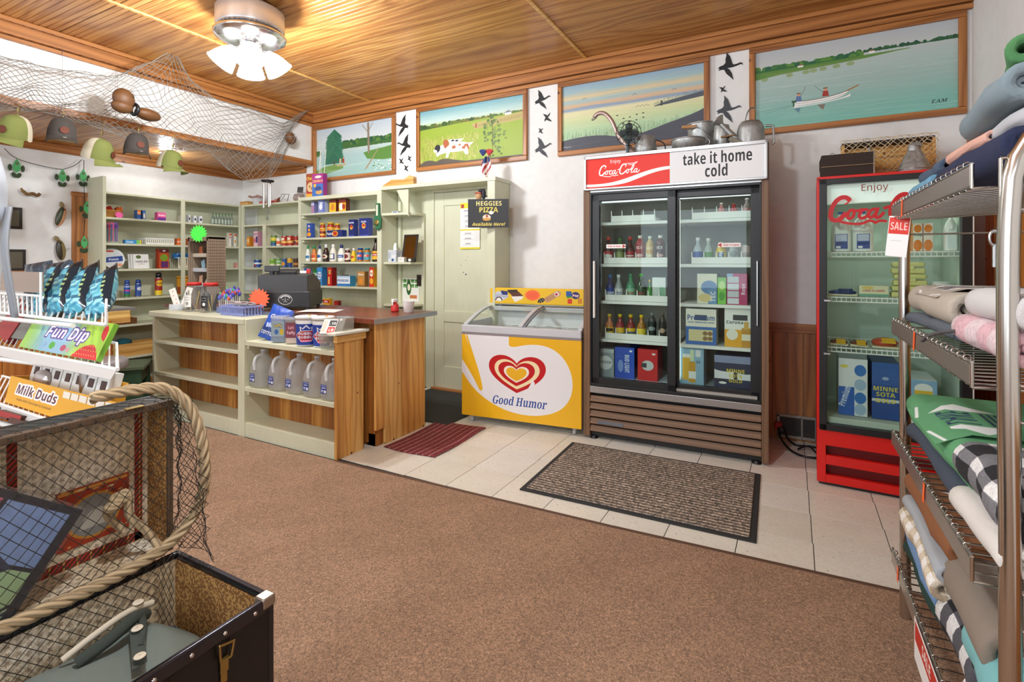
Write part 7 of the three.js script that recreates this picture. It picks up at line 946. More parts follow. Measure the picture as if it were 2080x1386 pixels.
// local place on a cooler's roof to a place in the room
const onTop = (U, u, z, y) => { const [ox, oz, a] = COLD[U]; return [ox + u * Math.cos(a) + z * Math.sin(a), y, oz - u * Math.sin(a) + z * Math.cos(a)]; };
const zinc = textured(pixelTex(128, 128, (u, v) => { const k = 150 + 40 * noise(u * 6, v * 6, 6, 6, 81) + 24 * (noise(u * 30, v * 30, 30, 30, 82) - 0.5); return [k, k * 1.01, k]; }), 0.3, 0.3, 0.45, { metalness: 0.65 });
const RY = 2.0505;
{
  const sp = thing('spouted_can', 'battered tin can with a tall swan-neck spout on the brown cooler', 'spouted can', onTop('C', 0.41, -0.2, RY));
  part(sp, 'can', lathe([[0.001, 0], [0.082, 0], [0.08, 0.08], [0.066, 0.16], [0.06, 0.16], [0.07, 0.02], [0.001, 0.012]], 26), zinc); part(sp, 'spout', [tube([[-0.05, 0.02, 0.03], [-0.13, 0.1, 0.03], [-0.2, 0.2, 0.03], [-0.25, 0.31, 0.03], [-0.31, 0.37, 0.03], [-0.36, 0.37, 0.03], [-0.385, 0.345, 0.03]], 0.016, 10, false, 40), rod([-0.05, 0.0, 0.03], [-0.2, 0.2, 0.03], 0.03, 12, 0.017)], std(0xc0a8a0, 0.4, { metalness: 0.7 })); part(sp, 'spout_lip', new THREE.TorusGeometry(0.018, 0.004, 6, 16).rotateX(PI / 2).rotateZ(0.6).translate(-0.387, 0.34, 0.03), M.steel); part(sp, 'handle', tube([[0.08, 0.03, 0], [0.14, 0.05, 0], [0.13, 0.1, 0], [0.075, 0.13, 0]], 0.005, 6), M.black);
  const fan = thing('desk_fan', 'old desk fan with a wire cage and a green enamel motor on the brown cooler', 'fan', onTop('C', 0.31, -0.09, RY), 0.4), wr = [], q = std(0x5c6a6a, 0.4, { metalness: 0.7 });
  for (let i = 0; i < 12; i++) { const a = i * PI / 6; wr.push(tube([[0, 0.17, 0.06], [Math.cos(a) * 0.06, 0.17 + Math.sin(a) * 0.06, 0.055], [Math.cos(a) * 0.09, 0.17 + Math.sin(a) * 0.09, 0.02], [Math.cos(a) * 0.06, 0.17 + Math.sin(a) * 0.06, -0.02]], 0.0018, 5)); } for (const [r, z] of [[0.09, 0.02], [0.06, 0.055], [0.025, 0.061]]) wr.push(new THREE.TorusGeometry(r, 0.0022, 5, 28).translate(0, 0.17, z));
  part(fan, 'cage', wr, M.black); for (let i = 0; i < 4; i++) part(fan, 'blade', turned(ball(0.03, 0.04, 0, 0, 1.1, 0.9, 0.07), 0.3, 0, i * PI / 2, 0, 0.17, 0.02), q); part(fan, 'motor', turned(lathe([[0.001, -0.05], [0.03, -0.04], [0.038, 0], [0.03, 0.04], [0.001, 0.05]], 20), PI / 2, 0, 0, 0, 0.17, -0.05), std(0x4c8c84, 0.35, { metalness: 0.4 })); part(fan, 'stand', [rod([0, 0.02, -0.04], [0, 0.14, -0.04], 0.012, 10), cyl(0.06, 0.035, 0.025, 0, 0, -0.04, 22)], std(0x4c5e62, 0.5));
  const mb = thing('minnow_bucket', 'galvanized minnow bucket with a wooden grip, standing behind the low pan', 'bucket', onTop('C', 0.785, -0.33, RY)); part(mb, 'bucket', lathe([[0.001, 0], [0.085, 0], [0.1, 0.235], [0.094, 0.235], [0.08, 0.012], [0.001, 0.012]], 30), zinc); part(mb, 'rolled_rim', new THREE.TorusGeometry(0.1, 0.006, 8, 36).rotateX(PI / 2).translate(0, 0.235, 0), zinc); part(mb, 'bail', tube([[-0.1, 0.21, 0], [-0.07, 0.2, 0.09], [0.0, 0.19, 0.115], [0.07, 0.14, 0.09], [0.1, 0.21, 0]], 0.004, 6, false, 30), M.steel); part(mb, 'grip', turned(cyl(0.013, 0.013, 0.1, 0, -0.05, 0, 12), 0, 0.25, PI / 2, -0.07, 0.205, 0.105), mc('#c09060', 0.6));
  const pn = thing('tin_pan', 'low round tin pan in front of the minnow bucket', 'pan', onTop('C', 0.72, -0.12, RY)); part(pn, 'pan', lathe([[0.001, 0], [0.105, 0], [0.112, 0.085], [0.106, 0.085], [0.1, 0.008], [0.001, 0.008]], 30), zinc); part(pn, 'rim', new THREE.TorusGeometry(0.112, 0.005, 8, 36).rotateX(PI / 2).translate(0, 0.085, 0), zinc); part(pn, 'side_loop', new THREE.TorusGeometry(0.02, 0.003, 6, 16).translate(0.12, 0.06, 0), M.steel);
  const cup = thing('tin_pitcher', 'grey speckled pitcher with a little brown-handled ladle by the watering can', 'pitcher', onTop('C', 0.93, -0.2, RY)); part(cup, 'pitcher', lathe([[0.001, 0], [0.045, 0], [0.055, 0.1], [0.048, 0.18], [0.043, 0.18], [0.05, 0.1], [0.001, 0.01]], 22), zinc); part(cup, 'ladle', [rod([0.0, 0.09, 0.055], [0.09, 0.095, 0.06], 0.008, 8, 0.004)], mc('#8c6a40')); part(cup, 'strap', turned(cb(0.16, 0.03, 0.012, 0, 0, 0), 0, -0.2, -0.5, 0.12, 0.04, 0.06), std(0x6c6658, 0.5, { metalness: 0.5 }));
  const fsh = extr([[-0.06, 0], [-0.03, 0.03], [0.01, 0.032], [0.03, 0.05], [0.035, 0.022], [0.07, 0.035], [0.055, 0], [0.06, -0.03], [0.02, -0.02], [-0.03, -0.022]], 0.004, 0.001); const fs2 = solo('fish_ornament', 'white enamel fish cutout leaning behind the watering can', 'fish ornament', fsh.rotateZ(-0.5), mc('#e8e8e6', 0.4), onTop('C', 0.99, -0.26, 2.16)); fs2.name = 'fish_ornament'; part(fs2, 'prop_rod', rod([0, 0.005, 0], [0, -0.108, -0.02], 0.003), M.steel);
  const wc = thing('watering_can', 'galvanized watering can with a round rose and a hoop handle', 'watering can', onTop('C', 1.11, -0.2, RY)); part(wc, 'can', lathe([[0.001, 0], [0.088, 0], [0.088, 0.02], [0.084, 0.13], [0.075, 0.165], [0.07, 0.165], [0.076, 0.12], [0.08, 0.01], [0.001, 0.01]], 28), zinc); part(wc, 'dome', lathe([[0.075, 0.165], [0.06, 0.185], [0.02, 0.192], [0.001, 0.193]], 24), zinc); part(wc, 'spout', rod([-0.06, 0.04, 0.02], [-0.185, 0.185, 0.06], 0.026, 12, 0.016), zinc); part(wc, 'rose', turned(lathe([[0.001, 0], [0.046, 0.004], [0.04, 0.012], [0.016, 0.045], [0.001, 0.045]], 22), 0, 0, -2.5, -0.205, 0.215, 0.065), zinc); part(wc, 'hoop_handle', sheet(20, 2, (u, v) => { const a = u * PI; return [Math.cos(a) * 0.045 + 0.01, 0.17 + Math.sin(a) * 0.11, (v - 0.5) * 0.03]; }, 0.003), zinc); part(wc, 'back_strap', poly([[0.09, 0.15, 0], [0.135, 0.14, 0], [0.14, 0.03, 0], [0.125, 0.02, 0]], 0.008), zinc);
}
// knotted mesh over any surface: fn(u, v) gives a point; diamonds, nu by nv cells
function netGeo(fn, nu, nv, r, keep = () => true, sides = 3) {
  const P = [], N = [], I = [], seg = (a, b) => { const d = V3(b[0] - a[0], b[1] - a[1], b[2] - a[2]).normalize(), x = V3(0.31, 0.87, 0.37).cross(d).normalize(), y = d.clone().cross(x), o = P.length / 3; for (const q of [a, b]) for (let k = 0; k < sides; k++) { const t = k * 2 * PI / sides, n = x.clone().multiplyScalar(Math.cos(t)).addScaledVector(y, Math.sin(t)); P.push(q[0] + n.x * r, q[1] + n.y * r, q[2] + n.z * r); N.push(n.x, n.y, n.z); } for (let k = 0; k < sides; k++) { const m = (k + 1) % sides; I.push(o + k, o + m, o + sides + k, o + m, o + sides + m, o + sides + k); } };
  const at2 = (i, j) => fn(i / nu, j / nv);
  for (let i = 0; i < nu; i++) for (let j = 0; j < nv; j++) if (keep(i / nu, j / nv)) { if ((i + j) % 2) seg(at2(i, j), at2(i + 1, j + 1)); else seg(at2(i + 1, j), at2(i, j + 1)); }
  for (const j of [0, nv]) for (let i = 0; i < nu; i++) if (keep(i / nu, j / nv)) seg(at2(i, j), at2(i + 1, j));
  const g = new THREE.BufferGeometry(); g.setAttribute('position', new THREE.Float32BufferAttribute(P, 3)); g.setAttribute('normal', new THREE.Float32BufferAttribute(N, 3)); g.setAttribute('uv', new THREE.Float32BufferAttribute(new Float32Array(P.length / 3 * 2), 2)); g.setIndex(I); return g;
}
const curve3 = (pts) => new THREE.CatmullRomCurve3(pts.map((q) => V3(...q)), false, 'centripetal');
const atU = (L, u) => { const k = u * (L.length - 1), i = Math.min(Math.floor(k), L.length - 2), f = k - i, g = f * f * (3 - 2 * f) * 0.5 + f * 0.5; return L[i].map((a, c) => a + (L[i + 1][c] - a) * g); };
{ // on the red fridge
  const FY = 1.7855, wb = thing('wooden_chest', 'small dark weathered wooden chest on the red fridge', 'chest', onTop('F', 0.15, -0.22, FY)), dw = textured(T.grey, 0.25, 0.5, 0.75, { color: 0x5a4c48 }, PI / 2); part(wb, 'body', cb(0.255, 0.07, 0.2, 0, 0.035, 0, 0.004), dw); part(wb, 'lid', cb(0.262, 0.07, 0.206, 0, 0.108, 0, 0.006), dw); part(wb, 'edge_strip', [cb(0.008, 0.15, 0.21, 0.13, 0.075, 0, 0.002)], mc('#8c7c6c')); part(wb, 'seam', cb(0.258, 0.004, 0.208, 0, 0.0725, 0, 0.001), mc('#9c8468')); part(wb, 'loop', new THREE.TorusGeometry(0.012, 0.002, 5, 14).translate(-0.07, 0.148, 0.05), M.steel);
  const cr = thing('wooden_crate', 'pale wooden crate lying open on the red fridge under a draped net', 'crate', onTop('F', 0.375, -0.42, FY)), pw = textured(T.pine, 0.3, 0.8, 0.7, { color: 0xfff0d8 }, PI / 2);
  for (let k = 0; k < 3; k++) part(cr, 'slat', bl(-0.225, 0.225, 0.01 + k * 0.078, 0.084 + k * 0.078, -0.09, -0.075), pw); for (const s of [-1, 1]) part(cr, 'side', cb(0.015, 0.25, 0.09, s * 0.2275, 0.125, -0.045), pw); part(cr, 'top_rail', bl(-0.235, 0.235, 0.235, 0.262, -0.09, -0.01), dw); part(cr, 'base', bl(-0.235, 0.235, 0, 0.012, -0.09, 0.0), dw); part(cr, 'strap', [bl(-0.09, -0.075, 0.01, 0.24, -0.074, -0.071, 0.001)], M.steel);
  const [nx, , nz] = onTop('F', 0.375, -0.42, FY);
  solo('crate_net', 'tan knotted string net draped over the crate on the red fridge', 'net', netGeo((u, v) => { const y = 0.27 - v * 0.262 - 0.012 * Math.abs(Math.sin(u * 11)) * v; return [(u - 0.5) * 0.49 * (1 + 0.06 * v) + 0.006 * Math.sin(v * 31 + u * 57), y, 0.012 + 0.02 * Math.sin(u * 17) * v + 0.01 * Math.sin(v * 23 + u * 31)]; }, 30, 16, 0.0022), mc('#dccaa4', 0.9), [nx, FY + 0.004, nz]);
  const fn = thing('tin_funnel', 'upturned galvanized funnel with a bent spout on the red fridge', 'funnel', onTop('F', 0.475, -0.19, FY)); part(fn, 'cone', lathe([[0.085, 0], [0.08, 0.03], [0.04, 0.12], [0.032, 0.135]], 28), zinc); part(fn, 'neck', lathe([[0.032, 0.135], [0.03, 0.165], [0.027, 0.165]], 22), zinc); part(fn, 'lip', turned(sheet(8, 3, (u, v) => [(u - 0.5) * 0.06, v * 0.03, 0.018 * Math.sin(u * PI)], 0.002), -0.6, 0, 0, 0.005, 0.15, 0.02), zinc); part(fn, 'bead', new THREE.TorusGeometry(0.081, 0.003, 6, 30).rotateX(PI / 2).translate(0, 0.028, 0), M.steel);
}
// ---------- fishing net, floats, caps and fish on the left ----------
{
  const top = [[-4.85, 2.75, -1.34], [-4.84, 2.73, -1.44], [-4.80, 2.72, -1.59], [-4.80, 2.74, -1.81], [-4.75, 2.78, -2.08], [-4.68, 2.94, -2.30], [-4.60, 3.07, -2.45], [-4.72, 2.94, -2.66], [-4.76, 2.84, -2.88], [-4.80, 2.85, -3.31], [-4.85, 2.81, -3.72], [-4.86, 3.04, -4.06]], mid = [[-4.72, 2.49, -1.31], [-4.72, 2.50, -1.40], [-4.70, 2.52, -1.55], [-4.70, 2.48, -1.75], [-4.70, 2.50, -1.96], [-4.70, 2.66, -2.17], [-4.70, 2.60, -2.42], [-4.74, 2.62, -2.69], [-4.78, 2.59, -2.94], [-4.82, 2.52, -3.27], [-4.88, 2.61, -3.65], [-4.88, 2.86, -3.90]], bot = [[-4.94, 2.34, -1.37], [-4.94, 2.37, -1.47], [-4.94, 2.42, -1.63], [-4.94, 2.42, -1.81], [-4.94, 2.39, -2.03], [-4.94, 2.35, -2.29], [-4.94, 2.33, -2.61], [-4.94, 2.37, -2.94], [-4.94, 2.21, -3.19], [-4.94, 2.13, -3.39], [-4.94, 2.21, -3.62], [-4.92, 2.67, -3.88]];
  const srf = (u, v) => { const a = atU(top, u), b = atU(mid, u), c = atU(bot, u), w = v < 0.5 ? v * 2 : v * 2 - 1, s = w * w * (3 - 2 * w) * 0.4 + w * 0.6, p0 = v < 0.5 ? a : b, p1 = v < 0.5 ? b : c, q = p0.map((x, k) => x + (p1[k] - x) * s); q[1] += 0.012 * Math.sin(u * 47 + v * 9); q[0] += 0.02 * Math.sin(u * 33 + v * 14) * Math.sin(v * PI); return q; };
  const rope = std(0x8f8a82, 0.9), n = thing('fishing_net', 'long grey fishing net draped along the soffit and tied up at two corners', 'net', [-4.8, 2.3, -2.6]);
  part(n, 'mesh', netGeo(srf, 80, 26, 0.0024).translate(4.8, -2.3, 2.6), rope); part(n, 'border_rope', [tube(top, 0.004, 5, false, 80), tube(bot.map((q, i) => [q[0], q[1] + (i % 2) * 0.0, q[2]]), 0.003, 5, false, 80)].map((g) => g.translate(4.8, -2.3, 2.6)), rope);
  part(n, 'hanging_wire', [rod([-4.95, 2.46, -1.83], [-4.95, 3.0, -1.83], 0.0015, 4), rod([-4.95, 2.46, -2.2], [-4.95, 2.9, -2.2], 0.0015, 4), rod([-4.6, 2.99, -2.45], [-4.6, 3.05, -2.45], 0.002, 4)].map((g) => g.translate(4.8, -2.3, 2.6)), M.steel);
  const dk = textured(T.grey, 0.2, 0.5, 0.55, { color: 0xc09468 }, PI / 2);
  const d = thing('duck_decoy', 'carved brown wooden duck decoy lying in the hanging net', 'decoy', [-4.63, 2.51, -2.1], 0.15); d.scale.setScalar(1.18); part(d, 'body', turned(ball(0.08, 0, 0, 0, 0.7, 0.52, 1.15), 0, 0.1, 0, 0, 0.0, -0.16), dk); part(d, 'head', ball(0.068, 0, 0.065, 0.0, 0.75, 1.0, 1.0), dk); part(d, 'breast', ball(0.06, 0, 0.01, 0.01, 0.8, 0.75, 1.1), dk); part(d, 'neck_ring', turned(new THREE.TorusGeometry(0.035, 0.012, 8, 20), 0, 0, 0, 0, 0.012, -0.07), M.black); part(d, 'eye', ball(0.01, 0.042, 0.085, -0.03), mc('#3a3020', 0.2));
  const f = thing('net_float', 'mottled egg-shaped wooden float tied into the net end near the corner', 'float', [-4.83, 2.66, -3.8]); part(f, 'float', turned(ball(0.07, 0, 0, 0, 0.8, 1, 0.75), 0.4, 0, 0), dk); part(f, 'lashing', [0, 1, 2].map((k) => turned(new THREE.TorusGeometry(0.066, 0.0025, 5, 24), k * 0.7, k * 1.1, 0)), rope);
  const cap = (pos, turn, tilt, front, label) => {
    const t = thing('trucker_cap', label, 'cap', pos, turn, 'caps hung along the soffit edge'), fm = std(front, 0.9), bm = mc('#cfc6ae', 0.95), cm = (u, v, s) => { const a = (s ? -PI / 2 : PI / 2) + u * PI, q = Math.pow(Math.cos(v * PI / 2), 0.6), x = Math.sin(a), z = Math.cos(a); return [x * 0.08 * q, 0.012 + 0.14 * Math.sin(v * PI / 2) - (z < 0 ? 0.012 * (1 - v) : 0), z * 0.098 * q]; };
    part(t, 'front_panel', sheet(14, 9, (u, v) => cm(u, v * 0.999, 1), 0.002), fm); part(t, 'mesh_back', sheet(14, 9, (u, v) => cm(u, v * 0.999, 0), 0.002), bm);
    part(t, 'brim', sheet(14, 5, (u, v) => { const a = (u - 0.5) * 2.6, k = 1 + v * 0.72 * Math.cos(a * 0.62); return [Math.sin(a) * 0.082 * (1 + 0.1 * v), 0.014 - 0.03 * Math.pow(Math.abs(u - 0.5) * 2, 2) * v - 0.018 * v, Math.cos(a) * 0.098 * k]; }, 0.003), fm);
    part(t, 'patch', turned(lathe([[0.001, 0.003], [0.024, 0.003], [0.025, 0], [0.001, 0]], 20), PI / 2 - 0.2, 0, 0, 0, 0.062, 0.0965), mc('#6a3420', 0.7)); part(t, 'size_sticker', turned(lathe([[0.001, 0.002], [0.01, 0.002], [0.01, 0], [0.001, 0]], 14), 0.18, 0, 0, 0.0, 0.01, 0.13), M.white); part(t, 'button', ball(0.008, 0, 0.153, 0, 1, 0.6, 1, 8), fm);
    part(t, 'clip', [rod([0, 0.15, 0], [0, (2.45 - pos[1]) / 1.12, 0], 0.002, 5), cb(0.012, 0.028, 0.008, 0, 0.19, 0, 0.002)], M.brass); t.rotation.order = 'YXZ'; t.rotation.x = tilt[0]; t.rotation.z = tilt[1]; t.scale.setScalar(1.12);
  };
  const olive = 0x7c8446, brown = 0x4a4440;
  cap([-4.94, 2.19, -1.545], 0.55, [0.25, -0.35], olive, 'olive cap with cream mesh, first along the soffit from the candy rack side'); cap([-4.94, 2.235, -1.82], 1.35, [0.1, -0.05], brown, 'charcoal cap with cream mesh hanging between two olive caps nearest the decoy'); cap([-4.94, 2.13, -2.05], 2.3, [0.3, 0.25], olive, 'olive cap turned away so that its cream mesh shows, in the middle of the five'); cap([-4.94, 2.23, -2.33], 1.4, [0.1, -0.08], brown, 'charcoal cap with cream mesh, fourth of the five and next to the last olive one'); cap([-4.94, 2.14, -2.6], 1.9, [0.2, 0.0], olive, 'olive cap hanging last of the five, closest to the wind chime');
  // felt fish on a cord
  const fg = thing('fish_garland', 'string of flat green felt fish hung along the far wall', 'garland', [-6.29, 1.5, -2.4]), lg = mc('#58b06c', 0.9), dg = mc('#3a4a30', 0.9), leaf = (w, h) => { const s = new THREE.Shape(); s.moveTo(0, 0); s.quadraticCurveTo(w, h * 0.35, 0, h); s.quadraticCurveTo(-w, h * 0.35, 0, 0); const g = new THREE.ExtrudeGeometry(s, { depth: 0.006, bevelEnabled: false }); return g; };
  for (const [y, z, r] of [[2.12, -1.986, 0], [2.08, -2.326, 0.05], [2.105, -2.494, 0.2], [1.785, -2.523, 0.4], [1.43, -2.502, 0.15]]) { const m = new THREE.Group(); const b = part(fg, 'fish', turned(leaf(0.055, 0.13), 0, PI / 2, 0, 0, y - 1.5, z + 2.4), lg); for (const s of [-1, 1]) part(b, 'fin', turned(ball(0.024, 0, 0, 0, 0.6, 1.3, 0.15), 0, PI / 2, 0, -0.004, y - 1.5 + 0.045, z + 2.4 + s * 0.045), dg); part(b, 'tail', [-1, 1].map((s) => turned(ball(0.022, 0, 0, 0, 0.15, 1.2, 0.8), s * 0.5, 0, 0, -0.004, y - 1.5 - 0.022, z + 2.4 + s * 0.016)), dg); part(b, 'eye', turned(lathe([[0.001, 0.003], [0.012, 0.003], [0.012, 0], [0.001, 0]], 12), 0, 0, -PI / 2, 0.006, y - 1.5 + 0.085, z + 2.4), mc('#5a6444')); }
  part(fg, 'cord', [[[0, 0.83, 0.5], [0, 0.76, 0.43], [0, 0.71, 0.2], [0, 0.705, 0.07]], [[0, 0.705, 0.07], [0, 0.76, -0.02], [0, 0.83, -0.085]], [[0, 0.83, -0.1], [0, 0.6, -0.1], [0, 0.3, -0.11], [0, 0.06, -0.1]]].map((l) => tube(l, 0.003, 5)), M.black);
  const lure = (y, z, r, c1, c2, label) => { const t = thing('fishing_lure', label, 'lure', [-6.28, y, z]); t.rotation.x = r; part(t, 'body', ball(0.5, 0, 0, 0, 0.05, 0.2, 0.075, 16), mc(c1, 0.35)); part(t, 'back_stripe', ball(0.5, 0.006, 0.0, 0.012, 0.045, 0.19, 0.06, 16), mc(c2, 0.35)); part(t, 'lip', turned(ball(0.02, 0, 0, 0, 0.3, 1.8, 1), 0.5, 0, 0, 0, 0.11, 0.02), mc('#8a7850')); part(t, 'hook', [new THREE.TorusGeometry(0.014, 0.002, 5, 14, 4.2).rotateY(PI / 2).translate(0, -0.12, 0), new THREE.TorusGeometry(0.014, 0.002, 5, 14, 4.2).rotateY(PI / 2).translate(0, 0, -0.055)], M.steel); part(t, 'eye', ball(0.007, 0.024, 0.07, 0.0), M.black); };
  lure(1.74, -2.31, -0.25, '#c8906c', '#3c4430', 'large wooden lure in green and salmon, upper of two on the far wall'); lure(1.41, -2.31, 0.1, '#8a7648', '#3a3428', 'large tan and dark spotted lure, lower of two on the far wall');
  const dr = thing('driftwood_bird', 'small carved driftwood piece hung on the white wall', 'ornament', [-6.28, 1.94, -2.08]); part(dr, 'wood', tube([[0, 0.02, 0.06], [0, -0.01, 0.02], [0, 0.0, -0.02], [0, -0.015, -0.05], [0, 0.005, -0.07]], 0.014, 8), mc('#6c4c24', 0.7)); part(dr, 'wing', tube([[0.01, 0.04, 0.07], [0.01, 0.0, 0.05], [0.01, -0.012, 0.0]], 0.009, 6), mc('#8c6a38', 0.7)); part(dr, 'thread', rod([0, 0.01, 0.0], [0, 0.09, 0], 0.001, 4), M.steel);
  for (const [y, z, l] of [[1.7, -1.95, 'small dark framed picture, upper one by the hanging sleeve'], [1.31, -1.975, 'small dark framed picture, lower one by the hanging sleeve']]) { const t = thing('small_picture', l, 'picture', [-6.318, y, z]); part(t, 'frame', cb(0.02, 0.2, 0.16, 0.01, 0, 0, 0.004), mc('#241e18', 0.4)); part(t, 'image', cb(0.004, 0.15, 0.11, 0.021, 0, 0, 0), mc('#5a5444', 0.4)); }
  const bp = thing('wall_pack', 'clear wrapped packet hanging on the white wall under the ledge', 'packet', [-6.29, 0.95, -2.42]); part(bp, 'pack', cb(0.03, 0.24, 0.18, 0, 0, 0, 0.008), M.clear); part(bp, 'insert', cb(0.01, 0.14, 0.05, -0.002, 0.02, 0.03, 0.003), mc('#a87848')); part(bp, 'leaf', ball(0.05, 0, -0.03, -0.05, 0.2, 1.2, 0.8), mc('#5c6a44'));
}
// ---------- chrome clothes rack with folded sweatshirts ----------
const grid2 = (a, b, c, s) => pixelTex(128, 128, (u, v) => { const x = u % 0.5 < 0.25, y = v % 0.5 < 0.25, n = 0.92 + 0.16 * noise(u * 64, v * 64, 64, 64, s), k = x && y ? a : x || y ? b : c; return hex(k).map((t) => t * n); });
const knit = pixelTex(128, 128, (u, v) => { const k = 150 + 80 * noise(u * 48, v * 48, 48, 48, 91) + 25 * Math.sin(v * 2 * PI * 32); return [k, k, k]; }, false);
const cloth = (c) => { const b = knit.clone(); b.repeat.set(14, 14); b.needsUpdate = true; return std(c, 0.95, { bumpMap: b, bumpScale: 0.0012 }); };
const plaid = (a, b, c, s, k = 0.22) => textured(grid2(a, b, c, s), k, k, 0.95);
const soft = (g, amp, s) => { const q = g.attributes.position; for (let i = 0; i < q.count; i++) { const x = q.getX(i), y = q.getY(i), z = q.getZ(i), n = (f, t) => noise(x * f + 50, z * f + y * f * 0.7 + 50, 9999, 9999, s + t) - 0.5; q.setXYZ(i, x + amp * 1.3 * n(9, 1), y + amp * (n(7, 2) + n(16, 3) * 0.5), z + amp * 1.5 * n(9, 4)); } g.computeVertexNormals(); return g; };
// a garment folded over at x = 0: a thick U on its side, W long along z
function foldedShape(L, h, t, W, s, seg = 7) {
  const path = (o) => { const r = h / 2 - t * o, c = [], y0 = t * o, n = 9; c.push([L, y0]); for (let i = 0; i <= n; i++) { const a = -PI / 2 - i / n * PI; c.push([h / 2 * 0.9 + Math.cos(a) * r * 0.9, h / 2 + Math.sin(a) * r]); } c.push([L, h - y0]); return c; };
  const out = path(0), inn = path(1).reverse(), sh = new THREE.Shape([...out, ...inn].map((q) => new THREE.Vector2(q[0], q[1])));
  const g = new THREE.ExtrudeGeometry(sh, { depth: W, steps: seg, bevelEnabled: true, bevelThickness: t * 0.32, bevelSize: t * 0.32, bevelOffset: -t * 0.32, bevelSegments: 2 }); g.translate(0, 0, -W / 2); const m = metres(g); soft(m, 0.012, s); return toCreasedNormals(m, 1.1);
}
let fs = 300;
function garment(name, label, mat, [x, y, z], W, h, L = 0.43, turn = 0, print) {
  const t = thing(name, label, name.replace(/_/g, ' '), [x, y, z], turn, 'folded clothes on the chrome rack'); fs += 7;
  part(t, 'outer_fold', foldedShape(L, h, Math.min(h * 0.34, 0.034), W, fs), mat); part(t, 'inner_fold', foldedShape(L - 0.04, h * 0.3, h * 0.12, W * 0.95, fs + 3).translate(0.035, h * 0.35, 0), mat);
  if (print) { const [w, d, draw, dx = 0.12] = print, c = A1.cell(220, Math.round(220 * d / w), draw); part(t, 'print', into(sheet(10, 6, (u, v) => { const X = dx + (v - 0.5) * d, Z = (0.5 - u) * w; return [X, h + 0.007 - Math.max(0, 0.05 - X) * 0.5, Z]; }), c), new THREE.MeshStandardMaterial({ map: A1.t, roughness: 0.9, side: THREE.DoubleSide })); }
  return t;
}
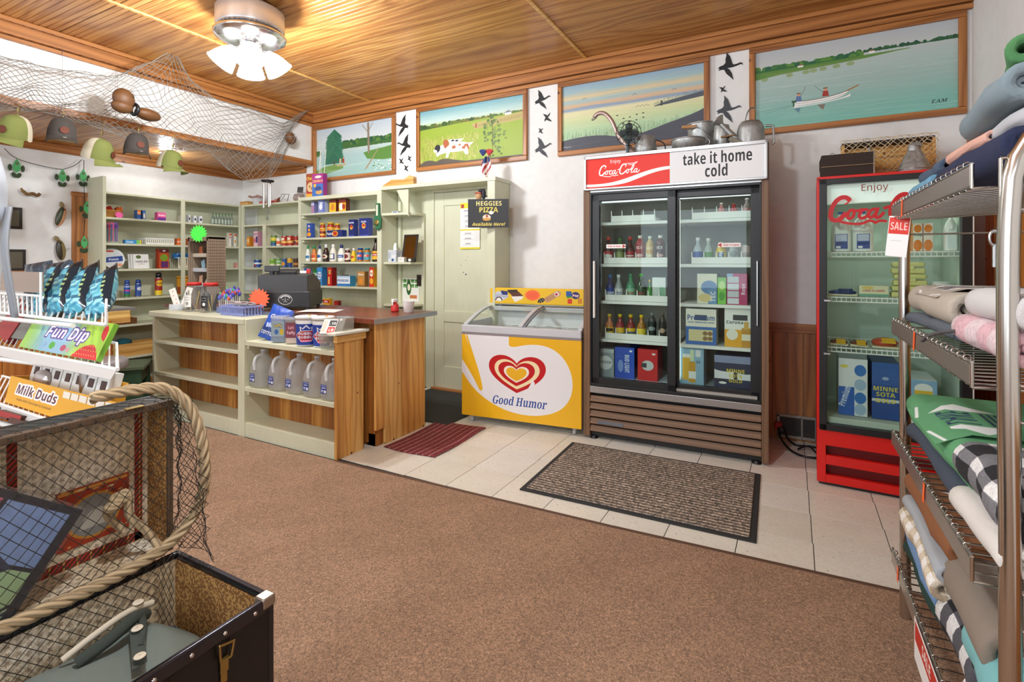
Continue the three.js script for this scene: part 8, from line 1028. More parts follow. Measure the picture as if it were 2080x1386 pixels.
{
  const t = thing('clothes_rack', 'chrome four-tier wire clothes rack with round tube posts', 'clothes rack', [0.6, 0, -1.82]), X0 = 0.374, X1 = 0.86, ZN = -1.31, ZR = -2.3, ch = std(0xcac6c0, 0.2, { metalness: 1 });
  for (const z of [ZR, ZN]) wp(t, 'end_tube', tube([[X0, 0, z], [X0, 0.7, z], [X0, 1.4, z], [X0 + 0.012, 1.49, z], [X0 + 0.06, 1.56, z], [X0 + 0.13, 1.58, z], [X1 - 0.13, 1.58, z], [X1 - 0.06, 1.56, z], [X1 - 0.012, 1.49, z], [X1, 1.4, z], [X1, 0, z]], 0.0172, 16, false, 90), ch);
  for (const y of [1.49, 1.085, 0.69, 0.27]) {
    const R0 = 0.33, za = -2.25, zb = -1.36, s = part(t, 'shelf', rel(t, [rod([R0, y, za], [R0, y, zb], 0.0035, 8), rod([R0, y - 0.045, za], [R0, y - 0.045, zb], 0.0035, 8), rod([X1 + 0.03, y - 0.02, za], [X1 + 0.03, y - 0.02, zb], 0.004), rod([R0, y - 0.05, za], [X1 + 0.03, y - 0.03, za], 0.0035), rod([R0, y - 0.05, zb], [X1 + 0.03, y - 0.03, zb], 0.0035)]), ch);
    part(s, 'price_channel', rel(t, bl(R0 - 0.004, R0 - 0.001, y - 0.044, y - 0.004, za, zb, 0.001)), std(0xb4aca4, 0.3, { metalness: 0.8 }));
    const w = [], l = []; for (let z = za + 0.04; z < zb; z += 0.045) { w.push(rod([R0, y - 0.05, z], [X1 + 0.03, y - 0.024, z], 0.0026, 6)); l.push(new THREE.TorusGeometry(0.0065, 0.0016, 5, 12).translate(R0 + 0.002, y + 0.004, z), rod([R0, y, z], [R0, y - 0.05, z], 0.002, 5)); }
    part(s, 'cross_wire', rel(t, w), ch); part(s, 'rail_loop', rel(t, l), ch);
    for (const [z, e] of [[za, ZR], [zb, ZN]]) part(s, 'end_bracket', rel(t, [poly([[R0, y, z], [R0, y - 0.05, z]], 0.004), poly([[R0 + 0.03, y - 0.0, e], [R0 + 0.03, y - 0.1, e], [X0, y - 0.1, e]], 0.0036), poly([[R0 + 0.03, y, e], [X0, y, e]], 0.0036), rod([X0, y - 0.03, e], [X1, y - 0.03, e], 0.0036), rod([X0, y - 0.1, e], [X1, y - 0.1, e], 0.0032)]), ch);
  }
  const tagc = (draw, w, h) => A1.cell(Math.round(w * 900), Math.round(h * 900), draw);
  const sale = tagc((g, w, h) => { fill(g, '#f2f2f2', 0, 0, w, h); fill(g, '#d8342c', w * 0.04, h * 0.04, w * 0.92, h * 0.4); words(g, 'SALE', w / 2, h * 0.25, h * 0.26, '#f0c8c0', { max: w * 0.8 }); fill(g, '#ccc', w * 0.2, h * 0.6, w * 0.5, 2); }, 0.1, 0.16);
  solo('sale_tag', 'white and red sale card hung at the far end of the top rail', 'sale tag', card(0.075, 0.14, sale), A1.m, [0.33, 1.31, -2.2], -0.8).rotation.z = -0.12;
  const strip = tagc((g, w, h) => { fill(g, '#f4f4f2', 0, 0, w, h); fill(g, '#c8281c', w * 0.03, h * 0.08, w * 0.94, h * 0.44); words(g, 'SALE', w * 0.42, h * 0.3, h * 0.36, '#f8f4f0', { max: w * 0.3 }); }, 0.34, 0.12);
  solo('sale_tag', 'long white and red sale strip clipped to the lowest rail', 'sale tag', card(0.34, 0.12, strip), A1.m, [0.322, 0.15, -1.68], -PI / 2);
  for (const [y, z, l] of [[1.465, -2.05, 'top'], [1.06, -1.87, 'second'], [0.665, -1.75, 'third'], [0.245, -2.12, 'lowest']]) solo('orange_tag', `small neon orange sticker on the ${l} rail of the chrome rack`, 'sticker', sheet(2, 6, (u, v) => [0.0, (v - 0.5) * 0.055, (u - 0.5) * 0.018 + 0.01 * (v - 0.5)], 0.001), mc('#ff6a30', 0.6), [0.3235, y, z], 0);
  solo('eye_bolt', 'steel eye bolt hanging from the upper wire of the chrome rack', 'eye bolt', [new THREE.TorusGeometry(0.011, 0.003, 6, 18).scale(0.8, 1.4, 1).translate(0, 0.06, 0), rod([0, 0.045, 0], [0, 0, 0], 0.0035)], M.steel, [0.375, 1.28, -1.4], 0.3);
  const anchorPrint = (bg, c1, c2) => (g, w, h) => { fill(g, bg, 0, 0, w, h); pathFill(g, c1, `M${w * 0.05} ${h * 0.5} L${w * 0.28} ${h * 0.15} L${w * 0.28} ${h * 0.85} Z M${w * 0.95} ${h * 0.5} L${w * 0.72} ${h * 0.15} L${w * 0.72} ${h * 0.85} Z`); words(g, 'LAKE', w * 0.5, h * 0.62, h * 0.5, c2, { max: w * 0.38 }); for (let i = 0; i < 4; i++) fill(g, c2, w * 0.32, h * (0.1 + i * 0.07), w * 0.36, h * 0.03); pathStroke(g, c1, 5, `M${w * 0.03} ${h * 0.9} L${w * 0.3} ${h * 0.97} M${w * 0.7} ${h * 0.97} L${w * 0.97} ${h * 0.9}`); };
  const X = 0.36, g = (n, l, m, y, z, W, h, o = {}) => garment(n, l, m, [X + (o.x ?? 0), y, z], W, h, o.L ?? 0.44, o.r ?? 0, o.p);
  // top tier
  g('folded_shirt', 'light blue and slate folded shirt at the far end of the top tier', cloth(0x6c9cb8), 1.492, -2.06, 0.3, 0.055); g('folded_shirt', 'dark blue folded shirt lying on the light blue one', cloth(0x4a5a70), 1.548, -2.04, 0.28, 0.045, { x: 0.03 });
  g('folded_hoodie', 'navy folded hoodie with a pale drawstring at the bottom of the near pile, top tier', cloth(0x232a48), 1.47, -1.56, 0.46, 0.085); g('folded_shirt', 'pale pink folded shirt peeking out under the slate one', cloth(0xd8a898), 1.556, -1.66, 0.3, 0.03, { x: 0.02 });
  g('folded_shirt', 'light grey heather shirt between navy and slate pieces', cloth(0xb4b4b8), 1.556, -1.48, 0.32, 0.045, { x: 0.04 }); g('folded_sweatshirt', 'slate grey sweatshirt rolled along the top of the near pile', cloth(0x7c8c94), 1.603, -1.54, 0.42, 0.075, { x: 0.02, r: -0.1 }); g('folded_sweatshirt', 'green sweatshirt crowning the near pile on the top tier', cloth(0x4c8050), 1.68, -1.58, 0.42, 0.06, { x: 0.07, r: -0.2 });
  // second tier
  g('folded_sweatshirt', 'denim grey garment lying flat under the beige sweatshirt', cloth(0x5c646e), 1.088, -1.92, 0.56, 0.035); g('folded_sweatshirt', 'beige folded sweatshirt with a navy and white lake print', cloth(0xb8aea0), 1.125, -1.95, 0.52, 0.085, { p: [0.3, 0.2, anchorPrint('#b9b0a3', '#f0f0ee', '#28345c'), 0.1] });
  g('folded_flannel', 'pink and grey checked flannel on the near end of the second tier', plaid(0xd8b0b8, 0xdcc8cc, 0xa89ca0, 95, 0.3), 1.088, -1.48, 0.34, 0.07); g('folded_sweater', 'white waffle knit sweater on the pink flannel', cloth(0xd4d2d2), 1.16, -1.47, 0.34, 0.07, { x: 0.02 });
  solo('drawstring', 'grey drawstring trailing over the second rail', 'drawstring', tube([[0.42, 1.13, -1.5], [0.37, 1.125, -1.6], [0.33, 1.1, -1.7], [0.322, 1.075, -1.76]], 0.004, 6), cloth(0x6c6668));
  // third tier
  g('folded_sweatshirt', 'dark slate sweatshirt under the green one on the third tier', cloth(0x424a58), 0.692, -1.84, 0.66, 0.055); g('folded_sweatshirt', 'green folded sweatshirt with white pennants and navy letters', cloth(0x5fa070), 0.748, -1.88, 0.6, 0.095, { p: [0.36, 0.22, anchorPrint('#62a273', '#eef2f0', '#28405c'), 0.09] });
  g('folded_sweater', 'cream knit sweater under the black and white flannel', cloth(0xdcd8d2), 0.692, -1.46, 0.3, 0.06, { x: -0.01 }); g('folded_flannel', 'black and white buffalo check flannel at the near end of the third tier', plaid(0x222226, 0x77777c, 0xe4e4e4, 97, 0.26), 0.755, -1.47, 0.3, 0.1);
  // lowest tier
  g('folded_shirt', 'dark green shirt at the bottom of the far pile, lowest tier', cloth(0x1e3c34), 0.272, -2.02, 0.42, 0.05); g('folded_shirt', 'steel blue shirt above the dark green one', cloth(0x6c8cb4), 0.323, -2.02, 0.42, 0.045, { x: -0.005 }); g('folded_flannel', 'beige and white checked flannel above the blue shirt', plaid(0xb8a68c, 0xd8ccb8, 0xf0eeea, 99, 0.16), 0.37, -2.0, 0.46, 0.07, { x: -0.015 }); g('folded_sweatshirt', 'pale grey sweatshirt under the brown one', cloth(0xaab0b6), 0.442, -1.98, 0.48, 0.045, { x: -0.01 }); g('folded_sweatshirt', 'brown sweatshirt with white print lines on top of the far pile', cloth(0x8c5a38), 0.489, -1.97, 0.46, 0.085, { p: [0.26, 0.16, (c, w, h) => { fill(c, '#8d5b39', 0, 0, w, h); pathStroke(c, '#f0ece8', 8, `M${w * 0.1} ${h * 0.2} Q${w * 0.4} ${h * 0.5} ${w * 0.8} ${h * 0.25} M${w * 0.2} ${h * 0.75} Q${w * 0.5} ${h * 0.5} ${w * 0.7} ${h * 0.85}`); }, 0.12] });
  g('folded_flannel', 'black white and grey checked flannel in the middle of the lowest tier', plaid(0x18181c, 0x505056, 0xd8d8d8, 101, 0.2), 0.272, -1.66, 0.28, 0.12); g('folded_hoodie', 'taupe hoodie with a double seam on the middle pile, lowest tier', cloth(0x8a7e72), 0.4, -1.6, 0.32, 0.12); g('folded_flannel', 'pink and white checked flannel by the near post, lowest tier', plaid(0xd89cac, 0xe8c8d0, 0xf0ecec, 103, 0.14), 0.272, -1.46, 0.16, 0.06); g('folded_sweatshirt', 'aqua sweatshirt with a white anchor print by the near post', cloth(0x7cb8bc), 0.336, -1.47, 0.22, 0.12, { p: [0.14, 0.14, (c, w, h) => { fill(c, '#7eb9bd', 0, 0, w, h); pathStroke(c, '#e8f0f0', 14, `M${w * 0.5} ${h * 0.15} L${w * 0.5} ${h * 0.85} M${w * 0.2} ${h * 0.55} Q${w * 0.3} ${h * 0.9} ${w * 0.5} ${h * 0.85} Q${w * 0.7} ${h * 0.9} ${w * 0.8} ${h * 0.55}`); }, 0.12] });
}
// ---------- open steamer trunk with net, rope and shirts ----------
{
  const x0 = -1.56, x1 = -1.141, z0 = -0.845, z1 = 0.12, Y = 0.45, t = thing('steamer_trunk', 'old black steamer trunk standing open with floral paper lining', 'trunk', [-1.35, 0, -0.36]), bk = std(0x101014, 0.35), th = 0.012;
  const paper = pixelTex(512, 512, (u, v) => { const cx = (u * 26) % 1 - 0.5, cy = (v * 26 + (Math.floor(u * 26) % 2) * 0.5) % 1 - 0.5, r = Math.hypot(cx, cy), pet = 0.28 + 0.1 * Math.cos(Math.atan2(cy, cx) * 5), st = noise(u * 5, v * 5, 5, 5, 111), n = noise(u * 60, v * 60, 60, 60, 112); let c = mix3([244, 236, 218], [196, 168, 124], st * 0.75); if (r < pet) c = mix3(c, [110, 90, 66], 0.22 + 0.4 * n); return c.map((k) => k * (0.9 + 0.2 * n)); });
  const brown = pixelTex(256, 256, (u, v) => { const n = noise(u * 70, v * 70, 70, 70, 113), c = n > 0.52 ? [196, 152, 88] : [136, 94, 50]; return c; });
  const pp = textured(paper, 0.5, 0.5, 0.85), pb = textured(brown, 0.3, 0.3, 0.85), stripe = textured(pixelTex(64, 64, (u, v) => ((u + v) * 4) % 1 < 0.35 ? [60, 34, 22] : (u * 2) % 1 < 0.12 ? [196, 160, 80] : [166, 52, 34]), 0.06, 0.06, 0.8);
  wp(t, 'wall', bl(x1 - th, x1, 0, Y, z0, z1), bk); wp(t, 'wall', bl(x0, x0 + th, 0, Y, z0, z1), bk); wp(t, 'wall', bl(x0, x1, 0, Y, z0, z0 + th), bk); wp(t, 'wall', bl(x0, x1, 0, Y, z1 - th, z1), bk); wp(t, 'base', bl(x0, x1, 0, 0.012, z0, z1), bk);
  wp(t, 'lining', bl(x0 + th, x0 + th + 0.003, 0.02, Y - 0.012, z0 + th, z1 - th, 0), pp); wp(t, 'lining', [bl(x0 + th, x1 - th, 0.02, Y - 0.012, z0 + th, z0 + th + 0.003, 0), bl(x1 - th - 0.003, x1 - th, 0.02, Y - 0.012, z0 + th, z1 - th, 0)], pb);
  const sh = std(0x4a4a52, 0.14, { metalness: 0.9 }), riv = [], nails = [];
  wp(t, 'edge_band', [bl(x1 - 0.014, x1 + 0.004, Y - 0.03, Y + 0.004, z0 - 0.003, z1, 0.006), bl(x0, x1, Y - 0.012, Y + 0.004, z0 - 0.004, z0 + 0.014, 0.005), bl(x0 - 0.004, x0 + 0.014, Y - 0.01, Y + 0.004, z0, z1, 0.005), bl(x1 - 0.01, x1 + 0.003, 0, Y, z0 - 0.003, z0 + 0.012, 0.004)], sh);
  for (let z = z0 + 0.05; z < z1; z += 0.075) riv.push(ball(0.0055, x1 + 0.004, Y - 0.013, z, 0.7, 1, 1, 10)); for (let y = 0.05; y < 0.4; y += 0.05) nails.push(ball(0.003, x1 + 0.0012, y, z0 + 0.235, 0.6, 1, 1, 8)); wp(t, 'rivet', riv, M.chrome); wp(t, 'nail', nails, M.steel); wp(t, 'seam', bl(x1, x1 + 0.0012, 0.01, Y - 0.03, z0 + 0.224, z0 + 0.246, 0), std(0x0a0a0c, 0.3));
  wp(t, 'corner_plate', [bl(x1 - 0.03, x1 + 0.006, Y - 0.02, Y + 0.007, z0 - 0.006, z0 + 0.03, 0.005)], std(0xa89c90, 0.35, { metalness: 0.8 }));
  const la = wp(t, 'latch', [bl(x1 + 0.001, x1 + 0.007, Y - 0.1, Y - 0.065, z0 + 0.118, z0 + 0.138, 0.002), bl(x1 + 0.001, x1 + 0.005, Y - 0.125, Y - 0.1, z0 + 0.12, z0 + 0.136, 0.002)], M.brass); part(la, 'hasp_loop', rel(t, poly([[x1 + 0.01, Y - 0.07, z0 + 0.115], [x1 + 0.01, Y - 0.038, z0 + 0.108], [x1 + 0.01, Y - 0.03, z0 + 0.142], [x1 + 0.01, Y - 0.066, z0 + 0.14], [x1 + 0.01, Y - 0.07, z0 + 0.115]], 0.003)), M.brass);
  // lid, opened upright behind the box: rim towards the room
  const lx = -1.585, ld = 0.11, top = 0.885, ll = wp(t, 'lid', [bl(lx - ld - 0.01, lx - ld, Y, top, z0, z1), bl(lx - ld, lx, top - 0.012, top, z0, z1), bl(lx - ld, lx, Y, Y + 0.012, z0, z1), bl(lx - ld, lx, Y, top, z0, z0 + 0.012), bl(lx - ld, lx, Y, top, z1 - 0.012, z1)], bk);
  part(ll, 'lid_lining', rel(t, bl(lx - ld + 0.003, lx - 0.004, Y + 0.012, Y + 0.015, z0 + 0.012, z1 - 0.012, 0)), pp); part(ll, 'lid_lining', rel(t, [bl(lx - ld, lx - ld + 0.003, Y + 0.012, top - 0.012, z0 + 0.012, z1 - 0.012, 0)]), pp); part(ll, 'end_lining', rel(t, bl(lx - ld, lx - 0.006, Y + 0.012, top - 0.012, z0 + 0.012, z0 + 0.015, 0)), pb); part(ll, 'rim_wood', rel(t, [bl(lx - 0.006, lx + 0.004, Y, top, z0, z0 + 0.016), bl(lx - 0.02, lx + 0.003, top - 0.016, top + 0.003, z0, z1)]), textured(T.grey, 0.1, 0.4, 0.6, { color: 0xa89a8c }));
  part(ll, 'border_stripe', rel(t, [bl(lx - ld + 0.003, lx - ld + 0.0045, Y + 0.02, top - 0.03, z0 + 0.03, z0 + 0.05, 0), bl(lx - ld + 0.003, lx - ld + 0.0045, Y + 0.02, top - 0.02, z0 + 0.31, z0 + 0.33, 0), bl(lx - ld + 0.003, lx - ld + 0.0045, Y + 0.02, Y + 0.045, z0 + 0.02, z1 - 0.02, 0)]), stripe);
  const oc = A1.cell(240, 240, (g, w, h) => { fill(g, '#a83c24', 0, 0, w, h); fill(g, '#d89c48', w * 0.03, h * 0.03, w * 0.94, h * 0.05); for (let i = 0; i < 40; i++) blob(g, ['#7c2418', '#d8a060', '#5a3a24', '#e0c898'][i % 4], (i * 53) % w, (i * 97) % h, 5 + i % 9, 4); blob(g, '#c88c38', w / 2, h * 0.55, w * 0.37, h * 0.38); blob(g, '#8c8c88', w / 2, h * 0.55, w * 0.33, h * 0.34); pathFill(g, '#c4c0b4', `M${w * 0.3} ${h * 0.75} Q${w * 0.4} ${h * 0.4} ${w * 0.62} ${h * 0.45} L${w * 0.7} ${h * 0.75} Z`); });
  part(ll, 'paper_label', rel(t, turned(card(0.17, 0.16, oc, 0.001), 0, PI / 2, 0, lx - ld + 0.005, Y + 0.07, z0 + 0.15)), A1.m);
  part(ll, 'rim_clasp', rel(t, cb(0.02, 0.004, 0.045, lx - 0.002, top + 0.004, z0 + 0.1)), M.brass);
  // rope over the lid and along the hinge
  const rp = textured(pixelTex(64, 64, (u, v) => { const k = 0.75 + 0.35 * Math.abs(Math.sin((u * 3 + v * 4) * PI)); return [186 * k, 164 * k, 130 * k]; }), 1, 1, 0.95), rc = curve3([[-1.62, 0.93, -0.66], [-1.6, 0.935, -0.74], [-1.575, 0.925, -0.82], [-1.555, 0.86, -0.875], [-1.525, 0.72, -0.9], [-1.53, 0.58, -0.89], [-1.545, 0.5, -0.83], [-1.545, 0.472, -0.72], [-1.545, 0.468, -0.55], [-1.545, 0.475, -0.35], [-1.545, 0.47, -0.1]]), strand = (ph) => { const q = [], N = 150, fr = rc.computeFrenetFrames(N); for (let i = 0; i <= N; i++) { const c = rc.getPointAt(i / N), a = i * 0.55 + ph; q.push(c.addScaledVector(fr.normals[i], Math.cos(a) * 0.0085).addScaledVector(fr.binormals[i], Math.sin(a) * 0.0085).toArray()); } return tube(q, 0.0088, 6, false, 300); };
  solo('thick_rope', 'thick three-strand tan rope looped over the trunk lid and along its hinge', 'rope', [0, 2.094, 4.189].map(strand), rp);
  const sl = curve3([[-1.545, 0.49, -0.79], [-1.58, 0.54, -0.77], [-1.6, 0.59, -0.74], [-1.62, 0.65, -0.74], [-1.63, 0.61, -0.7], [-1.61, 0.55, -0.73]]); solo('rope_knot', 'frayed tan rope end knotted inside the trunk lid', 'rope', [tube(sl.getPoints(20).map((q) => q.toArray()), 0.011, 7), ball(0.026, -1.625, 0.635, -0.73, 1, 0.8, 1.1), ball(0.018, -1.6, 0.63, -0.7, 1, 0.8, 1.2)], rp);
  // dark fishing net hung over lid and hinge
  const nf = (u, v) => { const z = z1 + 0.02 + (z0 - 0.06 - z1) * u, w = Math.max(0, (u - 0.9) / 0.1), k = 0.012 * Math.sin(u * 39 + v * 7) + 0.008 * Math.sin(v * 21 + u * 13); if (v < 0.06) return [lx - 0.07 + v * 1.1 + 0.02 * w, top + 0.008, z]; if (v < 0.62) { const s = (v - 0.06) / 0.56; return [lx + 0.012 + 0.035 * Math.sin(s * PI) + k * 0.6 + 0.06 * w * s, top + 0.006 - s * (top - Y - 0.006), z - 0.03 * w * s]; } const s = (v - 0.62) / 0.38; return [x0 + 0.02 + 0.015 * Math.sin(u * 20) * s + 0.05 * w, Y + 0.004 - s * 0.25 + 0.0 * w, z + 0.09 * w]; };
  solo('black_net', 'fine black net draped over the open trunk lid and down inside', 'net', netGeo(nf, 62, 40, 0.001), std(0x3a352c, 0.9)); solo('black_net', 'bunched end of black net hanging outside the trunk corner', 'net', netGeo((u, v) => { const a = u * 1.6 - 0.2; return [-1.62 + u * (0.03 + 0.185 * v) + 0.006 * Math.sin(v * 19 + u * 9), 0.895 - v * 0.44 - 0.04 * u * (1 - v), z0 - 0.02 - 0.012 * Math.sin(a * 5 + v * 4) + 0.004 * Math.sin(v * 30)]; }, 16, 34, 0.0009), std(0x2a2620, 0.9));
  // clothes in the trunk
  const shirt = cloth(0x7c8882), hull = (x, z, w, d, y, h, s) => soft(sheet(22, 26, (u, v) => { const b = Math.pow(Math.sin(u * PI) * Math.sin(v * PI), 0.3); return [x + (u - 0.5) * w, y + h * b, z + (0.5 - v) * d]; }), 0.02, s), sg = thing('folded_henley', 'sage grey henley shirt with cream buttons folded in the open trunk', 'shirt', [-1.35, 0.2, -0.52]);
  part(sg, 'body', rel(sg, hull(-1.345, -0.5, 0.37, 0.56, 0.27, 0.12, 401)), shirt); part(sg, 'collar', rel(sg, [tube([[-1.45, 0.4, -0.6], [-1.42, 0.425, -0.56], [-1.4, 0.42, -0.5], [-1.41, 0.4, -0.44]], 0.014, 8), tube([[-1.43, 0.415, -0.58], [-1.38, 0.415, -0.56], [-1.33, 0.405, -0.53]], 0.009, 8)]), cloth(0x4e5852)); part(sg, 'neck_tape', rel(sg, tube([[-1.46, 0.415, -0.62], [-1.45, 0.43, -0.56], [-1.44, 0.425, -0.49], [-1.45, 0.4, -0.43]], 0.008, 7)), mc('#d8d0bc', 0.9));
  part(sg, 'placket', rel(sg, sheet(3, 10, (u, v) => [-1.4 + v * 0.12, 0.416 + 0.004 * Math.sin(v * 5) - v * 0.014, -0.555 - v * 0.0 + (0.5 - u) * 0.03 + v * 0.05], 0.002)), cloth(0x5c6660)); for (const [x, y, z] of [[-1.375, 0.423, -0.545], [-1.29, 0.412, -0.51], [-1.455, 0.436, -0.585]]) part(sg, 'button', rel(sg, lathe([[0.001, 0.004], [0.011, 0.004], [0.013, 0.001], [0.001, 0]], 18).translate(x, y, z)), mc('#e4dcc8', 0.5));
  sg.children.slice(1).forEach((c) => { c.position.z -= 0.1; c.position.x += 0.015; c.position.y -= 0.005; });
  const hb = thing('folded_tee', 'dusty blue folded tee beside the henley in the trunk', 'shirt', [-1.35, 0.2, -0.1]); part(hb, 'body', rel(hb, hull(-1.36, -0.06, 0.34, 0.3, 0.27, 0.115, 409)), cloth(0x7c8cae)); part(hb, 'hem', rel(hb, tube([[-1.52, 0.3, -0.2], [-1.4, 0.385, -0.2], [-1.3, 0.38, -0.2], [-1.2, 0.3, -0.2]], 0.008, 7)), cloth(0x6c7c9e)); part(hb, 'under_stack', rel(hb, bl(-1.54, -1.16, 0.014, 0.28, -0.82, 0.1, 0.03)), cloth(0x54606c));
  const bc = A1.cell(300, 300, (g, w, h) => { fill(g, '#1a1c28', 0, 0, w, h); const q = [['#c86478', 0, 0], ['#7c98c8', 0.5, 0], ['#d0a888', 0, 0.5], ['#a0c090', 0.5, 0.5]]; for (const [c, x, y] of q) fill(g, c, w * (0.06 + x * 0.9), h * (0.06 + y * 0.9), w * 0.42, h * 0.42); pathFill(g, '#28304c', `M${w * 0.45} ${h * 0.3} L${w * 0.8} ${h * 0.5} L${w * 0.5} ${h * 0.75} L${w * 0.2} ${h * 0.6} Z`); for (let i = 0; i < 3; i++) pathStroke(g, '#1c2030', 6, `M${w * 0.15} ${h * (0.78 + i * 0.05)} Q${w * 0.4} ${h * (0.68 + i * 0.05)} ${w * 0.6} ${h * (0.8 + i * 0.05)} T${w * 0.95} ${h * (0.72 + i * 0.05)}`); });
  const bl2 = thing('wrapped_blanket', 'plastic wrapped blanket with pink, blue and green squares leaning in the lid', 'blanket', [-1.6, 0.64, -0.41]); bl2.rotation.set(0, PI / 2, 0); part(bl2, 'blanket', turned(card(0.335, 0.285, bc, 0.03, A1.color('#1a1c28')).translate(0, -0.1425, 0), -0.06, 0, -0.64), A1.m); part(bl2, 'plastic_wrap', turned(cb(0.35, 0.3, 0.036, 0, 0, 0, 0.008), -0.06, 0, -0.64), phys({ color: 0xffffff, transmission: 0.96, roughness: 0.08, thickness: 0, ior: 1.4 }));
}
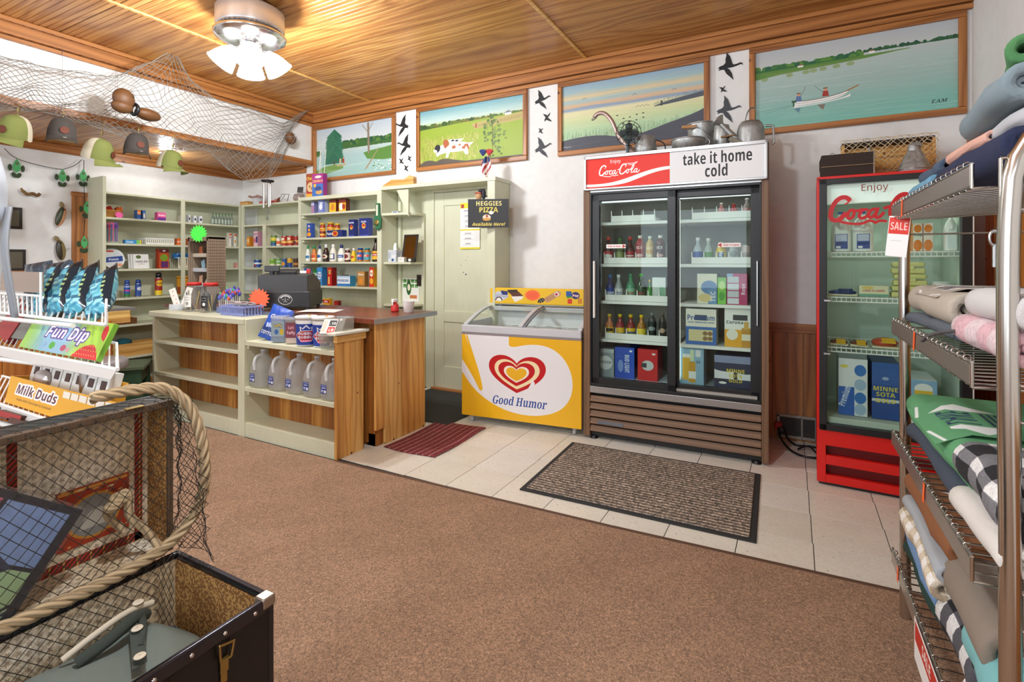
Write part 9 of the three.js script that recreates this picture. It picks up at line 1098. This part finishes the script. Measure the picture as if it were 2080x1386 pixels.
// ---------- white wire candy rack at the left ----------
{
  const t = thing('candy_rack', 'white wire candy rack with three slanted shelves beside the open trunk', 'candy rack', [-2.3, 0, -1.0]), wm = M.wire;
  wp(t, 'pole', cyl(0.032, 0.032, 1.0, -2.24, 0, -0.91, 20), M.steel); wp(t, 'base', bl(-2.7, -1.85, 0, 0.02, -1.1, -0.75), wm);
  const bar = (a, b, r) => rod(a, b, r, 10);
  for (const [n, y, xr] of [['upper', 1.095, -1.87], ['middle', 0.962, -1.8], ['lower', 0.74, -1.75]]) {
    const g = [bar([-2.95, y, -0.8], [xr, y, -0.8], 0.006), bar([xr, y, -0.8], [xr - 0.3, y + 0.04, -0.93], 0.005), bar([-3.1, y + 0.04, -0.93], [xr - 0.3, y + 0.04, -0.93], 0.005)]; for (let x = -2.93; x < xr; x += 0.045) g.push(bar([x, y, -0.8], [x - 0.3, y + 0.04, -0.93], 0.0028)); const s = wp(t, 'wire_shelf', g, wm);
    if (y < 1) part(s, 'price_channel', rel(t, turned(cb(xr + 2.95, 0.032, 0.003, 0, 0, 0, 0.001), -0.5, 0, 0, (xr - 2.95) / 2, y - 0.014, -0.79)), std(0xd0ccc8, 0.3));
  }
  wp(t, 'support_arm', bar([-2.95, 0.91, -0.78], [-1.98, 0.945, -0.8], 0.009), wm); wp(t, 'support_arm', bar([-2.95, 1.075, -0.78], [-2.06, 1.082, -0.79], 0.008), wm); wp(t, 'support_arm', bar([-2.95, 0.67, -0.78], [-2.3, 0.68, -0.8], 0.01), wm);
  { const g = [bar([-2.95, 1.17, -0.8], [-2.33, 1.17, -0.8], 0.005), bar([-2.33, 1.17, -0.8], [-2.33, 1.095, -0.8], 0.005), bar([-2.33, 1.255, -0.8], [-2.33, 1.095, -0.8], 0.004), bar([-1.87, 1.15, -0.8], [-1.87, 1.095, -0.8], 0.004), bar([-1.87, 1.15, -0.8], [-2.17, 1.17, -0.93], 0.004)]; for (let x = -2.92; x < -2.33; x += 0.04) g.push(bar([x, 1.17, -0.8], [x, 1.095, -0.8], 0.0035)); g.forEach((w) => wp(t, 'basket_wire', w, wm)); wp(t, 'card_pocket', bl(-2.95, -2.34, 1.18, 1.255, -0.812, -0.806, 0.001), phys({ color: 0xa89484, transmission: 0.25, roughness: 0.2, thickness: 0 })); }
  const tilt = (o, rx, rz = 0) => { o.rotation.order = 'YXZ'; o.rotation.x = rx; o.rotation.z = rz; return o; };
  const bag = A1.cell(150, 230, (g, w, h) => { fill(g, '#58b0c8', 0, 0, w, h); for (let i = 0; i < 60; i++) blob(g, ['#7cc8d8', '#3c90b0', '#a0dce4', '#2c6c8c'][i % 4], (i * 61) % w, (i * 89) % h, 6 + (i * 7) % 18, 5 + (i * 5) % 12); pathFill(g, '#1c2c38', `M${w * 0.75} 0 L${w} 0 L${w} ${h} L${w * 0.9} ${h} Z`); fill(g, '#182028', 0, 0, w, h * 0.16); for (let i = 0; i < 5; i++) fill(g, '#a8c890', w * 0.82, h * (0.3 + i * 0.1), w * 0.07, h * 0.05); });
  [[-2.44, 0.2, 'first'], [-2.34, 0.38, 'second'], [-2.22, 0.5, 'third'], [-2.08, 0.68, 'last']].forEach(([x, rz, n], i) => tilt(solo('snack_bag', `shiny turquoise snack bag, ${n} of four leaning on the upper wire shelf`, 'snack bag', into(sack(0.14, 0.21, 0.07), bag), new THREE.MeshStandardMaterial({ map: A1.t, roughness: 0.18 }), [x, 1.1, -0.83 - i * 0.012], -0.1, 'turquoise snack bags'), -0.4, rz));
  for (const [x, n] of [[-2.62, 'dark foil bag standing behind the card pocket, nearest the sleeve'], [-2.45, 'dark foil bag standing behind the card pocket, beside the turquoise bags']]) solo('foil_bag', n, 'snack bag', sack(0.2, 0.19, 0.06), std(0x3c4c5c, 0.2, { metalness: 0.5 }), [x, 1.1, -0.9], 0.1).rotation.z = 0.1;
  const fd = A1.cell(480, 150, (g, w, h) => { const l = g.createLinearGradient(0, 0, w, 0); l.addColorStop(0, '#a8d84c'); l.addColorStop(0.3, '#98c8e0'); l.addColorStop(0.55, '#a0cce8'); l.addColorStop(0.75, '#b4dc50'); l.addColorStop(1, '#a8d840'); fill(g, l, 0, 0, w, h); for (let i = 0; i < 9; i++) { g.globalAlpha = 0.5; pathStroke(g, '#6c9cd0', 2, `M${w * (0.1 + i * 0.012)} ${h * 0.1} Q${w * (0.24 - i * 0.006)} ${h * 0.4} ${w * (0.16 + i * 0.02)} ${h * 0.95}`); g.globalAlpha = 1; } pathFill(g, '#d8242c', `M${w * 0.7} ${h} Q${w * 0.78} ${h * 0.62} ${w * 0.9} ${h * 0.62} Q${w * 0.97} ${h * 0.75} ${w} ${h} Z M${w * 0.93} ${h * 0.05} Q${w} ${h * 0.1} ${w * 0.98} ${h * 0.5} Q${w * 0.9} ${h * 0.4} ${w * 0.93} ${h * 0.05} Z`); for (let i = 0; i < 30; i++) blob(g, '#f0d040', w * (0.7 + (i % 10) * 0.028), h * (0.66 + Math.floor(i / 10) * 0.12), 2.4); words(g, 'Fun Dip', w * 0.52, h * 0.42, h * 0.46, '#fff', { stroke: '#6c4c9c', sw: 12, italic: true, max: w * 0.56 }); blob(g, '#58b840', w * 0.42, h * 0.8, 17, 15); blob(g, '#c8506c', w * 0.57, h * 0.82, 16, 13); blob(g, '#e0a0a8', w * 0.63, h * 0.85, 10, 9); blob(g, '#8cb8d8', w * 0.33, h * 0.8, 11, 10); }), gs = A1.color('#7cb43c');
  tilt(solo('candy_box', 'long lime and blue candy box with white lettering on the middle wire shelf', 'candy box', carton(0.58, 0.125, 0.018, fd, gs, A1.color('#b0d860')), A1.m, [-2.23, 0.972, -0.81]), -0.42);
  const fg = A1.cell(200, 120, (g, w, h) => { fill(g, '#787870', 0, 0, w, h); blob(g, '#8c4848', w * 0.75, h * 0.7, w * 0.2, h * 0.3); words(g, 'Fun Dip', w * 0.6, h * 0.35, h * 0.24, '#b8b4b0', { max: w * 0.6 }); }); tilt(solo('candy_box', 'dull grey backed candy box standing behind the lime one', 'candy box', carton(0.3, 0.16, 0.03, fg, A1.color('#5c5c58')), A1.m, [-2.62, 0.98, -0.865]), -0.4, 0.0); tilt(solo('candy_box', 'red candy box at the edge of the middle wire shelf', 'candy box', carton(0.16, 0.15, 0.03, A1.color('#a01818'), A1.color('#7c1010')), A1.m, [-2.84, 0.98, -0.86]), -0.4, -0.3);
  const md = A1.cell(480, 110, (g, w, h) => { fill(g, '#f0b024', 0, 0, w, h); words(g, 'Milk Duds', w * 0.3, h * 0.4, h * 0.46, '#5a2030', { stroke: '#fff', sw: 14, italic: true, max: w * 0.42 }); words(g, 'made with Chocolate & Caramel', w * 0.3, h * 0.76, h * 0.12, '#7c4c10', { max: w * 0.36 }); });
  const mt = thing('candy_tray', 'orange display tray of chocolate caramels on the lower wire shelf', 'candy tray', [-2.27, 0.748, -0.81]); mt.rotation.order = 'YXZ'; mt.rotation.x = -0.18; part(mt, 'front', card(0.8, 0.1, md, 0.004, A1.color('#d8981c')), A1.m); part(mt, 'side', [bl(-0.4, -0.396, 0, 0.1, -0.1, 0), bl(0.24, 0.244, 0, 0.1, -0.1, 0), bl(-0.4, 0.24, 0, 0.14, -0.104, -0.1), bl(-0.4, 0.24, 0, 0.004, -0.1, 0)], mc('#d89a28'));
  for (let i = 0; i < 7; i++) { const x = -0.36 + i * 0.088; const b = part(mt, 'candy_carton', turned(cb(0.08, 0.15, 0.04, 0, 0.085, 0, 0.002), -0.06, 0, 0, x, 0.01, -0.07), mc('#ecece8', 0.5)); part(b, 'window_patch', turned(cb(0.035, 0.03, 0.002, 0, 0, 0, 0), -0.06, 0, 0, x + 0.01, 0.125, -0.0555), mc('#4a2c28', 0.5)); }
  for (let i = 0; i < 6; i++) part(mt, 'front_tab', [cb(0.05, 0.022, 0.002, 0.08 + i * 0.058, 0.084, 0.0035, 0)], mc('#f6efe0', 0.5)); part(mt, 'loose_wrapper', ball(0.04, -0.27, 0.1, -0.05, 1.6, 0.9, 0.5), std(0xc8c0c0, 0.25, { metalness: 0.4 }));
  for (let i = 0; i < 5; i++) tilt(solo('chocolate_bar', `${['dark brown', 'caramel orange', 'chestnut', 'red', 'almost black'][i]} wrapped chocolate bar lying in front of the orange tray`, 'chocolate bar', carton(0.19, 0.02, 0.05, A1.color(['#5c2c18', '#c87838', '#6c3420', '#a01c18', '#4c2414'][i]), A1.color('#3c1c10')), A1.m, [-2.86 + i * 0.115, 0.7 + (i % 2) * 0.012, -0.79], 0.05, 'chocolate bars under the orange tray'), -0.3);
  // sleeves hanging in at the edge of the view
  const h = thing('hanging_hoodie', 'pale grey hoodie hanging at the picture edge with a sleeve and a drawstring showing', 'hoodie', [-1.7, 1.1, -0.47]), hm = cloth(0xd4dce6), slv = (pts, rx, rz) => { const c = curve3(pts); return sheet(12, 16, (u, v) => { const q = c.getPoint(v), a = u * 2 * PI; return [q.x + Math.cos(a) * rx * (1 + 0.08 * Math.sin(v * 19)), q.y, q.z + Math.sin(a) * rz]; }); };
  part(h, 'body', slv([[-0.04, 0.55, 0.02], [-0.01, 0.45, 0.0], [0.018, 0.36, -0.006], [0.012, 0.3, -0.004], [-0.01, 0.25, 0]], 0.06, 0.035).translate(0.0, 0, 0), hm); part(h, 'sleeve', slv([[0, 0.33, 0], [0.005, 0.2, -0.004], [0.0, 0.08, 0.0], [0.0, 0.0, 0.0]], 0.03, 0.024).translate(0.028, 0.0, -0.0), hm); part(h, 'belt_strip', sheet(2, 14, (u, v) => [0.066 + 0.03 * u + 0.014 * Math.sin(v * 2.4), 0.06 + 0.26 * (1 - v), -0.03 + 0.01 * Math.sin(v * 4)], 0.006).translate(0.0, 0, 0), cloth(0xb4bac2));
  const st = thing('clothes_stand', 'slim chrome stand that holds the grey hoodie', 'clothes stand', [-1.84, 0, -0.42]); part(st, 'pole', cyl(0.014, 0.014, 1.75, 0, 0, 0, 12), M.chrome); part(st, 'base', cyl(0.13, 0.12, 0.02, 0, 0, 0, 24), M.chrome); part(st, 'arm', poly([[0, 1.73, 0], [0.1, 1.73, -0.04], [0.1, 1.62, -0.04]], 0.008), M.chrome);
  // things under and beyond
  const b = thing('step_stool', 'dark green step stool with a notched end under the shelf', 'stool', [-4.8, 0, -2.2], 0.95), gm = std(0x2c4c34, 0.5); part(b, 'top', cb(0.3, 0.025, 0.4, 0, 0.44, 0), std(0x56664c, 0.6)); for (const z of [-0.17, 0.17]) part(b, 'end_board', extr([[-0.14, 0], [-0.035, 0], [0, 0.13], [0.035, 0], [0.14, 0], [0.125, 0.43], [-0.125, 0.43]], 0.02, 0.002).translate(0, 0, z - 0.01), gm); part(b, 'apron', [cb(0.012, 0.1, 0.34, -0.115, 0.37, 0), cb(0.012, 0.1, 0.34, 0.115, 0.37, 0)], gm);
  const wc = thing('pine_crate', 'open pine crate with teal fabric inside on the low green shelf', 'crate', [-6.15, 0.313, -2.95], PI / 2); for (const s of [-1, 1]) { part(wc, 'side', cb(0.62, 0.13, 0.014, 0, 0.065, s * 0.11), M.pineH); part(wc, 'end', cb(0.014, 0.15, 0.22, s * 0.3, 0.075, 0), M.pineH); } part(wc, 'bottom', cb(0.6, 0.01, 0.22, 0, 0.006, 0), M.pineH); part(wc, 'teal_cloth', soft(ball(0.1, -0.18, 0.12, 0, 1, 0.5, 0.9, 16), 0.04, 501), cloth(0x1c5c68));
  const so = thing('round_stool', 'round grey vinyl topped stool before the plank counter', 'stool', [-4.19, 0, -1.75]); part(so, 'seat', lathe([[0.001, 0.62], [0.15, 0.62], [0.165, 0.6], [0.165, 0.56], [0.15, 0.545], [0.001, 0.545]], 30), std(0x8c888a, 0.35)); part(so, 'column', cyl(0.04, 0.035, 0.53, 0, 0.02, 0, 16), M.steel); part(so, 'foot', lathe([[0.001, 0.03], [0.1, 0.025], [0.19, 0.008], [0.19, 0], [0.001, 0]], 28), M.chrome);
  const cb2 = solo('cardboard_box', 'plain brown cardboard box on the floor beyond the green stool', 'box', [bl(-0.15, 0.15, 0, 0.26, -0.12, 0.12), bl(-0.15, 0.15, 0.262, 0.264, -0.03, 0.03, 0)], mc('#b88850', 0.85), [-4.95, 0, -2.62], 0.2);
}
scene.traverse((o) => { if (o.isMesh) o.castShadow = o.receiveShadow = true; else if (o.isLight && !o.isRectAreaLight) o.castShadow = true; });
renderer.render(scene, camera);
